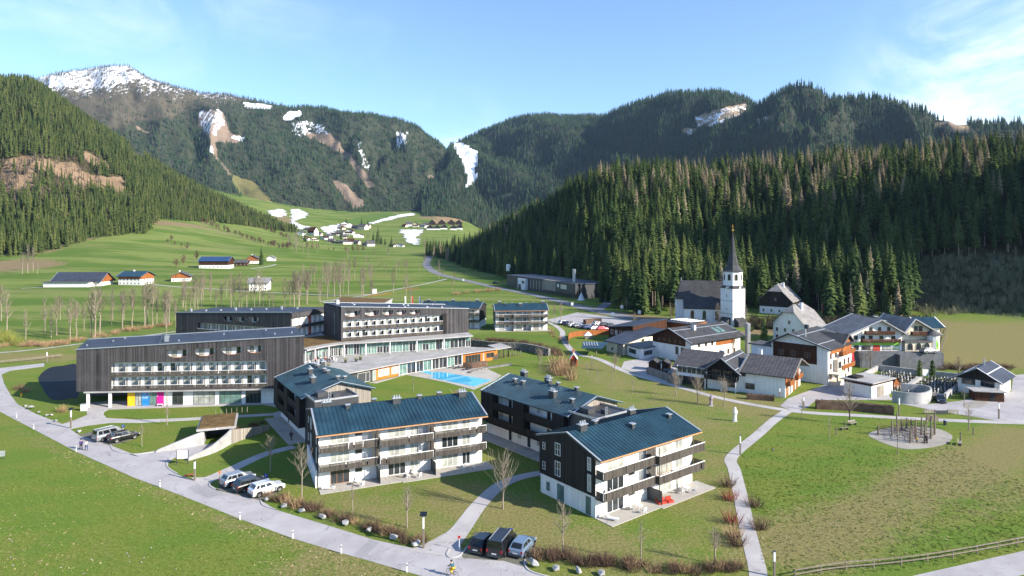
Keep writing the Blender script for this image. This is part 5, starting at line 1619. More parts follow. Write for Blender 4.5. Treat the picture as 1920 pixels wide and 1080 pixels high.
for i in range(len(gl) - 1):
 a, b = gl[i], gl[i + 1]
 d = (b - a).to_2d(); ln = d.length
 f_ = FR((a.x, a.y), d, (-d.y, d.x))
 win(R_, f_, .02, ln - .02, 3.5, 6.65, 0, rr_.choice(('glass', 'glass', 'greenglass')), 'whiteframe', 1)
 if rr_.random() < .75:
  part(R_, 'sunblind', 'greenglass', [(.1, ln - .1, -.16, -.10, 6.65 - rr_.choice((.6, .9, 1.4, 1.4)), 6.66)], f_)
 if i % 4 == 0:
  mb = MB(); q = off(upl, -1.1)[i]; mb.tube([(q.x, q.y, 3.4), (q.x, q.y, 6.7)], .16, 8); mb.build('column', M['whitemetal'], R_)
S_ = empty('spa_building', (-25, 172, 0), 0, 'long low spa hall with orange larch cladding and grey roof terrace beside the pool', 'spa')
low = [at(x, y, 0) for x, y in ((628, 728), (660, 722), (692, 715.5), (747, 704), (865, 684), (932, 673.5))]
lowl = smooth_line(low, 5)
ring = [(p.x, p.y) for p in lowl] + [(p.x, p.y) for p in reversed(off(upl, .5))]
mb = MB(); mb.prism(ring, 0, 3.1); mb.build('wall', M['dmetal'], S_)
ring = [(p.x, p.y) for p in off(lowl, -1.1)] + [(p.x, p.y) for p in reversed(off(upl, .45))]
mb = MB(); mb.prism(ring, 3.105, 3.38); mb.build('roof', M['greyroof'], S_)
for a, b, kind in (((634, 727), (747, 704), 'wood'), ((747, 704), (865, 684), 'glass'), ((865, 684), (932, 673.5), 'wood')):
 pa, pb = at(a[0], a[1], 0), at(b[0], b[1], 0)
 d = (pb - pa).to_2d(); ln = d.length
 f_ = FR((pa.x, pa.y), d, (-d.y, d.x))
 if kind == 'wood':
  part(S_, 'cladding', 'orangewood', [(0, ln, -.10, -.004 + .3, 0.0, 3.08)], f_)
  if ln > 15:
   for k, (s0, s1, p_) in enumerate(((.30, .50, 'curtain'), (.545, .60, 'greenglass'), (.64, .83, 'curtain'), (.87, .99, 'curtain'))): win(S_, f_, ln * s0, ln * s1, .1 if k < 2 else .7, 2.5, -.105, p_, 'whiteframe', 2)
  else:
   win(S_, f_, ln * .1, ln * .52, .1, 2.4, -.105, 'glass', 'woodframe', 4); win(S_, f_, ln * .58, ln * .63, .1, 2.4, -.105, 'curtain', 'woodframe', 0); win(S_, f_, ln * .68, ln * .9, .8, 2.3, -.105, 'glass', 'woodframe', 1)
 else:
  n = 8
  for k in range(n): win(S_, f_, ln * k / n + .03, ln * (k + 1) / n - .03, .08, 2.95, -.03, 'glass' if k % 3 else 'greenglass', 'whiteframe', 1)
  for k in range(0, n + 1, 2): part(S_, 'column', 'whitemetal', [(ln * k / n - .12, ln * k / n + .12, -.4, -.12, 0, 3.09)], f_)
  part(S_, 'fascia', 'orangewood', [(0, ln, -.32, -.12, 2.85, 3.085)], f_)
pa, pb = at(934, 673, 0), at(960, 668, 0)
PG = empty('pergola', (pa.x, pa.y, 0), 0, 'dark timber pergola at the right end of the spa hall', 'pergola')
f_ = FR((pa.x, pa.y), (pb - pa).to_2d(), Vector((-.5, 1)))
for s in (0.2, 2.2, 4.4): part(PG, 'post', 'charwood2', [(s, s + .2, 0, .2, 0, 2.8)], f_); part(PG, 'post', 'charwood2', [(s, s + .2, 6, 6.2, 0, 2.8)], f_)
part(PG, 'roof', 'greyroof', [(-.4, 5.2, -.5, 7, 2.805, 3.05)], f_)
mb = MB()
for k in range(16):
 q = at(905 + k * 4.7, 674.5 - k * .55, 0) if k > 4 else at(925 + k * 2, 675 - k * .3, 0)
 mb.tube([(q.x, q.y, 0), (q.x + .1, q.y, 1.5 + .3 * math.sin(k * 2.1))], .13, 5)
tag(mb.build('palisade', M['postwood']), 'row of weathered upright posts beside the pergola', 'palisade')
# ------------------------------------------------------------------ church, chalets, farms, village
def poly_slab(mb, pts, th, mi=0):
 n = len(pts); i = len(mb.v)
 mb.v += [tuple(p) for p in pts] + [(p[0], p[1], p[2] - th) for p in pts]
 mb.f.append([i + k for k in range(n)]); mb.f.append([i + n + k for k in range(n)][::-1]); mb.mi += [mi, mi]
 for k in range(n):
  q = (k + 1) % n
  mb.f.append([i + k, i + n + k, i + n + q, i + q]); mb.mi.append(mi)
def arch_win(par, fr, sc, w, z0, z1, t=0.0, pane='glass', name='window'):
 mb = MB(); out = []; inn = []
 for ring, ww, zz in ((out, w / 2 + .14, .12), (inn, w / 2, 0)):
  ring += [(-ww, z0 - zz), (ww, z0 - zz)]
  for k in range(9):
   a = math.pi * k / 8
   ring.append((math.cos(a) * ww, z1 - w / 2 + math.sin(a) * (ww * 1.25)))
 n = len(out)
 for k in range(n):
  q = (k + 1) % n
  a, b, c, d = out[k], out[q], inn[q], inn[k]
  mb.face([fr(sc + p[0], t - .07, p[1]) for p in (a, b, c, d)])
  mb.face([fr(sc + a[0], t - .07, a[1]), fr(sc + a[0], t + .01, a[1]), fr(sc + b[0], t + .01, b[1]), fr(sc + b[0], t - .07, b[1])])
  mb.face([fr(sc + d[0], t - .07, d[1]), fr(sc + c[0], t - .07, c[1]), fr(sc + c[0], t - .01, c[1]), fr(sc + d[0], t - .01, d[1])])
 f = mb.build(name, M['paleframe'], par)
 g = MB(); g.face([fr(sc + p[0], t - .02, p[1]) for p in inn]); g.build('pane', M[pane], f)
 return f
M['paleframe'] = simple('stone_surround', (.50, .44, .36, 1), .8, .3, 0, .1, 2)
# ---- church
CH = empty('church', (82, 266, 0), 0, 'white village church with tall pointed spire before the dark forest', 'church')
fc = FR((72.2, 268.0), (16.0, -3.5), (3.5, 16.0))
gable_wall(CH, fc.sub(-1.2, 4.0, (1, 0), (0, 1)), 19.5, 8.5, 10.2, 17.2, None, 'bluewhite', 's', 'nave')
part(CH, 'aisle', 'bluewhite', [(0, 17.0, 0, 3.99, 0, 6.4)], fc)
part(CH, 'choir', 'bluewhite', [(-3.4, -1.21, 5.4, 11.0, 0, 9.6)], fc)
mb = MB(); poly_slab(mb, [fc(-.4, -.5, 6.35), fc(17.3, -.5, 6.35), fc(17.3, 4.0, 10.9), fc(-.4, 4.0, 10.9)], .25); mb.build('aisle_roof', M['darkroof'], CH)
mb = MB()
e0 = fc.sub(-1.2, 4.0, (1, 0), (0, 1))
poly_slab(mb, [e0(-2.0, -.5, 9.95), e0(19.9, -.5, 9.95), e0(19.9, 4.25, 17.5), e0(.2, 4.25, 17.5)], .25)
poly_slab(mb, [e0(19.9, 9.0, 9.95), e0(-2.0, 9.0, 9.95), e0(.2, 4.25, 17.5), e0(19.9, 4.25, 17.5)], .25)
poly_slab(mb, [e0(-2.5, 8.8, 9.9), e0(-2.5, -.3, 9.9), e0(.2, 4.25, 17.5)], .25)
mb.build('nave_roof', M['darkroof'], CH)
for s in (3.2, 8.0, 13.0): arch_win(CH, fc, s, 1.3, 1.9, 5.3)
cl = fc.sub(-3.4, 11.0, (0, -1), (1, 0)); arch_win(CH, cl, 1.4, 1.1, 2.5, 6.5); arch_win(CH, cl, 4.2, 1.1, 2.5, 6.5)
chimney(CH, fc, -.9, 8.25, 17.5, .3, .3, 1.2, 'metal', False, name='finial')
TW = Vector((90.2, 261.5))
rot = math.atan2(TW.y, TW.x) - math.pi / 2
def tw_ring(r, n, ph): return [(TW.x + r * math.cos(rot + ph + 2 * math.pi * k / n), TW.y + r * math.sin(rot + ph + 2 * math.pi * k / n)) for k in range(n)]
mb = MB(); mb.prism(tw_ring(4.75, 4, -math.pi / 2), -.5, 15.3); tb = mb.build('tower', M['bluewhite'], CH)
for z in (5.0, 10.2):
 mb = MB(); mb.prism(tw_ring(4.9, 4, -math.pi / 2), z, z + .22); mb.build('string_course', M['stone'], tb)
oct_ = tw_ring(3.75, 8, -math.pi / 2)
mb = MB(); mb.prism(oct_, 15.3, 22.2); mb.build('belfry', M['bluewhite'], CH)
mb = MB()
r4 = tw_ring(5.15, 4, -math.pi / 2); r4 = [r4[0], tuple((Vector(r4[0]) + Vector(r4[1])) / 2), r4[1], tuple((Vector(r4[1]) + Vector(r4[2])) / 2), r4[2], tuple((Vector(r4[2]) + Vector(r4[3])) / 2), r4[3], tuple((Vector(r4[3]) + Vector(r4[0])) / 2)]
r8 = tw_ring(3.8, 8, -math.pi / 2)
for k in range(8):
 q = (k + 1) % 8
 mb.face([(*r4[k], 15.32), (*r4[q], 15.32), (*r8[q], 16.4), (*r8[k], 16.4)])
mb.build('tower_skirt', M['darkroof'], CH)
mb = MB()
prof = [(4.2, 22.1), (3.3, 22.9), (2.4, 24.6), (1.7, 27.2), (1.15, 30.2), (.7, 33.5), (.32, 36.6), (.1, 38.6)]
for (ra, za), (rb, zb_) in zip(prof[:-1], prof[1:]):
 A = tw_ring(ra, 8, -math.pi / 2); B = tw_ring(rb, 8, -math.pi / 2)
 for k in range(8):
  q = (k + 1) % 8
  mb.face([(*A[k], za), (*A[q], za), (*B[q], zb_), (*B[k], zb_)])
mb.face([(*p, 22.1) for p in tw_ring(4.25, 8, -math.pi / 2)][::-1])
sp = mb.build('spire', M['darkroof'], CH)
mb = MB(); c = Vector((TW.x, TW.y, 0))
mb.tube([c + Vector((0, 0, 38.4)), c + Vector((0, 0, 38.7)), c + Vector((0, 0, 39.1)), c + Vector((0, 0, 39.4))], [.1, .42, .42, .1], 8)
mb.tube([c + Vector((0, 0, 39.3)), c + Vector((0, 0, 41.2))], .10, 5); mb.tube([c + Vector((-.55, 0, 40.5)), c + Vector((.55, 0, 40.5))], .10, 5)
mb.build('cross', M['gold'], sp)
for k in range(4):
 for ph in (0,):
  A = Vector(oct_[(2 * k) % 8]); B = Vector(oct_[(2 * k + 1) % 8])
 for kk in (2 * k, 2 * k + 1):
  A, B = Vector(oct_[kk % 8]), Vector(oct_[(kk + 1) % 8])
  d = B - A; f_ = FR((A.x, A.y), d, (-d.y, d.x))
  arch_win(CH, f_, d.length / 2, 1.1, 18.6, 20.9, -.01)
sq = tw_ring(4.75, 4, -math.pi / 2)
A, B = Vector(sq[0]), Vector(sq[1]); d = B - A; f_ = FR((A.x, A.y), d, (-d.y, d.x))
mb = MB(); mb.face([f_(3.4 + 1.0 * math.cos(a), -.05, 12.2 + 1.0 * math.sin(a)) for a in [k * math.pi / 10 for k in range(20)]]); ck = mb.build('clock_face', M['paleframe'], CH)
mb = MB(); mb.box(f_, 3.36, 3.44, -.09, -.06, 12.2, 12.95); mb.box(f_, 3.4, 3.95, -.09, -.06, 12.16, 12.24); mb.build('clock_hands', M['dmetal'], ck)
win(CH, f_, 3.2, 3.6, 6.5, 7.6, 0, 'glass', 'paleframe', 0)
A, B = Vector(sq[3]), Vector(sq[0]); d = B - A; f2 = FR((A.x, A.y), d, (-d.y, d.x))
win(CH, f2, 3.2, 3.55, 11.5, 13.0, 0, 'glass', 'paleframe', 0); win(CH, f2, 3.2, 3.55, 6.5, 7.4, 0, 'glass', 'paleframe', 0)
for ff in (f_, f2):
 mb = MB(); mb.prism([ff(.8, -2.4, 0)[:2], ff(5.6, -2.4, 0)[:2], ff(5.6, -.02, 0)[:2], ff(.8, -.02, 0)[:2]], 0, [2.1, 2.1, 3.6, 3.6]); mb.build('porch', M['darkroof'], CH)
# ---- chalets
def timber_gable(par, fr, L, z0, h, hr, t=-.1, mat='brownwood', ridge=None, th=.09):
 q = L / 2 if ridge is None else ridge
 ring = [(0, z0), (L, z0), (L, h), (q, hr), (0, h)]
 mb = MB(); A = [fr(s, t, z) for s, z in ring]; B = [fr(s, t + th, z) for s, z in ring]
 mb.face(A); mb.face(B[::-1])
 for k in range(5): mb.face([A[k], A[(k + 1) % 5], B[(k + 1) % 5], B[k]])
 return mb.build('timber_gable', M[mat], par)
# house with brown gable beside the kindergarten
u = Vector((8.4, -11.4)).normalized()
fh1 = FR((42.6, 193.7), u, (-u.y, u.x))
H1 = empty('chalet', (46, 190, 0), 0, 'white house with dark brown timber gable and long dark roof, left of the church path', 'house')
gable_wall(H1, fh1, 14.2, 23.5, 6.3, 9.2, None, 'plaster', 't')
timber_gable(H1, fh1, 12.2, 4.6, 6.25, 9.0, -.12, 'brownwood', 6.6)
gable_roof(H1, fh1, 14.2, 23.5, 6.3, 9.2, None, 't', (1.6, .9, 1.4, 1.4), .25, 'darkroof', None, 'metal', cross=2)
for s in (8.6, 10.6): win(H1, fh1, s, s + 1.1, 1.9, 4.2, 0, 'glass', 'frame', 1)
for s in (9.4, 11.5): win(H1, fh1, s, s + 1.0, .2, 2.0 - .3, 0, 'glass', 'frame', 0)
for s in (2.2, 4.2, 6.2, 8.2, 10.2): win(H1, fh1, s, s + .7, 5.3, 6.1, -.125, 'glass', 'woodframe', 0)
fs = side_right(fh1, 14.2)
part(H1, 'timber_panel', 'oak', [(11.5, 20.5, -.1, -.005, 4.0, 6.0)], fs)
for s in (3, 6.2, 9.2): win(H1, fs, s, s + 1.0, 4.3, 5.7, 0, 'glass', 'woodframe', 1)
for s in (4, 8, 13, 17, 20): win(H1, fs, s, s + 1.0, 1.0, 2.5, 0, 'glass', 'woodframe', 1)
chimney(H1, fh1, 9.4, 7.5, 8.6, .8, .8, 1.2, 'plaster', True)
part(H1, 'roof_window', 'greenglass', [(0, .01, 0, .01, 0, .01)], fh1)
mb = MB()
for k in range(2):
 a = 11.0 + k * .1; z = lambda s: roof_z(s, 14.2, 7.1, 6.3, 9.2) + .32
 mb.face([fh1(9.6, 15 + k * 2.4, z(9.6)), fh1(12.4, 15 + k * 2.4, z(12.4)), fh1(12.4, 16.6 + k * 2.4, z(12.4)), fh1(9.6, 16.6 + k * 2.4, z(9.6))])
mb.build('solar_panel', M['greenglass'], H1)
# inn by the garages
u = Vector((19.5, -14.0)).normalized(); fh2 = FR((40.9, 158.0), u, (-u.y, u.x))
H2 = empty('chalet', (52, 152, 0), 0, 'wide white chalet with veranda, brown gable and garages under an orange timber end', 'house')
gable_wall(H2, fh2.sub(0, 1.2, (1, 0), (0, 1)), 9.5, 12.5, 4.7, 7.2, 6, 'plaster', 's', 'wall')
gable_wall(H2, fh2.sub(14.6, 0, (1, 0), (0, 1)), 10.4, 15.6, 4.9, 7.6, 7.6, 'plaster', 's', 'wall')
gable_wall(H2, fh2.sub(7.6, -.5, (1, 0), (0, 1)), 7.4, 13, 4.6, 7.4, None, 'plaster', 't', 'wall')
gable_roof(H2, fh2.sub(0, 1.2, (1, 0), (0, 1)), 9.5, 12.5, 4.7, 7.2, 6, 's', (1.2, -.2, 2.0, .6), .25, 'slateroof', .9, None, cross=0)
gable_roof(H2, fh2.sub(14.6, 0, (1, 0), (0, 1)), 10.4, 15.6, 4.9, 7.6, 7.6, 's', (-.4, 2.0, 1.0, 1.2), .25, 'slateroof', .8, 'greywood', cross=0)
gable_roof(H2, fh2.sub(7.6, -.5, (1, 0), (0, 1)), 7.4, 13, 4.6, 7.4, None, 't', (1.8, .2, .9, .9), .28, 'darkroof', None, 'metal', cross=2)
timber_gable(H2, fh2.sub(7.6, -.5, (1, 0), (0, 1)), 7.4, 2.7, 4.6, 7.3, -.12, 'charwood2')
for s in (1.2, 3.8): win(H2, fh2.sub(7.6, -.62, (1, 0), (0, 1)), s, s + 2.0, 2.95, 4.6, 0, 'glass', 'woodframe', 2)
part(H2, 'veranda', 'bluewhite', [(0, 7.6, -.6, 1.19, 2.2, 2.9), (0, .2, -.6, -.4, 2.9, 4.6), (7.3, 7.55, -.6, -.4, 2.9, 4.6)], fh2)
for k in range(3): win(H2, fh2, .25 + k * 2.35, 2.5 + k * 2.35, 2.9, 4.55, -.55, 'glass', 'whiteframe', 1)
part(H2, 'undercroft', 'dmetal', [(.3, 7.3, .9, 1.18, 0, 2.19)], fh2)
railing(H2, fh2, 7.4, 14.9, -2.4, 2.75, 3.7, 'charwood2', .3, slab=1.6, top='dmetal')
for s in (7.5, 11.3, 14.6): part(H2, 'post', 'bluewhite', [(s, s + .2, -2.3, -2.1, 0, 2.54)], fh2)
for s in (12.0, 16.0): win(H2, fh2, s + .3, s + 2.4, .9, 2.3, -.505 if s < 14 else 0, 'glass', 'frame', 1)
win(H2, fh2, 14.9, 16.4, 3.7, 4.5, 0, 'glass', 'frame', 1)
fs = side_right(fh2, 25.0)
timber_gable(H2, fs, 13.5, 2.75, 4.8, 7.4, -.14, 'oak', 7.2)
for k in range(5): win(H2, fs, 1.6 + k * 2.2, 2.7 + k * 2.2, 3.3, 4.7, -.145, 'glass', 'woodframe', 1)
railing(H2, fs, .3, 4.6, -1.0, 2.8, 3.7, 'oak', .2, slab=.85, top='woodframe'); railing(H2, fs, 8.4, 13.6, -1.0, 2.8, 3.7, 'oak', .2, slab=.85, top='woodframe')
for s0, s1 in ((.5, 3.2), (7.2, 9.8), (10.6, 13.2)): part(H2, 'garage_door', 'woodframe', [(s0, s1, -.08, -.004, .03, 2.3)], fs)
win(H2, fs, 4.6, 5.7, .05, 2.1, 0, 'glass', 'whiteframe', 0, name='door')
chimney(H2, fh2, 17.5, 8.2, 7.7, .9, .9, 1.2, 'plaster', True); chimney(H2, fh2, 8.0, 9.4, 6.4, .8, .8, 1.0, 'dmetal', True)
# tall white house with orange timber front
u = Vector((11.5, 11.0)).normalized(); fh3 = FR((77.0, 156.0), u, (-u.y, u.x))
H3 = empty('chalet', (80, 166, 0), 0, 'tall white chalet with carved orange timber balconies facing the square', 'house')
gable_wall(H3, fh3, 16, 14, 8.9, 11.6, 9, 'plaster', 's')
gable_roof(H3, fh3, 16, 14, 8.9, 11.6, 9, 's', (1.5, 1.0, 1.2, 1.0), .26, 'darkroof', None, 'metal', cross=2)
fx = fh3.sub(8.6, -.25, (1, 0), (0, 1))
gable_wall(H3, fx, 6.6, 8.5, 9.0, 11.0, None, 'plaster', 't', 'dormer', 6.0)
gable_roof(H3, fx, 6.6, 8.5, 9.0, 11.0, None, 't', (.8, .8, 1.3, .0), .22, 'darkroof', None, 'greywood', name='dormer_roof')
timber_gable(H3, fx, 6.6, 7.0, 9.0, 10.9, -.12, 'oak')
part(H3, 'timber_panel', 'oak', [(1.6, 8.5, -.12, -.005, 7.2, 8.8)], fh3)
for z in (1.0, 3.5, 6.0):
 for s in (1.2, 4.4, 7.4, 10.4, 13.2): win(H3, fh3, s, s + 1.2, z, z + 1.5, -.255 if s > 8.6 and z > 5 else 0, 'glass', 'woodframe', 1, bars=1)
for z in (3.2, 6.6): railing(H3, fh3, 6.2, 14.8, -1.3, z, z + .9, 'oak', .2, slab=1.02, top='woodframe')
part(H3, 'oriel', 'paleframe', [(3.4, 6.0, -1.1, -.005, 2.9, 5.8)], fh3); win(H3, fh3, 3.8, 5.6, 3.6, 5.2, -1.105, 'glass', 'frame', 2)
part(H3, 'porch', 'cream', [(.6, 6.4, -2.2, -.005, 0, .9), (.6, 1.0, -2.2, -1.8, .9, 2.5), (6.0, 6.4, -2.2, -1.8, .9, 2.5), (.4, 6.6, -2.4, -.005, 2.5, 2.8)], fh3)
fs = side_left(fh3, 14)
part(H3, 'timber_panel', 'brownwood', [(.5, 11.4, -.12, -.005, 4.6, 9.2)], fs)
for s in (2.0, 5.0, 8.6): win(H3, fs, s, s + 1.3, 6.0, 7.3, -.125, 'glass', 'woodframe', 1)
part(H3, 'side_wing', 'bluewhite', [(-5.6, -.005, .5, 6, 0, 7.6)], fs)
part(H3, 'side_wing_roof', 'slateroof', [(-6.2, .2, -.2, 6.6, 7.61, 7.9)], fs)
chimney(H3, fh3, 10, 9, 11.6, .9, .9, 1.3, 'dmetal', True); chimney(H3, fh3, 1.5, 6, 10.9, .35, .35, 2.0, 'metal', False)
# small white outbuilding with a red flag between the houses
u = Vector((1, -.3)).normalized(); fo = FR((70.0, 181.0), u, (-u.y, u.x))
OB = empty('garden_pavilion', (72, 183, 0), 0, 'small white pavilion with dark opening between the inn and the tall chalet', 'pavilion')
gable_wall(OB, fo, 5.2, 4.6, 4.2, 5.6, None, 'bluewhite', 't'); gable_roof(OB, fo, 5.2, 4.6, 4.2, 5.6, None, 't', (.4, .4, .4, .4), .2, 'slateroof')
part(OB, 'opening', 'dmetal', [(.6, 4.6, -.06, -.004, 1.6, 3.7)], fo); part(OB, 'stone_pier', 'oak', [(4.7, 5.6, -.5, .3, 0, 4.1)], fo)
garden_wall((72.6, 196, 0), (72.9, 199, 0), 9.5, 9.5, .9, 'tall narrow concrete slab standing upright near the church', 'lightconcrete')
# house with half-hipped roofs
def halfhip(name, o, u, L, D, h, hr, zc, tr, label, wallm, roofm, upper=None, lower_h=3.0, wins=4):
 un = Vector(u).normalized(); fr = FR(o, un, (-un.y, un.x))
 e = empty(name, (o[0], o[1], 0), 0, label, 'house')
 q = L / 2
 k = q * (zc - h) / (hr - h)
 mb = MB()
 ring = [(0, 0), (L, 0), (L, h), (L - k, zc), (k, zc), (0, h)]
 A = [fr(s, 0, z) for s, z in ring]; B = [fr(s, D, z) for s, z in ring]
 mb.face(A); mb.face(B[::-1])
 for i in range(6): mb.face([A[i], A[(i + 1) % 6], B[(i + 1) % 6], B[i]])
 mb.build('wall', M[wallm], e)
 if upper:
  ring = [(0, lower_h), (L, lower_h), (L, h), (L - k, zc - .05), (k, zc - .05), (0, h)]
  mb = MB(); A = [fr(s, -.12, z) for s, z in ring]; B = [fr(s, -.02, z) for s, z in ring]
  mb.face(A); mb.face(B[::-1])
  for i in range(6): mb.face([A[i], A[(i + 1) % 6], B[(i + 1) % 6], B[i]])
  mb.build('timber_gable', M[upper], e)
  part(e, 'timber_side', upper, [(0, D, -.12, -.01, lower_h, h)], side_right(fr, L))
 sl = (hr - h) / q
 ov = 1.0
 mb = MB()
 z_e = h - sl * ov * .75 + .15
 for sgn in (0, 1):
  S = lambda s: s if sgn == 0 else L - s
  P = [fr(S(-ov * .75), -ov, z_e), fr(S(k), -ov, zc + .2), fr(S(q), tr, hr + .2), fr(S(q), D - tr, hr + .2), fr(S(k), D + ov, zc + .2), fr(S(-ov * .75), D + ov, z_e)]
  poly_slab(mb, P if sgn else P[::-1], .22)
 poly_slab(mb, [fr(k, -ov, zc + .205), fr(L - k, -ov, zc + .205), fr(q, tr, hr + .205)], .22)
 poly_slab(mb, [fr(L - k, D + ov, zc + .205), fr(k, D + ov, zc + .205), fr(q, D - tr, hr + .205)], .22)
 mb.build('roof', M[roofm], e)
 r = random.Random(int(L * 7))
 off_ = -.125 if upper else 0
 for z, n in ((.9, wins), (3.4, wins), (6.2, 3)):
  if z > zc - 1.5: continue
  for i in range(n):
   s = L * (i + .5) / n
   if z > h - .5 and (s < k * .9 + .8 or s > L - k * .9 - .8): continue
   win(e, fr, s - .45, s + .45, z, z + 1.3, off_ if z > lower_h and upper else 0, 'glass', 'paleframe', 1)
 fs = side_right(fr, L)
 for z in (.9, 3.4):
  for i in range(4): win(e, fs, D * (i + .5) / 4 - .4, D * (i + .5) / 4 + .4, z, z + 1.3, off_ if z > lower_h and upper else 0, 'glass', 'paleframe', 1)
 chimney(e, fr, L * .62, D * .45, hr - 1.2, .9, .9, 1.9, 'bluewhite', True)
 return e, fr
halfhip('farmhouse', (91.4, 224), (6.6, -8), 11.6, 12.5, 6.2, 12.6, 10.2, 2.4, 'cream house with steep pale half-hipped roof behind the tall chalet', 'plaster', 'paleroof', wins=4)
halfhip('farmhouse', (118, 305), (9.5, -7.5), 14.5, 14, 6.6, 13.8, 10.5, 3, 'dark timber farmhouse with grey half-hipped roof at the forest edge', 'bluewhite', 'paleroof', 'charwood2', 3.4, 4)
# guesthouses on the terrace at the right
TZ = 4.0
TR = [at(1600, 684, 0), at(1757, 686, 0)]
mb = MB(); ring = [(TR[0].x, 176.5), (TR[1].x, 176.5), (TR[1].x + 12, 205), (TR[0].x + 8, 208)]
mb.prism(ring, -.5, TZ); M['shadeconcrete'] = simple('shaded_concrete', (.13, .135, .145, 1), .9, .2, 0, .3, .6, 2.0)  # dark tone paints in the shade that lies on the asphalt slope
tag(mb.build('retaining_wall', M['shadeconcrete']), 'dark retaining wall with ramp below the two guesthouses', 'wall')
mb = MB(); fr_ = FR((TR[0].x, 176.5), (1, 0), (0, 1))
for s in range(0, 24, 2): mb.box(fr_, s, s + .06, .1, .16, TZ, TZ + 1.0)
mb.box(fr_, 0, 23, .1, .16, TZ + 1.0, TZ + 1.06); mb.box(fr_, 0, 23, .11, .15, TZ + .5, TZ + .54)
tag(mb.build('railing', M['dmetal']), 'thin dark railing along the top of the retaining wall', 'railing')
mb = MB()
for k in range(16): mb.box(fr_, 9.5 + k * .8, 10.3 + k * .8, -1.8, -.02, -.2, 3.9 - k * .24)
tag(mb.build('outdoor_stairs', M['shadeconcrete']), 'long flight of steps down from the guesthouse terrace', 'stairs')
fg = FR((95.6, 180.5), (1, 0), (0, 1), TZ)
G1 = empty('guesthouse', (103, 186, TZ), 0, 'left guesthouse with wide pale gable, two wooden balconies and a green shop front', 'guesthouse')
gable_wall(G1, fg, 14.4, 13, 5.0, 8.6, 8.0, 'plaster', 't')
gable_roof(G1, fg, 14.4, 13, 5.0, 8.6, 8.0, 't', (1.4, 1.4, 1.6, 1), .25, 'paleroof', None, 'whitemetal', cross=0)
railing(G1, fg, 3.6, 11.8, -1.2, 4.9, 5.8, 'brownwood', .25, slab=1.19, top='woodframe'); railing(G1, fg, 2.6, 13.4, -1.2, 2.7, 3.5, 'brownwood', .25, slab=1.19, top='woodframe')
for s in (5.2, 7.6, 10.2): win(G1, fg, s, s + .9, 5.2, 6.7, 0, 'glass', 'frame', 1)
for s in (.8, 2.8, 5.0, 8.0, 11.4): win(G1, fg, s, s + 1.1, 2.9, 4.3, 0, 'glass', 'frame', 1)
M['lime'] = simple('lime_green_paint', (.25, .55, .06, 1), .6, .3, 0, .1, 1)
part(G1, 'shop_front', 'lime', [(.2, 13.9, -.06, -.004, 1.6, 2.4)], fg)
for a, b, p in ((.8, 2.2, 'glass'), (3.0, 5.4, 'glass'), (8.9, 11.4, 'curtain'), (11.8, 13.6, 'greenglass')): win(G1, fg, a, b, .2, 1.55, 0, p, 'frame', 1)
part(G1, 'door', 'red', [(6.2, 8.2, -.06, -.004, .0, 1.58)], fg)
for s in (9.8, 12.0): chimney(G1, fg, s, 5.0, roof_z(s, 14.4, 8, 5, 8.6), 1.2, 1.0, 1.5, 'dmetal', True)
fg2 = FR((110.8, 182.0), (1, .05), (-.05, 1), TZ)
G2 = empty('guesthouse', (117, 188, TZ), 0, 'right guesthouse with grey-white roof, arched porch and round corner turret', 'guesthouse')
gable_wall(G2, fg2, 10.4, 12, 4.6, 8.6, 3.4, 'cream', 't')
gable_roof(G2, fg2, 10.4, 12, 4.6, 8.6, 3.4, 't', (1.2, 1.5, 1.4, .8), .25, 'paleroof', None, 'whitemetal')
railing(G2, fg2, 2.4, 6.6, -1.2, 4.4, 5.4, 'brownwood', .25, slab=1.19, top='woodframe')
for s in (3.6, 5.0): win(G2, fg2, s, s + 1.1, 5.2, 6.8, 0, 'glass', 'frame', 1)
part(G2, 'porch', 'cream', [(-.4, 7.0, -2.2, -.005, 0, 2.5)], fg2); part(G2, 'porch_roof', 'slateroof', [(-.7, 7.3, -2.6, -.005, 2.51, 2.9)], fg2)
for s in (.9, 3.4, 5.8): arch_win(G2, fg2, s, 1.6, .3, 2.1, -2.205)
mb = MB(); tc_ = fg2(8.6, -.6, 0); mb.prism([(tc_[0] + 1.7 * math.cos(a), tc_[1] + 1.7 * math.sin(a)) for a in [k * math.pi / 6 for k in range(12)]], TZ, TZ + 4.3); tu = mb.build('turret', M['plaster'], G2)
mb = MB(); R12 = [(tc_[0] + 2.1 * math.cos(a), tc_[1] + 2.1 * math.sin(a), TZ + 4.31) for a in [k * math.pi / 6 for k in range(12)]]
for k in range(12): mb.face([R12[k], R12[(k + 1) % 12], (tc_[0], tc_[1], TZ + 5.9)])
mb.build('turret_roof', M['slateroof'], tu)
chimney(G2, fg2, 6.0, 6, 6.8, .6, .6, 1.4, 'dmetal', True)
fg3 = FR((121.5, 190.5), (1, .05), (-.05, 1), TZ)
G3 = empty('guesthouse', (124, 194, TZ), 0, 'small annexe with bright blue roof behind the right guesthouse', 'guesthouse')
gable_wall(G3, fg3, 6, 7, 5.6, 7.6, 3.5, 'plaster', 's'); gable_roof(G3, fg3, 6, 7, 5.6, 7.6, 3.5, 's', (.9, 1.1, 1.0, .6), .22, 'blueroof', .8, 'whitemetal')
part(G3, 'timber_panel', 'oak', [(0, 7, -.1, -.004, 3.2, 5.4)], side_right(fg3, 6)); win(G3, side_right(fg3, 6), 2, 3.2, 3.6, 4.8, -.105, 'glass', 'woodframe', 1)
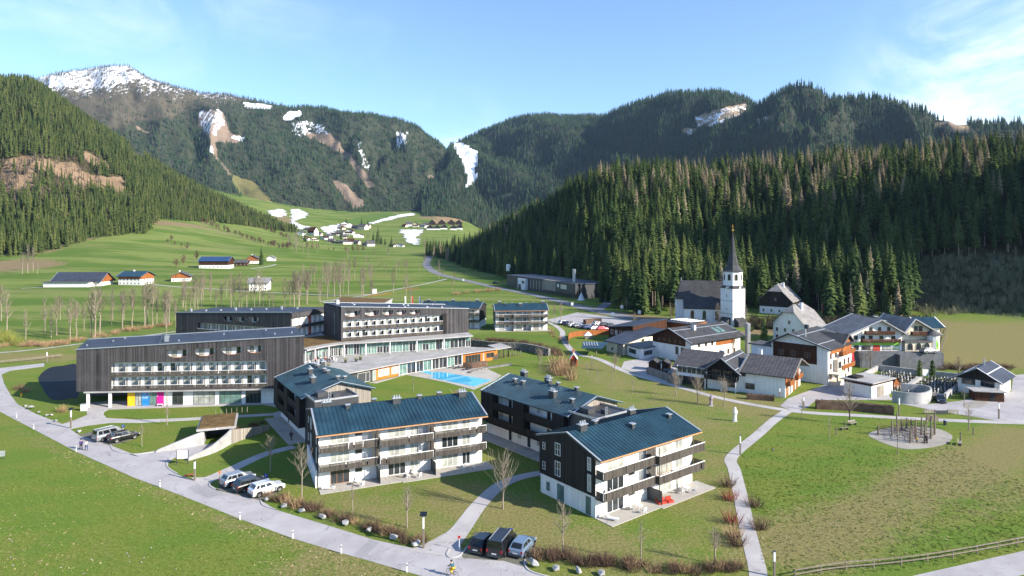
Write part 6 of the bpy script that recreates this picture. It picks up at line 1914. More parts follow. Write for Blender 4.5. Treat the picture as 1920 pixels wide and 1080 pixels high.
def banner(px, py, hpx, mat, label, flagh=None, z=0):
 p = at(px, py, z) if z else gp(px, py)
 k = p.y / FPX
 h = hpx * k
 e = empty('banner_flag', p, 0, label, 'flag')
 mb = LB(); mb.tube([(0, 0, 0), (0, 0, h)], .05, 6); mb.build('pole', M['whitemetal'], e)
 mb = LB(); w = .75
 n = 8
 for a in range(n):
  z0, z1 = h * (.22 + .76 * a / n), h * (.22 + .76 * (a + 1) / n)
  w0, w1 = w * (1 - .5 * (a / n) ** 2), w * (1 - .5 * ((a + 1) / n) ** 2)
  d0, d1 = .1 * math.sin(a * 1.1), .1 * math.sin((a + 1) * 1.1)
  mb.hexa([(.05, -.01, z0), (.05 + w0, d0 - .01, z0), (.05 + w0, d0 + .01, z0), (.05, .01, z0), (.05, -.01, z1), (.05 + w1, d1 - .01, z1), (.05 + w1, d1 + .01, z1), (.05, .01, z1)])
 mb.build('cloth', M[mat], e)
 return e
M['flagblue'] = simple('blue_cloth', (.04, .10, .30, 1), .8, .2, 0, .1, 2)
M['redwhite'] = simple('red_cloth', (.62, .05, .05, 1), .8, .2, 0, .1, 2)
banner(1680, 656, 22, 'lime', 'lime green banner before the left guesthouse', z=TZ); banner(1755, 660, 24, 'lime', 'lime green banner at the right end of the guesthouse terrace', z=TZ)
banner(1541, 597, 28, 'redwhite', 'tall red and white banner at the forest edge')
banner(1597, 692, 34, 'redwhite', 'narrow red banner beside the tall chalet')
for x, m_, lb in ((759, 'whitemetal', 'white flag behind the middle hotel wing'), (772, 'redwhite', 'red and white flag between the white and the blue flag'), (786, 'flagblue', 'blue flag behind the middle hotel wing')):
 banner(x, 577, 22, m_, lb)
# small house at the right edge with its wood shed, garage, walls
u = Vector((4.6, -5.2)).normalized(); fr1 = FR((104.2, 149.6), u, (-u.y, u.x))
K1 = empty('chapel_house', (107, 147, 0), 0, 'white house with wide dark blue-grey roof right of the graveyard', 'house')
gable_wall(K1, fr1, 8.0, 10, 3.6, 6.0, None, 'plaster', 't'); gable_roof(K1, fr1, 8.0, 10, 3.6, 6.0, None, 't', (1.6, 1.6, 2.0, .8), .22, 'bitumen', None, 'whitemetal', cross=1)
for s in (.8, 4.4): win(K1, fr1, s, s + 2.6, 2.0, 3.3, 0, 'glass', 'frame', 2)
timber_gable(K1, fr1, 8.0, 3.32, 3.6, 5.9, -.1, 'charwood2')
chimney(K1, fr1, 4.0, 5, 6.2, .3, .3, 1.4, 'metal', False)
f_ = FR((102.0, 141.0), (1, -.25), (.25, 1))
WS = empty('wood_shed', (104, 141, 0), 0, 'low dark wooden shed with flat roof before the white house', 'shed')
part(WS, 'wall', 'brownwood', [(0, 5.6, 0, 3, 0, 2.1)], f_); part(WS, 'roof', 'greyroof', [(-.5, 5.9, -.6, 3.4, 2.11, 2.3)], f_); part(WS, 'door', 'charwood2', [(2.8, 3.8, -.05, -.004, .03, 1.9)], f_)
part(WS, 'lamp', 'whitemetal', [(3.1, 3.4, -.12, -.005, 1.96, 2.08)], f_)
u = Vector((3.4, -5)).normalized(); fgz = FR((76.8, 148.0), u, (-u.y, u.x))
GA = empty('garage', (79, 147, 0), 0, 'small pinkish garage with flat grey roof on the asphalt square', 'garage')
part(GA, 'wall', 'plaster', [(0, 6.2, 0, 9.5, 0, 2.7)], fgz); part(GA, 'band', 'brownwood', [(-.02, 6.22, -.02, 9.52, 2.71, 3.3)], fgz); part(GA, 'roof', 'greyroof', [(-.6, 6.8, -.6, 10, 3.31, 3.55)], fgz)
part(GA, 'garage_door', 'greywood', [(2.2, 5.4, -.06, -.004, .03, 2.4)], side_right(fgz, 6.2)); part(GA, 'planter', 'charwood2', [(.3, 2.4, 1, 4, 3.56, 4.0)], fgz)
def wall_line(spots, h, th, mat, label, name='wall', world=None, z0=-.2):
 pts = world or [gp(*p) for p in spots]
 mb = MB(); m = len(pts); L = []
 for i, p in enumerate(pts):
  d = pts[min(i + 1, m - 1)] - pts[max(i - 1, 0)]; d.z = 0; d.normalize()
  n = Vector((-d.y, d.x, 0)) * th / 2
  L.append((p - n, p + n))
 hh = h if isinstance(h, (list, tuple)) else [h] * m
 for i in range(m - 1):
  a0, a1 = L[i]; b0, b1 = L[i + 1]
  mb.hexa([(a0.x, a0.y, z0), (b0.x, b0.y, z0), (b1.x, b1.y, z0), (a1.x, a1.y, z0), (a0.x, a0.y, hh[i]), (b0.x, b0.y, hh[i + 1]), (b1.x, b1.y, hh[i + 1]), (a1.x, a1.y, hh[i])])
 o = mb.build(name, M[mat]); return tag(o, label, 'wall')
crv = smooth_line([gp(*p) for p in [(1673, 754), (1690, 756.5), (1708, 758), (1726, 758.5), (1740, 755.5), (1746, 750), (1741, 745), (1728, 742), (1708, 740.5), (1689, 739)]], 5)
wall_line(None, 2.5, .35, 'lightconcrete', 'curved concrete wall enclosing a memorial niche beside the square', 'curved_wall', crv)
wall_line([(1620, 708), (1646, 694)], 1.3, .5, 'lightconcrete', 'pale wall on the left side of the graveyard', 'graveyard_wall')
wall_line([(1646, 694), (1722, 704)], 1.5, .5, 'lightconcrete', 'pale wall along the back of the graveyard, left of the gate', 'graveyard_wall')
wall_line([(1746, 706), (1812, 713)], 1.5, .5, 'lightconcrete', 'pale wall along the back of the graveyard, right of the gate', 'graveyard_wall')
wall_line([(1772, 748), (1810, 718)], 1.2, .5, 'lightconcrete', 'slanting pale wall at the right end of the graveyard', 'graveyard_wall')
wall_line([(1748, 744), (1772, 748)], 1.0, .5, 'lightconcrete', 'short pale wall behind the parked black car', 'graveyard_wall')
wall_line([(1700, 730), (1728, 710)], .9, .9, 'lightconcrete', 'pale low wall dividing the two parts of the graveyard', 'graveyard_wall')
# gate with two cypresses is set with the plants
GT_ = empty('gate', gp(1735, 706), 0, 'pale gate between two dark pillars of cypress', 'gate')
f_ = FR(gp(1728, 706)[:2], (1, 0), (0, 1)); part(GT_, 'post', 'lightconcrete', [(0, .3, 0, .3, 0, 2.3)], f_); part(GT_, 'post', 'lightconcrete', [(2.0, 2.3, 0, .3, 0, 2.3)], f_); part(GT_, 'gate_leaf', 'whitemetal', [(.31, 1.99, .1, .2, .1, 1.8)], f_)
# kindergarten group
def ring_building(name, ring, hs, label, mat, roofm, ov=.9, th=.3, cat='building'):
 pts = [Vector(p) for p in ring]; c = sum(pts, Vector((0, 0))) / len(pts)
 e = empty(name, (c.x, c.y, 0), 0, label, cat)
 mb = MB(); mb.prism([tuple(p) for p in pts], -.1, list(hs)); mb.build('wall', M[mat], e)
 big = [p + (p - c).normalized() * ov for p in pts]
 mb = MB(); n = len(pts)
 mb.prism([tuple(p) for p in big], [h + .01 for h in hs], [h + th for h in hs]); mb.build('roof', M[roofm], e)
 return e
KG = ring_building('kindergarten', [(30, 203), (34, 195.3), (51, 217), (45, 227)], (3.1, 3.2, 4.6, 4.5), 'low cream kindergarten with broad dark roof beside the footpath', 'cream', 'bitumen', 1.0)
KB = ring_building('kindergarten_bay', [(35.2, 196.3), (38.2, 188.5), (46.5, 196.5), (43.5, 203)], (3.0, 3.0, 3.0, 3.0), 'pale flat-roofed bay with two dark windows on the kindergarten', 'bluewhite', 'dmetal', .5)
f_ = FR((35.2, 196.3), (3.0, -7.8), (7.8, 3.0)); win(KB, f_, 1.4, 5.2, 1.0, 2.3, 0, 'glass', 'frame', 3)
f_ = FR((38.2, 188.5), (8.3, 8), (-8, 8.3)); win(KB, f_, 1.2, 5.4, 1.0, 2.3, 0, 'glass', 'frame', 3)
f_ = FR((30, 203), (4, -7.7), (7.7, 4)); part(KG, 'boarding', 'greywood', [(5.6, 8.6, -.1, -.005, 0, 3.0)], f_); win(KG, f_, 2.6, 3.4, .8, 1.5, 0, 'glass', 'frame', 0)
f_ = FR((34, 195.3), (17, 21.7), (-21.7, 17)); win(KG, f_, 12, 14, 2.6, 3.4, 0, 'glass', 'woodframe', 1)
KC = ring_building('school_building', [(34, 225), (41, 217), (57, 236), (50, 245)], (4.4, 5.8, 5.8, 4.4), 'brown timber building with dark roof behind the kindergarten', 'brownwood', 'bitumen', .9)
f_ = FR((34, 225), (7, -8), (8, 7))
for k in range(5): win(KC, f_, 1 + k * 1.9, 2 + k * 1.9, 2.2, 3.8, 0, 'curtain' if k % 2 else 'glass', 'whiteframe', 0)
KD = ring_building('school_building', [(58, 240), (64, 228), (73, 240), (66, 250)], (4.2, 4.8, 4.8, 4.2), 'hall with pale roof strips behind the brown timber building', 'oak', 'bitumen', .9)
for k in range(7): part(KD, 'roof_strip', 'whitemetal', [(.8 + k * 1.7, 1.2 + k * 1.7, 1, 8, 4.72 + .045 * k + .5, 4.9 + .045 * k + .5)], FR((58, 240), (6, -12), (12, 6)))
fw = smooth_line([gp(*p) for p in [(1066, 646), (1066, 638), (1071, 633), (1088, 630), (1118, 628), (1152, 627)]], 5)
wall_line(None, 1.9, .12, 'oak', 'curved orange timber fence round the kindergarten garden', 'timber_fence', fw)
CP = empty('garden_canopy', gp(1118, 668), 0, 'dark blue garden canopy on one pale post beside the kindergarten', 'canopy')
c0 = gp(1118, 668)
mb = MB(); mb.tube([c0, c0 + Vector((0, 0, 2.6))], .16, 7); mb.build('post', M['postwood'], CP)
mb = MB(); poly_slab(mb, [c0 + Vector(p) for p in ((-4.5, -.5, 2.6), (1.5, -1.2, 2.6), (4.4, 6, 3.2), (-3.2, 7, 3.4))], .18); mb.build('roof', M['blueroof'], CP)
mb = MB()
for k in range(6): mb.hexa([c0 + Vector((-3.6 + k * .8, 1.5, 2.95)), c0 + Vector((-3.2 + k * .8, 1.5, 2.95)), c0 + Vector((-2.9 + k * .8, 5.8, 3.3)), c0 + Vector((-3.3 + k * .8, 5.8, 3.3))] + [c0 + Vector((-3.6 + k * .8, 1.5, 3.05)), c0 + Vector((-3.2 + k * .8, 1.5, 3.05)), c0 + Vector((-2.9 + k * .8, 5.8, 3.4)), c0 + Vector((-3.3 + k * .8, 5.8, 3.4))])
mb.build('solar_slats', M['metal'], CP)
PT = empty('play_tent', gp(1103, 635), 0, 'small white pointed play hut in the kindergarten garden', 'play hut')
mb = LB(); b4 = [(-1.6, -1.3, 1.2), (1.6, -1.3, 1.2), (1.6, 1.3, 1.2), (-1.6, 1.3, 1.2)]
for k in range(4): mb.face([b4[k], b4[(k + 1) % 4], (0, 0, 2.6)])
mb.build('roof', M['whiteframe'], PT); mb = LB(); mb.prism([(p[0] * .8, p[1] * .8) for p in b4], 0, 1.19); mb.build('wall', M['greywood'], PT)
# two brown sheds and red hut
u = Vector((1, -.5)).normalized(); fsh = FR(gp(1216, 694)[:2], u, (-u.y, u.x))
for k, lb in ((0, 'left one of two small brown sheds before the white house'), (1, 'right one of two small brown sheds before the white house')):
 f_ = fsh.sub(k * 2.9, 0, (1, 0), (0, 1)); e = empty('garden_shed', f_(1, 1, 0), 0, lb, 'shed')
 gable_wall(e, f_, 2.5, 3, 2.0, 2.9, None, 'brownwood', 't'); gable_roof(e, f_, 2.5, 3, 2.0, 2.9, None, 't', (.3, .3, .3, .3), .12, 'darkroof')
u = Vector((1, -.1)).normalized(); fht = FR(gp(1069, 687)[:2], u, (-u.y, u.x))
RH = empty('bell_hut', fht(1, 1, 0), 0, 'small red hut with pale gable roof on the lawn', 'hut')
gable_wall(RH, fht, 1.9, 2.6, 2.2, 3.5, None, 'red', 't')
part(RH, 'door', 'brownwood', [(.2, 1.7, -.05, -.004, 0, 2.1)], fht); part(RH, 'red_side', 'red', [(.1, 2.5, -.05, -.004, .05, 2.1)], side_right(fht, 1.9))
gable_roof(RH, fht, 1.9, 2.6, 2.2, 3.5, None, 't', (.25, .25, .25, .25), .1, 'whitemetal')
chimney(RH, fht, .95, 2.0, 3.4, .6, .6, 1.2, 'soffit', False)
# timber works by the valley road
u = Vector((44, -62)).normalized()
q0, q1 = at(948, 537), at(1086, 560)
u = (q1 - q0).to_2d().normalized(); fi = FR(q0[:2], u, (-u.y, u.x)); LI = (q1 - q0).to_2d().length
TWK = empty('timber_works', q0, 0, 'long dark workshop with twin metal chimneys in the forest shade', 'workshop')
part(TWK, 'wall', 'dmetal', [(0, LI, 1, 22, -1, 8.2)], fi); part(TWK, 'roof', 'bitumen', [(-.5, LI + .5, .5, 22.5, 8.21, 8.7)], fi)
part(TWK, 'portal', 'bluewhite', [(LI * .22, LI * .33, -1.2, .99, 0, 7.6)], fi)
win(TWK, fi, LI * .23, LI * .27, .1, 3.6, -1.21, 'glass', 'frame', 1); win(TWK, fi, LI * .285, LI * .32, 4.3, 6.2, -1.21, 'glass', 'frame', 0)
part(TWK, 'light_box', 'greywood', [(LI * .60, LI * .76, -2, .98, 2.6, 8.9)], fi); part(TWK, 'sign_box', 'dmetal', [(LI * .765, LI * .99, -2, .98, 2.4, 8.7)], fi)
part(TWK, 'sign_board', 'metal', [(LI * .82, LI * .89, -2.06, -2.005, 4.6, 7.2)], fi)
mb = MB(); mb.face([fi(LI * .79 + 1.1 * math.cos(a), -2.07, 6.3 + 1.1 * math.sin(a)) for a in [k * math.pi / 8 for k in range(16)]]); mb.build('round_sign', M['whitemetal'], TWK)
for k in range(5): part(TWK, 'facade_strip', 'metal', [(LI * .37 + k * LI * .042, LI * .37 + k * LI * .042 + .35, .85, .995, 1.5, 7.2)], fi)
for k in range(2):
 mb = MB(); c = Vector(fi(LI * .84 + k * 1.5, 6, 8)); mb.tube([c, c + Vector((0, 0, 8.5))], .62, 10); mb.build('chimney', M['metal'], TWK)
e = empty('silo', at(955, 522), 0, 'white silo standing above the dark workshop', 'silo')
mb = LB(); mb.tube([(0, 0, 0), (0, 0, 6.2)], .8, 8); mb.build('leg', M['dmetal'], e); mb = LB(); mb.tube([(0, 0, 6.2), (0, 0, 6.6), (0, 0, 11.6), (0, 0, 12)], [2.2, 2.8, 2.8, 2.2], 14); mb.build('tank', M['whitemetal'], e)
e = empty('tepee', at(1090, 563), 0, 'white pointed tepee tent at the road junction', 'tent')
mb = LB(); R8 = [(2.2 * math.cos(k * math.pi / 4), 2.2 * math.sin(k * math.pi / 4), 0) for k in range(8)]
for k in range(8): mb.face([R8[k], R8[(k + 1) % 8], (0, 0, 4.6)])
mb.build('canvas', M['bluewhite'], e); mb = LB(); mb.tube([(.3, .1, 4.2), (-.25, -.1, 5.2)], .05, 4); mb.tube([(-.3, .1, 4.2), (.25, -.1, 5.2)], .05, 4); mb.build('poles', M['postwood'], e)
# ---- farms on the meadow
def farm(name, px, py, L, D, h, hr, ang, label, ridge='s', wallm='plaster', roofm='bitumen', upper=None, up_z=2.6, ov=1.2, nwin=4, cat='farmhouse', chim=True, storeys=2, seam=None):
 p = at(px, py)
 a = R(ang); u = Vector((math.cos(a), math.sin(a)))
 fr = FR(p[:2], u, (-u.y, u.x), p.z - .3)
 e = empty(name, p, 0, label, cat)
 gable_wall(e, fr, L, D, h, hr, None, wallm, ridge, 'wall', -2.5)
 if upper:
  for f_, n in ((fr, L), (side_right(fr, L), D), (side_left(fr, D), D)):
   isg = (ridge == 't' and f_ is fr) or (ridge == 's' and f_ is not fr)
   if isg: timber_gable(e, f_, n, up_z, h, hr - .1, -.14, upper)
   else: part(e, 'timber_wall', upper, [(0, n, -.14, -.01, up_z, h)], f_)
 gable_roof(e, fr, L, D, h, hr, None, ridge, (ov, ov, ov, ov), .3, roofm, seam, 'metal')
 for f_, n in ((fr, L), (side_right(fr, L), D)):
  for st in range(storeys):
   m = nwin if f_ is fr else max(2, nwin - 1)
   for k in range(m):
    s = n * (k + .5) / m
    z = .9 + 2.6 * st
    if z + 1.2 > h: continue
    win(e, f_, s - .5, s + .5, z, z + 1.2, -.145 if upper and z > up_z - .8 else 0, 'glass', 'whiteframe', 0)
 if chim: chimney(e, fr, L * .4, D * .5, hr, .9, .9, 1.2, 'plaster', True)
 return e, fr
M['bluebarn'] = simple('bright_blue_roof', (.026, .06, .14, 1), .5, .4, .1, .2, .4)
e, f_ = farm('barn', 98, 537, 33, 17, 4.0, 9.8, 3, 'long farm barn with dark blue-grey roof at the left of the meadow', 's', 'plaster', 'bitumen', 'oak', 3.2, 1.5, 6, 'barn', False, 1)
part(e, 'lean_to_roof', 'slateroof', [(-3, 30, -8, -.2, 3.7, 4.0)], f_); part(e, 'lean_to_wall', 'plaster', [(-2, 29, -6.5, -.16, -1.5, 3.69)], f_)
e, f_ = farm('farmhouse', 222, 534, 18, 14, 6.8, 9.8, -8, 'white and brown farmhouse with blue-grey roof in the meadow', 's', 'plaster', 'blueroof', 'oak', 4.6, 1.5, 6, storeys=3)
farm('farmhouse', 321, 528, 13, 11, 4.4, 7.6, 20, 'small brown chalet half hidden by bare trees in the meadow', 't', 'plaster', 'slateroof', 'oak', 2.8, 1.3, 4)
farm('barn', 373, 503, 28, 14, 7.5, 11.2, 2, 'barn with bright blue roof, brown boards and white base', 's', 'plaster', 'bluebarn', 'brownwood', 3.4, 1.2, 7, 'barn', False, 1)
farm('farmhouse', 463, 494, 11, 12, 5.8, 9, 12, 'orange-brown chalet beside the tall conifer on the meadow', 't', 'plaster', 'slateroof', 'oak', 2.8, 1.3, 3)
farm('shed', 440, 498, 12, 8, 3.6, 5.8, 6, 'low brown shed between the blue-roofed barn and the chalet', 's', 'brownwood', 'slateroof', None, 2, 1, 3, 'shed', False, 1)
farm('cottage', 500, 489, 9, 8, 3.6, 6, 10, 'small white cottage right of the tall conifer', 't', 'plaster', 'paleroof', None, 2, 1, 2, 'house', False, 1)
farm('farmhouse', 467, 545, 12, 11, 5.8, 8.4, 10, 'white house with grey roof beside the farm lane', 's', 'plaster', 'paleroof', None, 2, 1.2, 4)
part(empty('hut', at(702, 550), 0, 'small white shrine hut beside the footbridge', 'hut'), 'wall', 'plaster', [(-1.1, 1.1, -1, 1, 0, 2.4), (-1.3, 1.3, -1.2, 1.2, 2.41, 2.7)], FR(at(702, 550)[:2], (1, 0), (0, 1), float(at(702, 550).z)))
# ---- village far up the valley, every house by itself
VH = [(562, 441, 13, 9), (583, 441, 15, 15), (572, 450, 12, 8), (590, 451, 14, 7), (604, 449, 12, 7), (597, 442, 10, 7), (612, 446, 13, 7), (625, 440, 12, 8), (637, 442, 13, 10), (646, 425, 16, 9), (656, 427, 13, 9), (637, 430, 12, 7),
      (664, 430, 12, 8), (677, 431, 16, 11), (686, 428, 12, 8), (654, 440, 15, 11), (645, 447, 11, 8), (632, 457, 30, 7), (656, 456, 16, 9), (667, 458, 11, 8), (672, 446, 18, 9), (696, 462, 14, 11), (683, 460, 8, 6), (748, 463, 15, 7), (734, 463, 10, 6), (620, 455, 12, 8), (576, 433, 10, 7),
      (767, 425, 11, 9), (779, 426, 11, 9), (791, 427, 12, 8), (757, 426, 8, 6), (800, 424, 9, 7)]
VL = ['pale village house with brown roof far up the valley', 'brown-roofed chalet in the far village', 'white chalet in the far village']
VR = random.Random(8)
for k, (x, y, w, hh) in enumerate(VH):
 p = at(x, y); s = p.y / FPX
 W, H_ = w * s, hh * s
 a = VR.uniform(-.5, .5); u = Vector((math.cos(a), math.sin(a)))
 f_ = FR((p.x - u.x * W / 2, p.y - u.y * W / 2), u, (-u.y, u.x), p.z - 1)
 lb = {1: 'tallest pink-white hotel of the far village', 17: 'long low white building at the front of the far village', 21: 'white chalet standing alone right of the far village', 23: 'low pale house below the far snowfield'}.get(k, 'small brown-roofed house among the houses of the far village')
 e = empty('village_house', p, 0, lb, 'house', None if k in (1, 17, 21, 23) else 'houses of the far village')
 rd = VR.choice('st')
 gable_wall(e, f_, W, W * .8, H_ * .62, H_ * 1.05, None, VR.choice(('plaster', 'plaster', 'cream', 'bluewhite')), rd, 'wall', -4)
 gable_roof(e, f_, W, W * .8, H_ * .62, H_ * 1.05, None, rd, (1.2, 1.2, 1.2, 1.2), .5, VR.choice(('slateroof', 'slateroof', 'darkroof', 'brownwood')))
 if VR.random() < .7: part(e, 'timber_wall', 'brownwood', [(.2, W - .2, -.3, -.05, H_ * .34, H_ * .6)], f_)
 for q in range(3): win(e, f_, W * (.15 + .28 * q), W * (.15 + .28 * q) + 1.6, 1.2, 3.0, -.02, 'glass', 'frame', 0)
for k, (x, y) in enumerate([(810, 422), (828, 421.5), (846, 421.5), (860, 422), (806, 431), (819, 431), (832, 430), (850, 431), (861, 430)]):
 p = at(x, y); s = p.y / FPX; W, H_ = 13 * s, 10 * s
 f_ = FR((p.x - W / 2, p.y), (1, .1), (-.1, 1), p.z - 1)
 e = empty('holiday_chalet', p, 0, 'dark holiday chalet with steep roof in the twin rows below the brown field', 'chalet', 'holiday chalets in two rows')
 gable_wall(e, f_, W, W * .9, H_ * .5, H_ * 1.05, None, 'bluewhite' if y > 425 else 'brownwood', 't', 'wall', -3)
 gable_roof(e, f_, W, W * .9, H_ * .5, H_ * 1.05, None, 't', (1.5, 1.5, 1.5, 1), .5, 'darkroof')
 timber_gable(e, f_, W, H_ * .3, H_ * .5, H_ * .98, -.2, 'charwood2')
# ------------------------------------------------------------------ single trees, shrubs, hedges, boulders
def px_h(p, hpx): return hpx * p.y / FPX
M['twiglight'] = simple('pale_twigs', (.26, .215, .165, 1), .95, .1, 0, .25, 2)
M['twigred'] = simple('red_twigs', (.26, .075, .055, 1), .95, .1, 0, .3, 2)
M['twigtan'] = simple('tan_twigs', (.33, .22, .125, 1), .95, .1, 0, .3, 1)
M['twigbrown'] = simple('brown_twigs', (.13, .085, .06, 1), .95, .1, 0, .35, 1)
M['olive'] = simple('olive_bush', (.20, .21, .05, 1), .95, .1, 0, .35, 1)
def me_of(lb, name, mat):
 me = bpy.data.meshes.new(name); me.from_pydata(lb.v, [], lb.f); me.materials.append(mat); return me
# tall bare trees on the stream bank: kinds of unit height 16 m
BT = []
for k in range(6):
 h = 16.0
 BT.append((me_of(bare_crown(400 + k, h, .17 + .02 * (k % 3), .26 + .05 * (k % 3), 20, 6, 4, 1.8, .13), 'crown', M['twig']), me_of(trunk_mb(h * .86, .22, .07, 6, k, .12), 'trunk', M['palebark'])))
FIELD = [(145, 772, 60), (395, 775, 84), (430, 765, 78), (512, 755, 92), (534, 758, 110), (560, 742, 96), (628, 690, 40), (690, 722, 80), (745, 712, 84), (815, 705, 105), (830, 692, 96), (860, 695, 100), (882, 682, 70), (925, 690, 70), (952, 692, 75),
 (1045, 612, 60), (1095, 602, 72), (1135, 600, 75), (1300, 592, 72), (1316, 588, 60), (1345, 592, 70), (1388, 592, 66), (1432, 590, 60), (1458, 592, 85), (1602, 590, 62), (1655, 588, 90), (1682, 582, 86), (1727, 572, 84), (1840, 540, 60), (1880, 530, 66), (1910, 520, 60), (985, 615, 30), (1010, 600, 24)]
F2 = [(285, 785, 78), (322, 785, 70), (382, 765, 80), (355, 625, 45), (415, 615, 42), (440, 610, 40), (500, 605, 40), (520, 602, 44), (545, 600, 40), (585, 705, 66), (632, 705, 62), (692, 690, 56), (560, 590, 40), (600, 585, 42), (640, 585, 42), (665, 580, 44), (700, 575, 42), (740, 570, 44), (792, 710, 60), (806, 708, 64), (862, 672, 56), (1052, 545, 30), (1075, 520, 24), (1130, 545, 32), (1110, 520, 26), (945, 507, 18), (772, 405, 12), (1125, 660, 16)]
q = random.Random(12)
F2 += [((x - 480) * 4, (y - 380) * 4, h) for x, y, h in [(q.uniform(330, 780), q.uniform(548, 585), q.uniform(32, 58)) for k in range(30)] + [(q.uniform(0, 330), q.uniform(588, 640), q.uniform(50, 80)) for k in range(12)]]
tl = [(x / 3, y / 3 + 380, h / 3 * 1.0) for x, y, h in [(a, b, c * 3) for a, b, c in FIELD]] + [(x / 4 + 480, y / 4 + 380, h) for x, y, h in F2]
for i, (x, y, hp) in enumerate(tl):
 p = at(x, y); h = px_h(p, hp)
 c, t = BT[i % 6]
 tree('bare_tree', p, c, t, max(.25, min(1.25, h / 16)), q.uniform(0, 6.28), 'tall leafless tree standing in the loose row along the meadow stream', 'leafless trees along the meadow stream')
# hedgerow trees on the striped slope
SM = [(me_of(bare_crown(420 + k, 8, .34, .08, 18, 5, 4, .9, .30), 'crown', M['twigbrown']), me_of(trunk_mb(5, .16, .06, 5, k), 'trunk', M['bark'])) for k in range(3)]
for ln, n in ((((362, 408), (400, 425), (450, 443), (500, 458), (545, 468)), 55), (((405, 402), (450, 418), (500, 432), (545, 450)), 36), (((312, 452), (335, 462), (350, 470)), 5), (((545, 462), (620, 470), (700, 470)), 12), (((330, 500), (375, 480)), 3)):
 pp = smooth_line([at(*p) for p in ln], 8)
 for k in range(n):
  a = pp[int(k / n * (len(pp) - 1))]
  x, y = a.x + q.uniform(-5, 5), a.y + q.uniform(-5, 5)
  c, t = SM[k % 3]
  tree('hedgerow_tree', (x, y, float(gz(x, y)) - .1), c, t, q.uniform(.6, 1.5), q.uniform(0, 6.28), 'small brown leafless tree in the hedgerows on the striped meadow slope', 'small trees in the meadow hedgerows')
# brown trees round the far village and along the road
for x, y, hp in [(545, 460, 24), (552, 462, 28), (560, 460, 22), (540, 455, 22), (800, 470, 20), (808, 474, 22), (818, 472, 20), (796, 462, 14), (690, 455, 18), (700, 452, 16), (671, 452, 16), (610, 460, 14), (586, 462, 12), (823, 524, 40), (830, 528, 26), (852, 532, 26), (848, 546, 22), (62, 508, 50), (52, 512, 58), (42, 514, 44), (70, 515, 30), (1258, 612, 40), (1190, 618, 34), (1175, 588, 30), (1040, 606, 36), (1052, 606, 40)]:
 p = at(x, y); c, t = BT[(x + y) % 6]
 tree('bare_tree', p, c, t, px_h(p, hp) / 16, q.uniform(0, 6.28), 'brown leafless tree by the valley road, the far village or the forest edge', 'leafless trees by road and village')
for k in range(34):
 x, y = q.uniform(540, 800), q.uniform(452, 475) if k < 20 else q.uniform(476, 520)
 p = at(x, y); c, t = BT[k % 6]
 tree('bare_tree', p, c, t, px_h(p, q.uniform(14, 26)) / 16, q.uniform(0, 6.28), 'brown leafless tree by the valley road, the far village or the forest edge', 'leafless trees by road and village')
# conifers standing alone
for x, y, hp, lb in [(490, 497, 36, 'tall dark conifer standing alone beside the meadow chalet'), (1433, 640, 52, 'full green conifer between the church and the cream house'), (649, 424, 17, ''), (678, 428, 20, ''), (690, 425, 14, ''), (709, 457, 34, ''), (734, 463, 22, ''), (640, 449, 20, ''), (572, 453, 22, ''), (715, 458, 18, ''), (722, 459, 14, ''), (700, 456, 22, ''), (430, 502, 16, 'small dark conifer behind the blue-roofed barn')]:
 p = at(x, y); h = px_h(p, hp)
 me_c = me_of(spruce_crown(int(x), 20, .06, 3.9, 22, 9, .45, 0, .42), 'crown', M['spruce']); me_t = me_of(trunk_mb(17, .3, .05, 6), 'trunk', M['bark'])
 tree('conifer', p, me_c, me_t, h / 20, q.uniform(0, 6.28), lb or 'dark conifer among the houses of the far village', None if lb else 'conifers in the far village')
for x in (1724, 1748):
 p = gp(x, 712)
 mb = LB()
 rr = random.Random(x)
 for k in range(240):
  z = .1 + 4.6 * rr.random(); rad = .55 * (1 - (z / 5.2) ** 3) + .1; a = rr.uniform(0, 6.28)
  c = Vector((math.cos(a) * rad, math.sin(a) * rad, z)); e1 = Vector((rr.uniform(-.2, .2), rr.uniform(-.2, .2), rr.uniform(.2, .6))); s = Vector((-math.sin(a), math.cos(a), 0)) * .14
  mb.face([c - s, c + s, c + e1])
 tree('cypress', p, me_of(mb, 'crown', M['spruce']), me_of(trunk_mb(4.2, .3, .15, 8), 'trunk', M['spruce']), 1, 0, 'slim dark cypress at the ' + ('left' if x < 1735 else 'right') + ' side of the graveyard gate', None)
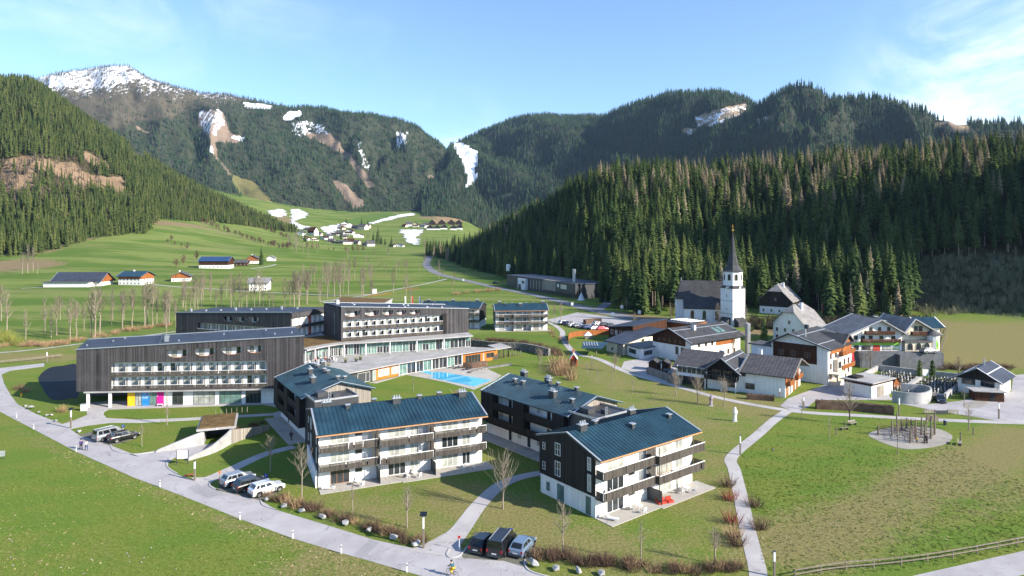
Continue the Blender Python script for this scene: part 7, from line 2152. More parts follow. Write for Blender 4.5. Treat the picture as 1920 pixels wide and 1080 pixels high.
# young trees of the grounds, each as it stands
YT = [  # base px, height px, kind, label
 (313, 797, 72, 'slim', 'tall thin leafless tree before the coloured hotel panels'), (266, 837, 45, 'young', 'small pale young tree beside the parked silver van'),
 (507, 885, 70, 'round', 'pale bare tree beside the footpath left of the front apartment block'), (566, 936, 106, 'round', 'tall bare tree at the left corner of the front apartment block'),
 (661, 964, 60, 'young', 'thin young tree before the front apartment terrace'), (763, 989, 78, 'round', 'bare young tree on the lawn behind the brown road shrubs'),
 (943, 954, 92, 'vase', 'vase-shaped bare tree on the footpath between the two front blocks'), (1055, 1038, 96, 'round', 'bare young tree below the white plinth of the right block'),
 (1202, 1056, 88, 'young', 'thin young tree at the bottom of the lawn right of centre'), (1341, 1058, 70, 'round', 'pale-stemmed young tree beside the lower footpath'),
 (1308, 757, 48, 'vase', 'left of two vase-shaped trees below the veranda chalet'), (1358, 762, 48, 'vase', 'right of two vase-shaped trees below the veranda chalet'),
 (1267, 742, 42, 'vase', 'small vase-shaped tree left of the brown hedge'), (1186, 736, 32, 'young', 'thin young tree on the tan lawn below the footpath'), (1148, 722, 40, 'young', 'thin staked tree on the lawn right of the red hut'), (1101, 706, 30, 'young', 'white-stemmed young tree near the red hut'),
 (1120, 722, 38, 'young', 'thin young tree behind the ridge of the rear dark block'), (1153, 697, 30, 'vase', 'bushy bare tree beside the kindergarten path'), (1110, 692, 26, 'young', 'small tree behind the dark garden canopy'), (1062, 683, 28, 'young', 'small tree left of the red hut'),
 (1593, 796, 84, 'full', 'full bare tree behind the wooden bench near the hedge'), (1555, 828, 52, 'young', 'young tree on the lawn left of the bench'), (1504, 787, 42, 'young', 'thin tree beside the path fork'),
 (1683, 852, 66, 'young', 'thin tree in front of the playground gravel'), (1816, 808, 48, 'round', 'small bare tree right of the playground'), (1870, 752, 28, 'young', 'small tree beside the white house on the right'),
 (1632, 692, 52, 'full', 'tall bare tree before the guesthouse retaining wall'), (1613, 692, 40, 'young', 'smaller bare tree beside the guesthouse wall'), (1797, 706, 40, 'full', 'bare tree behind the graveyard wall'),
 (1347, 612, 46, 'full', 'bare tree before the church tower on its left'), (1398, 616, 44, 'full', 'bare tree before the church tower on its right'), (1375, 668, 40, 'vase', 'bare bushy tree between the white houses below the church'),
 (1012, 690, 34, 'vase', 'pale bare tree beside the big beige bush'), (1016, 686, 30, 'young', 'thin grey tree left of the big beige bush'), (1808, 762, 40, 'young', 'thin tree before the wood shed'), (775, 735, 30, 'young', 'tiny tree on the pool lawn')]
def young_meshes(kind, h, seed):
 if kind == 'slim': return bare_crown(seed, h, .11, .18, 26, 4, 3, 1.1, .055), trunk_mb(h * .95, .10, .03, 6, seed, .02)
 if kind == 'young': return bare_crown(seed, h, .15, .42, 11, 4, 3, 1.5, .042), trunk_mb(h * .92, .075, .03, 6, seed, .02)
 if kind == 'vase': return bare_crown(seed, h, .50, .28, 26, 4, 3, 2.0, .055), trunk_mb(h * .36, .13, .09, 6, seed, .02)
 if kind == 'full': return bare_crown(seed, h, .24, .22, 26, 6, 4, 1.4, .065), trunk_mb(h * .9, .14, .04, 6, seed, .03)
 return bare_crown(seed, h, .26, .34, 18, 5, 4, 1.5, .05), trunk_mb(h * .85, .11, .04, 6, seed, .02)
for i, (x, y, hp, kd, lb) in enumerate(YT):
 p = gp(x, y); h = px_h(p, hp)
 c, t = young_meshes(kd, h, 500 + i)
 tree('young_tree', p, me_of(c, 'crown', M['twiglight']), me_of(t, 'trunk', M['palebark'] if kd != 'full' else M['bark']), 1.0, 0, lb, None)
# shrubs
SH = {}
for mt in ('twigbrown', 'twigtan', 'twigred', 'olive'):
 SH[mt] = [me_of(brush_clump(600 + k, 95, 1.5, 1.0, .028), 'shrub', M[mt]) for k in range(3)]
def shrub(px, py, w, h, mt, label, group=None, k=0, wp=None, name='shrub'):
 p = wp or gp(px, py)
 o = bpy.data.objects.new(name, SH[mt][k % 3]); COL.objects.link(o)
 o.location = p; o.scale = (w, w, h / 1.5); o.rotation_euler = (0, 0, q.uniform(0, 6.28))
 return tag(o, label, 'shrub', group)
def row(spots, n, mt, label, group, w=(.7, 1.2), h=(1.0, 1.7), spread=.8, mix=None):
 pp = smooth_line([at(*p) for p in spots], 10)
 for k in range(n):
  a = pp[int((k + .5) / n * (len(pp) - 1))]
  x, y = a.x + q.uniform(-spread, spread), a.y + q.uniform(-spread, spread)
  m_ = mt if mix is None or q.random() > .3 else mix
  shrub(0, 0, q.uniform(*w), q.uniform(*h), m_, label, group, k, (x, y, float(gz(x, y))))
row([(512, 936), (560, 950), (620, 970), (690, 992), (745, 1008), (798, 1024)], 34, 'twigbrown', 'brown leafless shrub in the row along the road before the front block', 'brown shrubs along the road', mix='twigtan')
row([(1008, 1048), (1060, 1052), (1130, 1060), (1220, 1070), (1320, 1074), (1385, 1068)], 40, 'twigbrown', 'brown leafless shrub in the row at the bottom of the right lawn', 'brown shrubs at the bottom of the right lawn', mix='twigtan')
for x, y, m_, lb in [(1368, 936, 'twigred', 'upper red-twigged shrub beside the lower footpath'), (1373, 980, 'twigred', 'lower red-twigged shrub beside the lower footpath'), (1365, 912, 'twigbrown', 'brown shrub at the top of the row beside the lower footpath'), (1376, 1008, 'twigtan', 'tan shrub at the lower end of the row beside the footpath'), (1380, 1022, 'twigbrown', 'lowest brown shrub of the row beside the footpath'), (1414, 950, 'twigbrown', 'small brown shrub on the right side of the lower footpath'), (1424, 992, 'twigbrown', 'little thin shrub right of the lower footpath'),
 (118, 772, 'twigtan', 'round tan bush on the lawn left of the hotel columns'), (50, 735, 'twigtan', 'tan bush in the bend of the road'), (36, 730, 'twigbrown', 'dark brown bush in the bend of the road'), (858, 741, 'twigtan', 'orange-tan shrub behind the ridge of the front block'), (494, 930, 'twigtan', 'orange-tan shrub beside the white car'), (1264, 592, 'olive', 'yellow-green bush left of the church')]:
 shrub(x, y, 1.3 if y > 700 else 4, 2.0 if y > 700 else 6, m_, lb, None, int(x))
big = [(1046, 688, 2.6, 5.0), (1056, 694, 2.6, 5.4), (1064, 702, 2.3, 4.6), (1050, 704, 2.3, 4.0), (1072, 712, 2.0, 3.2), (1040, 698, 1.8, 3.4)]
for k, (x, y, w, h) in enumerate(big): shrub(x, y, w, h, 'twigtan', 'big beige leafless bush in the clump left of the red hut', 'big beige bushes left of the red hut', k)
row([(888, 640), (940, 640), (990, 645), (1030, 655), (1056, 668)], 34, 'twigbrown', 'brown shrub in the hedge bank behind the pergola', 'brown shrubs on the bank behind the pergola', (1.2, 2.0), (1.2, 2.0), 1.6)
row([(1034, 618), (1040, 630), (1052, 640)], 6, 'twigtan', 'tan shrub beside the rear footpath', 'tan shrubs beside the rear footpath', (1, 1.6), (1, 1.6), 1)
row([(440, 810), (470, 800), (492, 796)], 8, 'twigbrown', 'brown shrub on the planted garage roof', 'brown shrubs by the garage', (.6, 1.0), (.6, 1.1), 1.0)
row([(20, 650), (80, 648), (140, 642), (230, 622), (320, 612)], 34, 'twigtan', 'tan bush on the stream bank behind the hotel', 'tan bushes on the stream bank', (1.6, 2.8), (1.4, 2.6), 3)
row([(850, 553), (900, 548), (930, 545)], 8, 'twigtan', 'tan bush on the bank beside the valley road', 'tan bushes by the valley road', (2, 3.2), (2, 3.4), 3)
row([(0, 632), (12, 640), (20, 650)], 4, 'olive', 'grey-green willow bush at the left edge', 'willow bushes at the left edge', (2.2, 3), (3, 4.5), 2)
row([(1762, 690), (1800, 690), (1850, 692), (1890, 690)], 22, 'twigbrown', 'low brown shrub on the bank behind the right house', 'low shrubs on the right bank', (1.4, 2.4), (1.2, 2.2), 3)
def hedge(spots, width, h, mat, label, dens=70):
 pp = smooth_line([gp(*p) for p in spots], 6)
 rr = random.Random(int(spots[0][0])); mb = MB()
 L = sum((b - a).length for a, b in zip(pp[:-1], pp[1:]))
 m = len(pp)
 core = []
 for i, p in enumerate(pp):
  d = pp[min(i + 1, m - 1)] - pp[max(i - 1, 0)]; d.normalize(); n = Vector((-d.y, d.x, 0)) * width * .38
  core.append((p - n, p + n))
 for (a0, a1), (b0, b1) in zip(core[:-1], core[1:]):
  mb.hexa([a0, b0, b1, a1] + [v + Vector((0, 0, h * .86)) for v in (a0, b0, b1, a1)])
 for k in range(int(L * dens)):
  f = rr.random() * (m - 1); i = int(f); p = pp[i].lerp(pp[min(i + 1, m - 1)], f - i)
  d = pp[min(i + 1, m - 1)] - pp[i]; d.normalize(); n = Vector((-d.y, d.x, 0))
  side = rr.choice((-1, 1)); top = rr.random() < .4
  c = p + n * side * width * (.38 if not top else rr.uniform(-.38, .38)) + Vector((0, 0, h * (.86 if top else rr.uniform(.05, .86))))
  e = c + (n * side * rr.uniform(.05, .28) if not top else n * rr.uniform(-.1, .1)) + d * rr.uniform(-.25, .25) + Vector((0, 0, rr.uniform(-.05, .3)))
  s = d * .05 + Vector((0, 0, .03))
  mb.face([c - s, c + s, e])
 return tag(mb.build('hedge', M[mat]), label, 'hedge')
hedge([(1530, 766), (1600, 770), (1676, 778)], 1.6, 2.0, 'twigbrown', 'long clipped brown hedge before the asphalt square')
hedge([(1400, 748), (1430, 750), (1452, 752)], 1.5, 1.3, 'twigbrown', 'low brown hedge at the foot of the veranda chalet')
hedge([(1215, 700), (1245, 711), (1276, 722)], 1.2, 1.9, 'greywood', 'pale brown hedge beside the two sheds')
hedge([(1096, 608), (1112, 606), (1128, 606)], 2.0, 2.2, 'twigbrown', 'dark hedge in the middle of the car park')
hedge([(868, 690), (890, 690), (912, 686)], 1.4, 1.6, 'twigbrown', 'dark hedge beside the pool deck')
hedge([(540, 464 + 24), (560, 487), (612, 486)], 1.6, 2.0, 'spruce', 'clipped green hedge beside the white cottage') if False else None
hedge([(1578, 628), (1600, 632), (1618, 630)], 2.0, 3.0, 'olive', 'green hedge behind the tall chalet')
# boulders
def boulder(seed):
 rr = random.Random(seed); bm = bmesh.new()
 for k in range(17):
  d = Vector((rr.uniform(-1, 1), rr.uniform(-1, 1), rr.uniform(-.7, 1))).normalized() * rr.uniform(.36, .58)
  bm.verts.new((d.x * 1.15, d.y * .85, d.z * .8 + .28))
 r_ = bmesh.ops.convex_hull(bm, input=bm.verts)
 bmesh.ops.delete(bm, geom=list({g for g in r_['geom_interior'] if isinstance(g, bmesh.types.BMVert)}), context='VERTS')
 bmesh.ops.bevel(bm, geom=list(bm.edges), offset=.035, segments=1, affect='EDGES')
 me = bpy.data.meshes.new('boulder'); bm.to_mesh(me); bm.free(); me.materials.append(M['stone']); return me
BO = [boulder(k) for k in range(5)]
def stone(px, py, s, label, group):
 o = bpy.data.objects.new('boulder', BO[int(px) % 5]); COL.objects.link(o); o.location = gp(px, py); o.scale = (s, s * .8, s * .85); o.rotation_euler = (0, 0, px * 1.7)
 return tag(o, label, 'boulder', group)
for x, y, s in [(48, 763, .9), (58, 767, 1.5), (73, 775, .9), (88, 781, 1.0), (96, 780, .8), (105, 791, .9), (148, 811, 1.0)]: stone(x, y, s, 'pale boulder on the lawn edge in the bend of the upper road', 'boulders by the upper road')
for x, y, s in [(500, 940, 1.0), (533, 952, 1.1), (567, 962, 1.1), (604, 973, 1.2), (648, 985, 1.3), (692, 999, 1.2), (739, 1012, 1.2), (782, 1024, 1.2)]: stone(x, y, s, 'pale boulder in the line between the road and the brown shrubs', 'boulders along the road shrubs')
for x, y, s in [(1001, 1062, 1.5), (1043, 1070, 1.1), (1084, 1074, 1.1), (1128, 1079, 1.1)]: stone(x, y, s, 'pale boulder below the brown shrubs at the bottom of the photo', 'boulders at the bottom road edge')
for x, y in [(20, 1046), (22, 1016), (24, 1061), (157, 1076), (115, 1065), (172, 1050), (238, 1038), (242, 1044), (243, 1055), (265, 1055), (283, 1028), (270, 1047), (330, 1068), (261, 930), (18, 1012), (1450, 844)]: stone(x, y, .22 if x < 1000 else .5, 'small white stone lying in the grass', 'small white stones in the grass')
# dry stone wall on the bank behind the pergola, and logs by the garage
M['logwall'] = simple('stacked_stone', (.19, .18, .17, 1), .95, .1, 0, .6, 2.4)
def stone_wall(spots, h, label, n=70, rows=4):
 pp = smooth_line([gp(*p) for p in spots], 8); rr = random.Random(2); mb = MB(); m = len(pp)
 for r_ in range(rows):
  for k in range(n):
   f = (k + .5 * (r_ % 2)) / n * (m - 1); i = min(int(f), m - 2); p = pp[i].lerp(pp[i + 1], f - i)
   d = (pp[i + 1] - pp[i]).normalized(); L = (pp[i + 1] - pp[i]).length * (m - 1) / n * .48
   fr = FR(p[:2], d, (-d.y, d.x)); j = rr.uniform(-.12, .12)
   mb.box(fr, -L, L * rr.uniform(.7, .98), -.4 + j, .4 + j, h * r_ / rows, h * (r_ + .93) / rows)
 return tag(mb.build('stone_wall', M['logwall']), label, 'wall')
stone_wall([(884, 650), (930, 655), (985, 658), (1030, 668)], 2.4, 'long dry stone wall on the bank behind the pergola')
stone_wall([(880, 700), (905, 693), (960, 684)], .5, 'low edging of pale stones across the lawn right of the pool', 30, 1)
# ------------------------------------------------------------------ underground garage
GE = empty('garage_entrance', gp(405, 828), 0, 'concrete entrance of the underground garage with planted roof', 'garage')
a, b = gp(383, 834), gp(431, 829)
d = (b - a).to_2d(); fr_ = FR(a[:2], d, (-d.y, d.x)); Lg = d.length
part(GE, 'wall', 'lightconcrete', [(-.4, -.005, 0, 7, -.2, 2.5), (Lg + .005, Lg + .4, 0, 7, -.2, 2.5)], fr_)
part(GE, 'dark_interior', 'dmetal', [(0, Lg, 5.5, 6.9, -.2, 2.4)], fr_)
part(GE, 'roof', 'lightconcrete', [(-1.2, Lg + 1.0, -.5, 8.5, 2.51, 2.85)], fr_)
part(GE, 'planted_roof', 'plantroof', [(-.9, Lg + .7, -.2, 8.2, 2.855, 3.05)], fr_)
mb = MB(); mb.tube([Vector(fr_(Lg * .5, -.56, 2.7)), Vector(fr_(Lg * .5, -.51, 2.7))], .16, 10); mb.build('round_lamp', M['whitemetal'], GE)
for k in range(7): part(GE, 'fence_stake', 'postwood', [(Lg * .3 + k * .9, Lg * .3 + k * .9 + .09, 7.9, 8.0, 3.055, 4.0)], fr_)
wl_ = smooth_line([gp(292, 848), gp(320, 844), gp(352, 839), gp(382, 834)], 6)
wall_line(None, list(np.linspace(.25, 2.5, len(wl_))), .35, 'lightconcrete', 'sloping concrete wall on the left of the garage ramp', 'ramp_wall', wl_)
wr_ = smooth_line([gp(434, 831), gp(415, 842), (gp(392, 852)), gp(352, 864)], 6)
wall_line(None, list(np.linspace(2.5, .5, len(wr_))), .35, 'lightconcrete', 'sloping concrete wall on the right of the garage ramp', 'ramp_wall', wr_)
wx_ = smooth_line([gp(434, 832), gp(455, 824), gp(478, 816), gp(505, 806)], 6)
wall_line(None, list(np.linspace(2.5, .9, len(wx_))), .4, 'greywood', 'curved wall of upright timbers right of the garage entrance', 'log_wall', wx_)
# grassed bank behind the left ramp wall
mb = MB(); m = len(wl_)
hh = list(np.linspace(.2, 2.4, m))
n_ = Vector((-.25, 1, 0)).normalized()
for i in range(m - 1):
 A, B = wl_[i] + n_ * .2, wl_[i + 1] + n_ * .2
 mb.face([(A.x, A.y, hh[i]), (B.x, B.y, hh[i + 1]), (B.x + n_.x * hh[i + 1] * 3.2, B.y + n_.y * hh[i + 1] * 3.2, -.05), (A.x + n_.x * hh[i] * 3.2, A.y + n_.y * hh[i] * 3.2, -.05)])
tag(mb.build('grass_bank', M['grass']), 'grassed bank beside the garage ramp', 'bank', kind='structure')
# ------------------------------------------------------------------ cars
def I3(a, b, z): return (a, b, z)
WHEEL_T = LB();
def wheel_meshes(r):
 t = LB(); n = 16
 ring = lambda rad, y: [(rad * math.cos(2 * math.pi * k / n), y, rad * math.sin(2 * math.pi * k / n)) for k in range(n)]
 rings = [ring(r * .62, -.11), ring(r * .96, -.11), ring(r, -.07), ring(r, .07), ring(r * .96, .11), ring(r * .62, .11)]
 for a, b in zip(rings[:-1], rings[1:]):
  for k in range(n): t.face([a[k], a[(k + 1) % n], b[(k + 1) % n], b[k]])
 m = LB()
 for y, s in ((-.112, 1), (.112, -1)):
  m.face(ring(r * .62, y * .72))
  for k in range(5):
   a0 = 2 * math.pi * k / 5
   p = lambda rad, da: (rad * math.cos(a0 + da), y, rad * math.sin(a0 + da))
   m.face([p(r * .10, -.8), p(r * .60, -.16), p(r * .60, .16), p(r * .10, .8)])
 return t, m
def car(kind, loc, heading, colour, label, group=None, coat=.3):
 """kind: suv, van, hatch; built along +x (front), then turned to its heading"""
 e = empty('parked_car', loc, heading, label, 'car', group); e.scale = (1.07, 1.07, 1.07)
 pm = paint('car_paint_' + kind, colour, coat)
 if kind == 'van':
  L, W, zs, r = 4.9, .95, .30, .33
  low = [(-2.45, .62, .86), (-2.42, 1.05, .93), (-1.0, 1.08, .95), (1.3, 1.05, .95), (1.75, 1.0, .93), (2.25, .90, .88), (2.43, .68, .80)]
  cab = dict(a=(1.72, 1.0), f=(.95, 1.88), r=(-2.30, 1.92), b=(-2.43, 1.05), wb=.90, wt=.78)
  axles = (1.55, -1.45)
 elif kind == 'suv':
  L, W, zs, r = 4.5, .93, .30, .36
  low = [(-2.22, .66, .82), (-2.18, 1.02, .89), (-.9, 1.04, .92), (.75, 1.02, .92), (1.2, 1.00, .91), (2.0, .90, .86), (2.22, .66, .74)]
  cab = dict(a=(1.10, 1.0), f=(.42, 1.60), r=(-1.62, 1.62), b=(-2.12, 1.02), wb=.86, wt=.68)
  axles = (1.36, -1.36)
 else:
  L, W, zs, r = 4.2, .89, .26, .32
  low = [(-2.05, .58, .78), (-2.0, .90, .84), (-.9, .94, .88), (.7, .90, .88), (1.15, .86, .87), (1.9, .74, .82), (2.08, .56, .70)]
  cab = dict(a=(1.08, .87), f=(.35, 1.42), r=(-1.25, 1.44), b=(-1.95, .92), wb=.82, wt=.62)
  axles = (1.28, -1.28)
 b = LB()
 secs = []
 for x, z, w in low:
  secs.append([(x, -w * .94, zs), (x, -w, zs + .12), (x, -w, z - .14), (x, -w * .93, z), (x, w * .93, z), (x, w, z - .14), (x, w, zs + .12), (x, w * .94, zs)])
 i0 = len(b.v)
 for s in secs: b.v += s
 n = 8
 for k in range(len(secs) - 1):
  for j in range(n):
   q = (j + 1) % n
   b.f.append([i0 + k * n + j, i0 + (k + 1) * n + j, i0 + (k + 1) * n + q, i0 + k * n + q]); b.mi.append(0)
 b.f.append([i0 + j for j in range(n)]); b.f.append([i0 + (len(secs) - 1) * n + j for j in range(n)][::-1]); b.mi += [0, 0]
 body = b.build('body', pm, e, smooth=False)
 # cabin
 A, F, R_, B = cab['a'], cab['f'], cab['r'], cab['b']; wb, wt = cab['wb'], cab['wt']
 P = {}
 for sg in (-1, 1):
  P[sg] = [(A[0], sg * wb, A[1] - .02), (F[0], sg * wt, F[1]), (R_[0], sg * wt, R_[1]), (B[0], sg * wb * .96, B[1] - .02)]
 c = LB()
 c.face(P[-1]); c.face(P[1][::-1])
 for k in range(3): c.face([P[-1][k], P[-1][k + 1], P[1][k + 1], P[1][k]])
 cb = c.build('cabin', pm, e)
 def panel(nm, pts, mt=M['carglass'], off=.012, nrm=None):
  v = [Vector(p) for p in pts]; ce = sum(v, Vector()) / len(v)
  nn = (v[1] - v[0]).cross(v[2] - v[0]).normalized()
  if nrm is not None and nn.dot(Vector(nrm)) < 0: nn = -nn
  m_ = LB(); m_.face([tuple(ce + (p - ce) * 1.0 + nn * off) for p in v]); m_.face([tuple(p + nn * (off - .01)) for p in v])
  return m_.build(nm, mt, e)
 def lerp(p, q, t): return tuple(a + (b_ - a) * t for a, b_ in zip(p, q))
 def quad(p0, p1, p2, p3, u0, u1, v0, v1):
  f = lambda u, v: lerp(lerp(p0, p1, u), lerp(p3, p2, u), v)
  return [f(u0, v0), f(u1, v0), f(u1, v1), f(u0, v1)]
 panel('windscreen', quad(P[-1][0], P[1][0], P[1][1], P[-1][1], .06, .94, .10, .90), nrm=(1, 0, .5))
 panel('rear_window', quad(P[-1][3], P[1][3], P[1][2], P[-1][2], .10, .90, .30 if kind != 'hatch' else .2, .88), nrm=(-1, 0, .3))
 for sg in (-1, 1):
  a, f, r_, b_ = P[sg]
  for u0, u1 in ((.17, .44), (.48, .74), (.77, .93)):
   # side panes follow the slanted pillars
   bot = lambda u: lerp(a, b_, u); top = lambda u: lerp(f, r_, u)
   q_ = [lerp(bot(u0), top(u0), .22), lerp(bot(u1), top(u1), .22), lerp(bot(u1), top(u1), .86), lerp(bot(u0), top(u0), .86)]
   panel('side_window', q_, nrm=(0, sg, .2))
  for x in axles:
   t, m_ = wheel_meshes(r)
   wt_ = t.build('wheel', M['rubber'], e); wt_.location = (x, sg * (W - .10), r)
   rm = m_.build('rim', M['alloy'], wt_)
   ar = LB(); ar.face([(x + (r + .09) * math.cos(k * math.pi / 9), sg * (W + .002), r + (r + .09) * math.sin(k * math.pi / 9)) for k in range(10)]); ar.build('wheel_arch', M['rubber'], e)
  x1, z1, w1 = low[-2]
  hl = LB(); hl.box(I3, x1 + .02, x1 + .17, sg * w1 * .78 - .14, sg * w1 * .78 + .14, z1 - .20, z1 - .07); hl.build('headlight', M['lampclear'], e)
  x0, z0, w0 = low[1]
  tl_ = LB(); tl_.box(I3, x0 - .05, x0 + .10, sg * w0 * .86 - .10, sg * w0 * .86 + .10, z0 - .28, z0 - .02); tl_.build('tail_light', M['lampred'], e)
  mr = LB(); mr.box(I3, A[0] - .42, A[0] - .26, sg * (wb + .05) - .06, sg * (wb + .05) + .10 * sg, A[1] + .03, A[1] + .16); mr.build('mirror', pm, e)
 bp = LB(); bp.box(I3, low[0][0] - .06, low[0][0] + .1, -.72, .72, zs + .02, zs + .26); bp.build('bumper', M['dmetal'], e)
 bp = LB(); bp.box(I3, low[-1][0] - .1, low[-1][0] + .05, -.62, .62, zs + .02, zs + .24); bp.build('bumper', M['dmetal'], e)
 npl = LB(); npl.box(I3, low[0][0] - .075, low[0][0] - .06, -.26, .26, zs + .30, zs + .42); npl.build('number_plate', M['whitemetal'], e)
 if kind == 'van':
  rr = LB()
  for sg in (-1, 1): rr.box(I3, -2.1, .8, sg * .70 - .025, sg * .70 + .025, F[1] + .01, F[1] + .07)
  rr.build('roof_rail', M['metal'], e)
 return e
def hd(p, q_):
 d = gp(*q_) - gp(*p); return math.atan2(d.y, d.x)
SILVER, BLACK, WHITE_, BLUEG, GREY_, REDC, NAVY = (.26, .275, .29, 1), (.012, .013, .015, 1), (.72, .72, .72, 1), (.17, .24, .33, 1), (.22, .23, .24, 1), (.55, .03, .05, 1), (.02, .04, .12, 1)
car('van', gp(206, 822), R(58), SILVER, 'silver van parked beside a black car below the hotel')
car('suv', gp(232, 825), R(52), BLACK, 'black off-road car parked right of the silver van')
car('suv', gp(446, 906), R(50), SILVER, 'silver car, leftmost of three beside the front apartment block')
car('suv', gp(470, 915), R(50), BLACK, 'black car between the silver and the white car')
car('suv', gp(500, 924), R(46), WHITE_, 'white car with dark roof, rightmost of three beside the front block')
car('hatch', gp(907, 1026), R(66), BLACK, 'black car, leftmost of three at the bottom of the photo')
car('van', gp(942, 1030), R(70), BLACK, 'black van with roof rails between two cars at the bottom')
car('hatch', gp(980, 1032), R(66), BLUEG, 'blue-grey car, rightmost of three at the bottom of the photo')
car('hatch', gp(1762, 753), R(-112), BLACK, 'black car parked before the graveyard wall')
car('hatch', gp(1257, 702), R(-40), BLACK, 'dark car behind the brown hedge by the sheds'); car('hatch', gp(1269, 705), R(-40), SILVER, 'silver car behind the brown hedge, half hidden by the veranda chalet')
car('suv', at(1614, 655, TZ), R(0), BLACK, 'dark car before the green shop front of the left guesthouse'); car('hatch', at(1741, 662, TZ), R(10), SILVER, 'pale car by the round turret of the guesthouse')
car('suv', at(929, 532), R(-30), BLACK, 'dark car on the valley road before the timber works')
LOT = [(1056, 608, 'suv', WHITE_, 'white car at the left end of the car park row'), (1063, 609, 'hatch', NAVY, 'dark blue car second in the left car park row'), (1071, 610, 'suv', SILVER, 'silver car in the left car park row beside the blue one'), (1076, 613, 'hatch', WHITE_, 'low white car at the front of the left car park row'), (1086, 614, 'suv', GREY_, 'grey car in the middle of the front car park row'), (1095, 616, 'hatch', NAVY, 'navy car right of the grey car in the car park'), (1104, 617, 'suv', NAVY, 'blue estate car near the curved timber fence'), (1116, 618.5, 'hatch', WHITE_, 'white car left of the red car by the timber fence'), (1129, 619, 'hatch', REDC, 'bright red car behind the curved timber fence'),
       (1120, 610, 'suv', WHITE_, 'white car behind the dark hedge of the car park'), (1135, 612, 'suv', BLACK, 'black car in the rear row of the car park'), (1147, 614, 'suv', BLACK, 'black car nearest the brown school building')]
for x, y, k, c, lb in LOT: car(k, gp(x, y), R(38 if y < 611 else 20), c, lb)
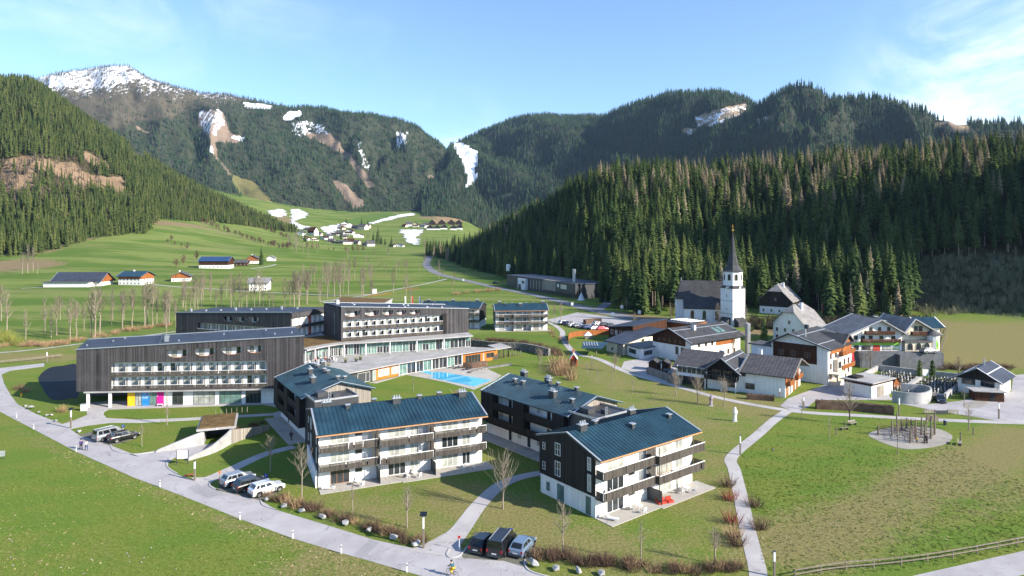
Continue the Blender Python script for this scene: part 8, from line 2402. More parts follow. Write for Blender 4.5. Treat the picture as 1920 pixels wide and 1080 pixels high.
# ------------------------------------------------------------------ people
def body_mesh(name, joints, edges, mat, parent, sub=1):
 me = bpy.data.meshes.new(name); me.from_pydata([j[0] for j in joints], edges, []); me.materials.append(mat)
 o = bpy.data.objects.new(name, me); COL.objects.link(o)
 m = o.modifiers.new('skin', 'SKIN'); m.use_smooth_shade = True
 for k, j in enumerate(joints):
  sv = me.skin_vertices[0].data[k]; sv.radius = (j[1], j[1]); sv.use_root = (k == 0)
 s = o.modifiers.new('sub', 'SUBSURF'); s.levels = sub; s.render_levels = sub
 o.parent = parent
 return o
def person(loc, rz, label, top, legs, pose='walk', scale=1.0, hairmat=None, group=None):
 """one continuous body; jacket, trousers and hair are its children"""
 e = empty('person', loc, rz, label, 'person', group); e.scale = (scale,) * 3
 J = {'pel': ((0, 0, .95), .13), 'wai': ((.01, 0, 1.10), .12), 'che': ((.03, 0, 1.32), .15), 'nec': ((.03, 0, 1.50), .055), 'chi': ((.05, 0, 1.58), .075), 'hea': ((.05, 0, 1.68), .098), 'top': ((.03, 0, 1.75), .06), 'nos': ((.135, 0, 1.655), .018)}
 st = .22 if pose == 'walk' else .03
 for s, nm in ((1, 'L'), (-1, 'R')):
  f = st * s
  if pose == 'ride':
   J.update({nm + 'hip': ((.0, .10 * s, .92), .10), nm + 'kne': ((.36, .11 * s, .70 + .12 * s), .062), nm + 'ank': ((.16, .11 * s, .34 + .12 * s), .042), nm + 'toe': ((.32, .12 * s, .30 + .12 * s), .036),
                      nm + 'sho': ((.16, .17 * s, 1.38), .07), nm + 'elb': ((.36, .23 * s, 1.16), .047), nm + 'wri': ((.56, .21 * s, 1.06), .033), nm + 'pal': ((.62, .20 * s, 1.04), .036)})
  elif pose == 'sit':
   J.update({nm + 'hip': ((.0, .10 * s, .92), .10), nm + 'kne': ((.42, .11 * s, .95), .065), nm + 'ank': ((.44, .11 * s, .53), .045), nm + 'toe': ((.58, .12 * s, .50), .038),
                      nm + 'sho': ((.03, .18 * s, 1.42), .07), nm + 'elb': ((.08, .24 * s, 1.15), .048), nm + 'wri': ((.30, .17 * s, 1.10), .034), nm + 'pal': ((.37, .15 * s, 1.10), .036)})
  else:
   J.update({nm + 'hip': ((.0, .10 * s, .90), .10), nm + 'kne': ((f * .6 + .04, .11 * s, .50), .064), nm + 'ank': ((f * 1.1 - .02, .11 * s, .09), .045), nm + 'toe': ((f * 1.1 + .15, .12 * s, .045), .038),
                      nm + 'sho': ((.02, .18 * s, 1.42), .07), nm + 'elb': ((-f * .5, .25 * s, 1.15), .048), nm + 'wri': ((-f * .9 + .08, .25 * s, .92), .034), nm + 'pal': ((-f * .9 + .11, .25 * s, .86), .036)})
 J['pel'] = (J['pel'][0], .14)
 if pose == 'ride':
  for k_ in ('wai', 'che', 'nec', 'chi', 'hea', 'top', 'nos'):
   p, r_ = J[k_]; J[k_] = ((p[0] + (p[2] - .95) * .28, p[1], p[2] - (p[2] - .95) * .05), r_)
 E = [('pel', 'wai'), ('wai', 'che'), ('che', 'nec'), ('nec', 'chi'), ('chi', 'hea'), ('hea', 'top'), ('chi', 'nos')]
 for nm in 'LR':
  E += [('pel', nm + 'hip'), (nm + 'hip', nm + 'kne'), (nm + 'kne', nm + 'ank'), (nm + 'ank', nm + 'toe'), ('che', nm + 'sho'), (nm + 'sho', nm + 'elb'), (nm + 'elb', nm + 'wri'), (nm + 'wri', nm + 'pal')]
  pal = Vector(J[nm + 'pal'][0]); wri = Vector(J[nm + 'wri'][0]); d = (pal - wri).normalized(); sd = d.cross(Vector((0, 0, 1)) if abs(d.z) < .8 else Vector((0, 1, 0))).normalized()
  for k in range(4):
   b = pal + d * .045 + sd * (.03 * (k - 1.5) * .75); m_ = b + d * (.045 - .004 * abs(k - 1.5)); t_ = m_ + (d * .6 + Vector((0, 0, -.5))).normalized() * .03
   J['%sf%d' % (nm, k)] = (tuple(b), .011); J['%sg%d' % (nm, k)] = (tuple(m_), .0095); J['%sh%d' % (nm, k)] = (tuple(t_), .008)
   E += [(nm + 'pal', '%sf%d' % (nm, k)), ('%sf%d' % (nm, k), '%sg%d' % (nm, k)), ('%sg%d' % (nm, k), '%sh%d' % (nm, k))]
  th = pal + sd * .045 + d * .01; J[nm + 'th'] = (tuple(th), .012); J[nm + 'ti'] = (tuple(th + sd * .02 + d * .035), .009); E += [(nm + 'pal', nm + 'th'), (nm + 'th', nm + 'ti')]
 names = ['pel'] + [k for k in J if k != 'pel']; ix = {k: i for i, k in enumerate(names)}
 body_mesh('body', [J[k] for k in names], [(ix[a], ix[b]) for a, b in E], M['skin'], e)
 def cloth(nm, keys, edges, mat, grow):
  ii = {k: i for i, k in enumerate(keys)}
  body_mesh(nm, [(J[k][0], J[k][1] + grow) for k in keys], [(ii[a], ii[b]) for a, b in edges], mat, e)
 cloth('jacket', ['che', 'wai', 'pel', 'Lsho', 'Lelb', 'Lwri', 'Rsho', 'Relb', 'Rwri'], [('che', 'wai'), ('wai', 'pel'), ('che', 'Lsho'), ('Lsho', 'Lelb'), ('Lelb', 'Lwri'), ('che', 'Rsho'), ('Rsho', 'Relb'), ('Relb', 'Rwri')], top, .022)
 cloth('trousers', ['pel', 'Lhip', 'Lkne', 'Lank', 'Rhip', 'Rkne', 'Rank'], [('pel', 'Lhip'), ('Lhip', 'Lkne'), ('Lkne', 'Lank'), ('pel', 'Rhip'), ('Rhip', 'Rkne'), ('Rkne', 'Rank')], legs, .015)
 cloth('shoes', ['Lank', 'Ltoe'], [('Lank', 'Ltoe')], M['rubber'], .012); cloth('shoes', ['Rank', 'Rtoe'], [('Rank', 'Rtoe')], M['rubber'], .012)
 h = Vector(J['hea'][0])
 J['h1'] = (tuple(h + Vector((-.035, 0, .035))), .085); J['h2'] = (tuple(h + Vector((-.06, 0, -.05))), .06); J['h3'] = (tuple(h + Vector((.0, 0, .075))), .065)
 cloth('hair', ['h1', 'h2', 'h3'], [('h1', 'h2'), ('h1', 'h3')], hairmat or M['hair'], .008)
 return e
def cloth_mat(n, c): return simple(n, c, .85, .2, 0, .15, 8)
M['c_teal'] = cloth_mat('teal_cloth', (.03, .10, .12, 1)); M['c_yellow'] = cloth_mat('yellow_cloth', (.72, .42, .02, 1)); M['c_dark'] = cloth_mat('dark_cloth', (.03, .03, .045, 1)); M['c_purple'] = cloth_mat('purple_cloth', (.06, .05, .16, 1)); M['c_pale'] = cloth_mat('pale_cloth', (.42, .42, .40, 1)); M['c_jeans'] = cloth_mat('blue_jeans', (.05, .075, .14, 1)); M['c_red'] = cloth_mat('red_cloth', (.45, .04, .03, 1))
def bicycle(loc, rz, label, mat):
 e = empty('bicycle', loc, rz, label, 'bicycle')
 for x in (-.52, .52):
  t = LB(); n = 20; ring = [(x + .34 * math.cos(2 * math.pi * k / n), 0, .34 + .34 * math.sin(2 * math.pi * k / n)) for k in range(n + 1)]
  t.tube(ring, .022, 5, cap=False); w = t.build('wheel', M['rubber'], e)
  s = LB()
  for k in range(8): s.tube([(x, 0, .34), (x + .33 * math.cos(k * .785), 0, .34 + .33 * math.sin(k * .785))], .004, 3)
  s.build('spokes', M['metal'], w)
 f = LB()
 for a, b in (((-.52, 0, .34), (-.08, 0, .30)), ((-.08, 0, .30), (-.22, 0, .82)), ((-.22, 0, .80), (.36, 0, .84)), ((-.08, 0, .30), (.38, 0, .78)), ((-.52, 0, .34), (-.2, 0, .78)), ((.52, 0, .34), (.36, 0, .94))): f.tube([a, b], .02, 6)
 f.build('frame', mat, e)
 h = LB(); h.tube([(.42, -.28, 1.03), (.36, -.1, 1.02), (.36, .1, 1.02), (.42, .28, 1.03)], .014, 5); h.tube([(.36, 0, .94), (.36, 0, 1.02)], .016, 5); h.build('handlebar', M['dmetal'], e)
 s = LB(); s.box(I3, -.36, -.10, -.07, .07, .86, .91); s.tube([(-.22, 0, .8), (-.23, 0, .87)], .014, 5); s.build('saddle', M['rubber'], e)
 return e
pr = gp(848, 1081); hdg = math.atan2(.62, -.78)
bicycle(pr, hdg, 'bicycle under the rider on the road at the bottom', M['dmetal'])
person(pr + Vector((-.12 * math.cos(hdg), -.12 * math.sin(hdg), 0)), hdg, 'cyclist in dark teal jacket and yellow trousers on the road at the bottom', M['c_teal'], M['c_yellow'], 'ride')
person(gp(152, 843), 2.4, 'walker in dark purple jacket on the road below the parked silver van', M['c_purple'], M['c_dark'], 'walk')
person(gp(162, 845), 2.4, 'walker in pale clothes beside the one in purple on the left road', M['c_pale'], M['c_jeans'], 'walk')
person(gp(1319, 831) if False else at(1719, 831, 0), 1.0, 'child in yellow jacket on the playground gravel', M['c_yellow'], M['c_jeans'], 'stand', .62)
person(at(1738, 832, 0), 2.0, 'adult in dark clothes standing beside the playground posts', M['c_dark'], M['c_dark'], 'stand')
person(gp(546, 826), 1.2, 'person in dark clothes on the shaded path between two blocks', M['c_dark'], M['c_dark'], 'walk')
person(gp(1065, 648), 1.5, 'person in dark clothes walking on the path beside the kindergarten fence', M['c_dark'], M['c_jeans'], 'walk')
for k in range(8):
 p = at(592 + k * 4.4, 682 - (k * 7 % 5) * .7, 3.4)
 person(p - Vector((0, 0, .0)), k * 1.7, 'guest on the restaurant terrace among the tables', (M['c_red'], M['c_dark'], M['c_pale'], M['c_jeans'])[k % 4], M['c_dark'], 'stand', 1, None, 'guests on the restaurant terrace')
for k in range(5):
 garden_set(at(588 + k * 9, 684.5 - k * 1.6, 3.39), k * 1.3, 'small round table on the restaurant terrace', 2, group='tables on the restaurant terrace')
for x, y in ((648, 680), (668, 678), (676, 675), (616, 690)):
 p = at(x, y, 3.39)
 e = empty('potted_shrub', p, 0, 'round green shrub in a pot on the restaurant terrace', 'potted plant', 'potted shrubs on the restaurant terrace')
 mb = LB(); mb.tube([(0, 0, 0), (0, 0, .6)], [.3, .4], 8); mb.build('pot', M['dmetal'], e)
 o = bpy.data.objects.new('foliage', SH['olive'][0]); COL.objects.link(o); o.parent = e; o.location = (0, 0, .5); o.scale = (.55, .55, .7)
e_ = empty('umbrella', at(640, 672, 3.39), 0, 'closed grey parasol on the restaurant terrace', 'umbrella')
mb = LB(); mb.tube([(0, 0, 0), (0, 0, 2.8)], .03, 6); mb.build('pole', M['metal'], e_); mb = LB(); mb.tube([(0, 0, 1.2), (0, 0, 1.6), (0, 0, 2.75)], [.22, .2, .05], 8); mb.build('canopy', M['greywood'], e_)
for k, (x, y) in enumerate(((846, 690), (856, 691.5), (866, 690), (872, 694), (880, 693))):
 lounger(gp(x, y), .5 + k * .1, 'dark sun lounger on the deck between pool and hedge', 'dmetal', 'loungers on the pool deck')
# ------------------------------------------------------------------ lamps, signs, posts
def lamp_post(px, py, hpx, label, solar=False):
 p = gp(px, py); h = px_h(p, hpx)
 e = empty('street_lamp', p, 0, label, 'street lamp')
 mb = LB(); mb.box(I3, -.11, .11, -.11, .11, -.2, h * .62); mb.build('post', M['postwood'], e)
 mb = LB(); mb.box(I3, -.09, .09, -.09, .09, h * .621, h); mb.build('lamp_head', M['whitemetal'], e)
 mb = LB(); mb.box(I3, -.14, .14, -.14, .14, h + .003, h + .06); mb.build('cap', M['dmetal'], e)
 if solar:
  mb = LB(); mb.hexa([(-.4, -.3, h + .1), (.4, -.3, h + .1), (.4, .3, h + .4), (-.4, .3, h + .4), (-.4, -.33, h + .14), (.4, -.33, h + .14), (.4, .27, h + .44), (-.4, .27, h + .44)]); mb.build('solar_panel', M['carglass'], e)
for x, y, h, lb, s in [(133, 803, 34, 'lamp post with a small solar panel at the road bend below the hotel', True), (365, 901, 36, 'wooden lamp post beside the notice board', False), (794, 1028, 60, 'tall lamp post among the brown shrubs at the footpath corner', True), (1388, 853, 36, 'lamp post where the narrow path bends', False), (1452, 1082, 48, 'lamp post at the bottom of the right lawn', False), (1507, 767, 24, 'lamp post at the square end of the path fork', False), (1686, 780, 34, 'lamp post at the right end of the long hedge', False), (1873, 785, 30, 'lamp post near the road at the right', False), (1240, 707, 26, 'pale lamp post beside the brown hedge and sheds', False), (1110, 686, 20, 'lamp post on the path behind the red hut', False), (1462, 747, 20, 'thin lamp post at the garage corner', False), (88, 680, 20, 'lamp post on the tan field left of the hotel', False)]:
 lamp_post(x, y, h, lb, s)
def post_sign(px, py, hpx, mat, label, w=.5, hh=.4, polem='whitemetal', name='sign'):
 p = gp(px, py); h = px_h(p, hpx)
 e = empty(name, p, -.1, label, 'sign')
 mb = LB(); mb.tube([(0, 0, -.2), (0, 0, h)], .04, 6); mb.build('pole', M[polem], e)
 mb = LB(); mb.box(I3, -w / 2, w / 2, -.06, -.03, h - hh, h); mb.build('board', M[mat], e)
 return e
M['orangesign'] = simple('orange_paint', (.75, .20, .03, 1), .6, .3, 0, .08, 2)
post_sign(412, 905, 22, 'orangesign', 'small orange sign on a thin pole at the footpath', .35, .3, 'soffit')
post_sign(861, 1032, 28, 'red', 'pale post with red top at the lawn island', .3, .35)
M['signblue'] = simple('parking_blue', (.02, .06, .35, 1), .5, .3, 0, .05, 2)
def p_sign(px, py, h, lb):
 e = post_sign(px, py, h, 'signblue', lb, .55, .55)
 k = [c for c in e.children if c.name.startswith('board')]
 cu = bpy.data.curves.new('letter', 'FONT'); cu.body = 'P'; cu.size = .5; tmp = bpy.data.objects.new('letter', cu); me = bpy.data.meshes.new_from_object(tmp); bpy.data.objects.remove(tmp); me.materials.clear(); me.materials.append(M['whiteframe'])
 o = bpy.data.objects.new('letter', me); COL.objects.link(o); o.parent = e; o.rotation_euler = (R(90), 0, 0); o.location = (-.15, -.065, px_h(gp(px, py), h) - .46)
p_sign(499, 897, 9, 'blue parking sign on the lawn behind the white car'); p_sign(957, 1002, 12, 'blue parking sign on the lawn behind the black van'); p_sign(231, 808, 12, 'small blue parking sign behind the silver van')
e = empty('notice_board', gp(342, 871), .15, 'large white notice board on two posts at the garage driveway', 'notice board')
for s in (-.85, .85):
 mb = LB(); mb.box(I3, s - .05, s + .05, -.05, .05, -.2, 2.3); mb.build('post', M['dmetal'], e)
mb = LB(); mb.box(I3, -.8, .8, -.03, .03, .95, 2.25); mb.build('board', M['whiteframe'], e)
e = empty('bench', gp(356, 895), .5, 'small brown bench and bin beside the wooden lamp post', 'bench'); mb = LB(); mb.box(I3, -.8, .8, -.25, .25, .40, .47); mb.build('seat', M['oak'], e)
for s in (-.6, .6): mb = LB(); mb.box(I3, s - .1, s + .1, -.2, .2, 0, .397); mb.build('leg', M['greywood'], e)
e = empty('cabinet', gp(157, 770), .1, 'white electrical cabinet beside the hotel columns', 'cabinet'); mb = LB(); mb.box(I3, -.5, .5, -.3, .3, -.1, 1.35); mb.build('case', M['whiteframe'], e); mb = LB(); mb.box(I3, -.54, .54, -.34, .34, 1.353, 1.43); mb.build('lid', M['metal'], e)
e = empty('hydrant', gp(40, 744), 0, 'small yellow and red marker post in the road bend', 'hydrant'); mb = LB(); mb.tube([(0, 0, -.1), (0, 0, .8)], .16, 8); mb.build('body', M['yellow'], e); mb = LB(); mb.tube([(0, 0, .8), (0, 0, 1.05)], [.2, .08], 8); mb.build('cap', M['red'], e)
for x, y in [(31, 782), (63, 804), (143, 846), (300, 912), (450, 974), (549, 1009), (640, 1037), (763, 1072)]:
 p = gp(x, y + 1); e = empty('marker_post', p, 0, 'thin white marker post along the meadow edge of the road', 'marker post', 'white marker posts along the road')
 mb = LB(); mb.box(I3, -.06, .06, -.05, .05, -.2, 1.0); mb.build('post', M['whiteframe'], e); mb = LB(); mb.box(I3, -.063, .063, -.053, .053, .72, .86); mb.build('reflector', M['dmetal'], e)
e = empty('sign', gp(-3, 862), .3, 'pale blue board cut off by the left edge of the photo', 'sign'); mb = LB(); mb.box(I3, -.9, .9, -.04, .04, .5, 1.4); mb.build('board', M['metal'], e)
for s in (-.7, .7): mb = LB(); mb.box(I3, s - .04, s + .04, .045, .1, -.1, 1.3); mb.build('post', M['dmetal'], e)
# white information stones and signs by the valley road
for x, y, h, lb in [(1073, 575, 8, 'white sign at the road junction'), (1149, 598, 12, 'white stele at the car park'), (1166, 586, 14, 'white notice on a post left of the church road'), (1199, 596, 14, 'round-topped white sign near the church road'), (869, 528, 5, 'small white van-like box by the valley road')]: post_sign(x, y, h, 'whiteframe', lb, 1.3, 1.6, 'metal')
# picket railing left, footbridge rails
def fence(spots, h, label, mat='postwood', gap=2.4, rails=2, name='fence', pw=.12):
 pts = smooth_line([at(*p) for p in spots], 12)
 acc = 0; posts = [pts[0]]
 for a, b in zip(pts[:-1], pts[1:]):
  acc += (b - a).length
  if acc >= gap: posts.append(b); acc = 0
 e = empty(name, posts[0], 0, label, 'fence')
 for p in posts[:90]:
  mb = MB(); mb.box(FR(p[:2], (1, .3), (-.3, 1), p.z), -pw / 2, pw / 2, -pw / 2, pw / 2, -.3, h); mb.build('post', M[mat], e)
 for k in range(rails):
  z = h * (.42 + .46 * k / max(1, rails - 1)); mb = MB()
  for a, b in zip(posts[:-1], posts[1:]):
   d = (b - a); f_ = FR(a[:2], d.to_2d(), (-d.y, d.x), 0); L = d.to_2d().length
   mb.hexa([f_(0, -.11, a.z + z), f_(L, -.11, b.z + z), f_(L, -.065, b.z + z), f_(0, -.065, a.z + z), f_(0, -.11, a.z + z + .14), f_(L, -.11, b.z + z + .14), f_(L, -.065, b.z + z + .14), f_(0, -.065, a.z + z + .14)])
  mb.build('rail', M[mat], e)
 return e
fence([(1490, 1086), (1570, 1074), (1673, 1064), (1771, 1052), (1862, 1036), (1960, 1016)], 1.0, 'weathered post and rail fence along the lower right road', 'postwood', 3.0)
fence([(0, 683), (40, 679), (86, 674), (130, 668)], 1.0, 'timber railing of the path bridge at the left edge', 'postwood', 2.2, 3)
fence([(690, 557), (735, 553)], 1.2, 'orange timber rail of the footbridge in the meadow', 'oak', 2.5, 2); fence([(755, 545), (785, 542)], 1.2, 'short orange timber rail on the meadow path', 'oak', 2.5, 2)
fence([(1372, 660), (1400, 662), (1424, 664)], 1.3, 'pale picket fence between the white houses', 'greywood', 1.4, 2)
fence([(1754, 690), (1768, 650), (1778, 615)], 1.3, 'thin fence climbing the edge of the dry field', 'postwood', 4, 2)
# ------------------------------------------------------------------ sculptures, playground, benches
def statue(px, py, hpx, label, mat, seed):
 p = gp(px, py); h = px_h(p, hpx); e = empty('sculpture', p, 0, label, 'sculpture')
 mb = LB(); prof = [(.0, .30), (.12, .36), (.45, .30), (.62, .42), (.78, .36), (.86, .17), (.93, .22), (1.0, .08)]
 n = 12
 rings = []
 for z, r_ in prof: rings.append([(r_ * math.cos(2 * math.pi * k / n) * (1 + .12 * math.sin(3 * k + seed)), .75 * r_ * math.sin(2 * math.pi * k / n) + .12 * math.sin(z * 4 + seed), z * h) for k in range(n)])
 for a, b in zip(rings[:-1], rings[1:]):
  for k in range(n): mb.face([a[k], a[(k + 1) % n], b[(k + 1) % n], b[k]])
 mb.face(rings[0][::-1]); mb.face(rings[-1]); mb.build('figure', M[mat], e, smooth=True)
 mb = LB(); mb.prism([(.5, -.4), (.5, .4), (-.5, .4), (-.5, -.4)], -.1, .08); mb.build('plinth', M['lightconcrete'], e)
M['lilac'] = simple('weathered_lilac_wood', (.30, .24, .27, 1), .9, .1, 0, .3, 3)
statue(1333, 761, 22, 'lilac-grey winged wooden sculpture on the lawn left of the white one', 'lilac', 1); statue(1378, 790, 27, 'slim white stone sculpture on the lawn beside the path fork', 'plaster', 2)
CF = empty('climbing_frame', at(1705, 825, 0), 0, 'playground climbing frame of tall rough posts with nets', 'playground')
posts = []
for x, yb, yt in [(455, 385, 262), (635, 390, 195), (692, 330, 95), (760, 330, 175), (818, 300, 170), (885, 305, 180), (868, 487, 262), (940, 432, 185), (1008, 384, 150), (1052, 484, 245), (1070, 330, 150), (1132, 432, 165), (1185, 378, 60)]:
 p = at(1580 + x / 6.857, 760 + yb / 6.857, 0); h = px_h(p, (yb - yt) / 6.857)
 mb = MB(); lean = Vector((.12 * math.sin(x), .1 * math.cos(x), 0)); mb.tube([p - Vector((0, 0, .2)), p + lean * h * .25 + Vector((0, 0, h * .5)), p + lean * h * .3 + Vector((0, 0, h))], [.17, .15, .12], 7); mb.build('post', M['postwood'], CF); posts.append((p, h))
for a, b in ((1, 3), (2, 4), (3, 6), (4, 8), (5, 10), (7, 9), (6, 7), (8, 11), (11, 12), (1, 6), (4, 7), (0, 1)):
 pa, ha = posts[a]; pb, hb_ = posts[b]; mb = MB()
 for k in range(4):
  z = .35 + k * .55; mid = pa.lerp(pb, .5) + Vector((0, 0, z - .18))
  mb.tube([pa + Vector((0, 0, z)), mid, pb + Vector((0, 0, z))], .028, 4)
 for k in range(1, 7):
  q_ = pa.lerp(pb, k / 7); mb.tube([q_ + Vector((0, 0, .2)), q_ + Vector((0, 0, 1.9))], .022, 4)
 mb.build('climbing_net', M['twigbrown'], CF)
pa, ha = posts[12]; f_ = FR((pa.x - .7, pa.y), (1, 0), (0, 1)); part(CF, 'lookout', 'postwood', [(0, 1.5, .2, 1.4, 2.4, 2.5), (0, 1.5, .2, .26, 2.5, 3.3), (0, 1.5, 1.34, 1.4, 2.5, 3.3)], f_)
mb = MB(); mb.tube([posts[6][0] + Vector((0, 0, .12)), posts[9][0] + Vector((.6, 0, .12))], .12, 6); mb.build('balance_beam', M['postwood'], CF)
def bench(px, py, rz, label, mat='greywood', back=True):
 e = empty('bench', gp(px, py), rz, label, 'bench')
 mb = LB()
 for k in range(3): mb.box(I3, -.9, .9, -.25 + k * .17, -.11 + k * .17, .42, .47)
 mb.build('seat', M[mat], e)
 if back:
  mb = LB()
  for k in range(2): mb.hexa([(-.9, .28, .55 + k * .18), (.9, .28, .55 + k * .18), (.9, .32, .55 + k * .18), (-.9, .32, .55 + k * .18), (-.9, .32, .69 + k * .18), (.9, .32, .69 + k * .18), (.9, .36, .69 + k * .18), (-.9, .36, .69 + k * .18)])
  mb.build('backrest', M[mat], e)
 for s in (-.7, .7):
  mb = LB(); mb.box(I3, s - .05, s + .05, -.22, .26, 0, .417); mb.build('leg', M['dmetal'], e)
bench(1599, 797, .35, 'pale wooden bench beside the full bare tree'); bench(1800, 834, .9, 'pale reclining bench on the lawn right of the playground'); bench(1583, 806, .3, 'low bench between two short posts left of the playground', 'postwood', False)
e = empty('litter_bin', at(1772, 797, 0), 0, 'dark litter bin on the lawn behind the playground', 'bin'); mb = LB(); mb.tube([(0, 0, 0), (0, 0, .9)], .3, 9); mb.build('body', M['dmetal'], e); mb = LB(); mb.tube([(0, 0, .903), (0, 0, 1.05)], [.34, .1], 9); mb.build('lid', M['metal'], e)
e = empty('bicycle_stand', gp(1765, 777), 0, 'dark bicycle stand with two grey panels beside the path', 'bicycle stand')
for s, w, m_ in ((-3.6, 2.2, 'greywood'), (1.3, 2.2, 'greywood'), (-1.3, 2.5, 'dmetal')): mb = LB(); mb.box(I3, s, s + w, -.06, .06, .35 if m_ == 'greywood' else .1, .95 if m_ == 'greywood' else .8); mb.build('panel', M[m_], e)
for s in (-3.5, -1.2, 1.25, 3.4): mb = LB(); mb.box(I3, s, s + .1, .065, .15, -.1, .95); mb.build('post', M['dmetal'], e)
for k, (x, y) in enumerate([(1568, 816), (1585, 803), (1801, 826), (1825, 816), (1646, 816)]):
 p = gp(x, y); e = empty('short_post', p, 0, ('short wooden post left of the bench', 'short wooden post beside the bench', 'short post right of the playground gravel', 'taller post at the far right of the playground', 'single post on the left rim of the gravel')[k], 'post'); mb = LB(); mb.tube([(0, 0, -.2), (0, 0, 1.4)], .11, 7); mb.build('shaft', M['postwood'], e); mb = LB(); mb.tube([(0, 0, 1.403), (0, 0, 1.5)], [.11, .04], 7); mb.build('cap', M['postwood'], e)
# ------------------------------------------------------------------ graveyard
GRV = []
mats_g = ('stone', 'dmetal', 'lightconcrete', 'stone')
def grave(mat, shape):
 e = empty('grave', (0, 0, 0), 0, 'small dark grave with headstone and planted bed in the graveyard', 'grave', 'graves in the graveyard')
 mb = LB(); mb.box(I3, -.45, .45, -1.7, 0, 0, .14); mb.build('border', M['stone'], e)
 mb = LB(); mb.box(I3, -.36, .36, -1.6, -.1, .143, .24); mb.build('bed', M['undergrowth'], e)
 mb = LB()
 if shape == 0: mb.prism([(-.35, .02), (.35, .02), (.35, .2), (-.35, .2)], 0, 1.05)
 elif shape == 1: mb.box(I3, -.06, .06, .05, .15, 0, 1.5); mb.box(I3, -.35, -.061, .06, .14, .95, 1.07); mb.box(I3, .061, .35, .06, .14, .95, 1.07)
 else:
  ring = [(-.32, 0)] + [(.32 * -math.cos(k * math.pi / 8), .8 + .32 * math.sin(k * math.pi / 8)) for k in range(9)] + [(.32, 0)]
  A = [(x, .02, z) for x, z in ring]; B = [(x, .18, z) for x, z in ring]; mb.face(A); mb.face(B[::-1])
  for k in range(len(ring)): mb.face([A[k], A[(k + 1) % len(ring)], B[(k + 1) % len(ring)], B[k]])
 mb.build('headstone', M[mat], e)
 return e
protos = [grave(mats_g[k % 4], k % 3) for k in range(6)]
rr = random.Random(3); used = set()
spots = []
for r_ in range(8):
 for c_ in range(14):
  x, y = 1652 + c_ * 5.4 + r_ * .6, 703 + r_ * 4.0 - c_ * .1
  if x < 1722 - max(0, (y - 712)) * 1.3 and y > 698 + (x - 1650) * .14: spots.append((x, y))
for r_ in range(8):
 for c_ in range(15):
  x, y = 1704 + c_ * 6.2, 713 + r_ * 4.0
  if 1736 - (y - 712) * 1.25 < x < 1808 - (y - 715) * 1.2 and y < 742: spots.append((x, y))
for i, (x, y) in enumerate(spots):
 k = rr.randrange(6); o = protos[k] if k not in used else copy_tree(protos[k]); used.add(k)
 o.location = at(x + rr.uniform(-1, 1), y + rr.uniform(-.5, .5), 0); o.rotation_euler = (0, 0, .6 + rr.uniform(-.1, .1)); o.scale = (.8, .8, rr.uniform(.75, 1.1))
sheet('graveyard_lawn', [(1640, 707), (1648, 696), (1722, 706), (1812, 716), (1772, 746), (1748, 742), (1690, 736), (1655, 734)], .035, simple('graveyard_grass', (.06, .085, .025, 1), .95, .1, 0, .5, .8), 'worn grass and gravel of the graveyard', cat='lawn')
e = empty('wayside_shrine', at(1679, 728, 0), .3, 'small brown wooden shrine roof standing in the graveyard', 'shrine'); f_ = FR(at(1676, 728, 0)[:2], (1, .2), (-.2, 1)); gable_wall(e, f_, 1.6, 1.4, 1.6, 2.6, None, 'oak', 't'); gable_roof(e, f_, 1.6, 1.4, 1.6, 2.6, None, 't', (.2, .2, .25, .25), .08, 'brownwood')
# ------------------------------------------------------------------ tufts on the near meadows
def tuft(seed, mat):
 q_ = random.Random(seed); mb = LB()
 for k in range(14):
  a = q_.uniform(0, 6.28); d = q_.uniform(0, .22); p = Vector((math.cos(a) * d, math.sin(a) * d, 0)); h = q_.uniform(.07, .20)
  b = q_.uniform(0, 3.14); s = Vector((math.cos(b), math.sin(b), 0)) * .03
  e_ = p + Vector((q_.uniform(-.12, .12), q_.uniform(-.12, .12), h)); mb.face([p - s, p + s, e_])
 return mass_mesh([(mb, mat)], 'tuft')
M['blade'] = foliage('grass_blades', [(.2, (.08, .14, .022, 1)), (.5, (.125, .19, .034, 1)), (.9, (.19, .24, .06, 1))], .5)
M['straw'] = foliage('straw_blades', [(.2, (.20, .175, .07, 1)), (.5, (.33, .28, .14, 1)), (.9, (.50, .43, .25, 1))], .5)
n = 46000
X = NP.uniform(-75, 75, n); Y = NP.uniform(64, 128, n)
px_, py_ = CX + FPX * X / Y, HZ + FPX * CAMZ / Y
road_poly = road_low + road_up
left = (py_ > np.interp(px_, [p[0] for p in road_low], [p[1] for p in road_low]) + 3) & (px_ > -40) & (px_ < 900)
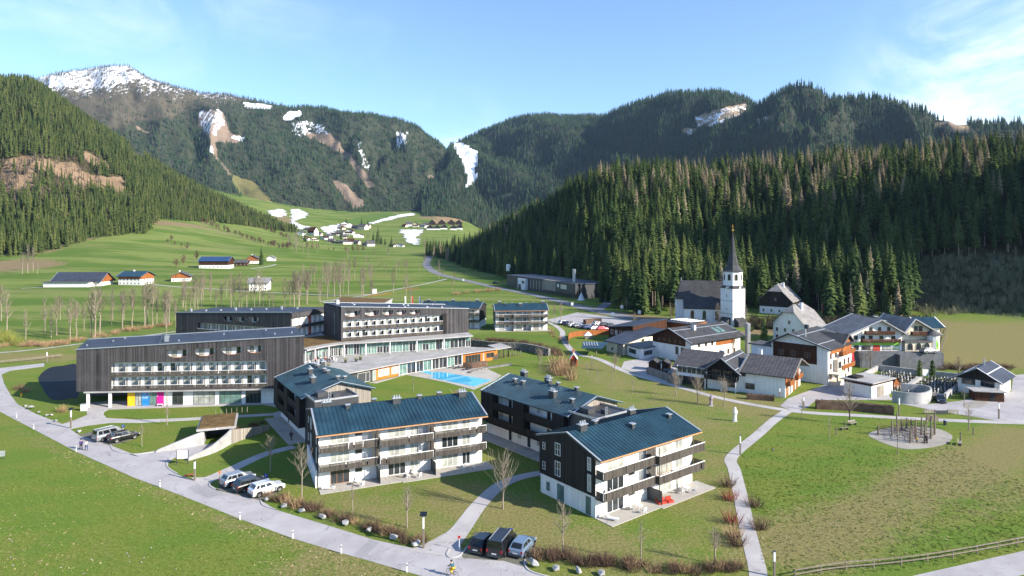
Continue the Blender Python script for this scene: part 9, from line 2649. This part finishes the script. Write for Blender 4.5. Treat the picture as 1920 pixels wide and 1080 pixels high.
path_x = np.interp(py_, [771, 790, 816, 846, 863, 882, 930, 1000, 1070, 1110], [1478, 1450, 1420, 1384, 1370, 1377, 1388, 1403, 1420, 1424])
rightm = (px_ > path_x + 14) & (px_ < 1960) & (py_ > 845 + NP.normal(0, 35, n)) & (py_ < np.interp(px_, [1480, 1771, 1920], [1090, 1060, 1030]))
gr = (((px_ - 1706) / 82) ** 2 + ((py_ - 821) / 24) ** 2) < 1
keep = (left | (rightm & ~gr)) & (py_ < 1110)
T_ = np.stack([X, Y, np.zeros(n)], -1)[keep]
Tx, Ty = px_[keep], py_[keep]
dryv = np.zeros(len(T_))
for pts, w, s in DRY: dryv = np.maximum(dryv, s * np.clip(1.35 - seg_d(T_[:, 0], T_[:, 1], gpl(pts)) / w * .7, 0, 1))
isdry = NP.random(len(T_)) < dryv * .95 - .12
scatter('grass_tufts', T_[~isdry], [tuft(k, M['blade']) for k in range(4)], 'green grass tufts on the near meadows', 'grass', seed=30, smin=.35, smax=.95)
scatter('straw_tufts', T_[isdry], [tuft(9 + k, M['straw']) for k in range(3)], 'dry straw tufts on the near meadows', 'grass', seed=31, smin=.4, smax=1.0)
# ------------------------------------------------------------------ air
def build_haze():
 mb = MB()
 x0, x1, y0, y1, z0, z1 = -6500, 6500, -3600, 7200, -80, 1400
 mb.hexa([(x0, y0, z0), (x1, y0, z0), (x1, y1, z0), (x0, y1, z0), (x0, y0, z1), (x1, y0, z1), (x1, y1, z1), (x0, y1, z1)])
 m = bpy.data.materials.new('haze'); m.use_nodes = True
 n, l = m.node_tree.nodes, m.node_tree.links
 n.clear()
 out = n.new('ShaderNodeOutputMaterial')
 v = n.new('ShaderNodeVolumePrincipled')
 v.inputs['Color'].default_value = (.50, .70, 1, 1)
 v.inputs['Density'].default_value = .00003
 v.inputs['Anisotropy'].default_value = .3
 l.new(v.outputs[0], out.inputs['Volume'])
 o = mb.build('haze', m)
 tag(o, 'thin blue haze in the valley air', 'haze', kind='stuff')
build_haze()
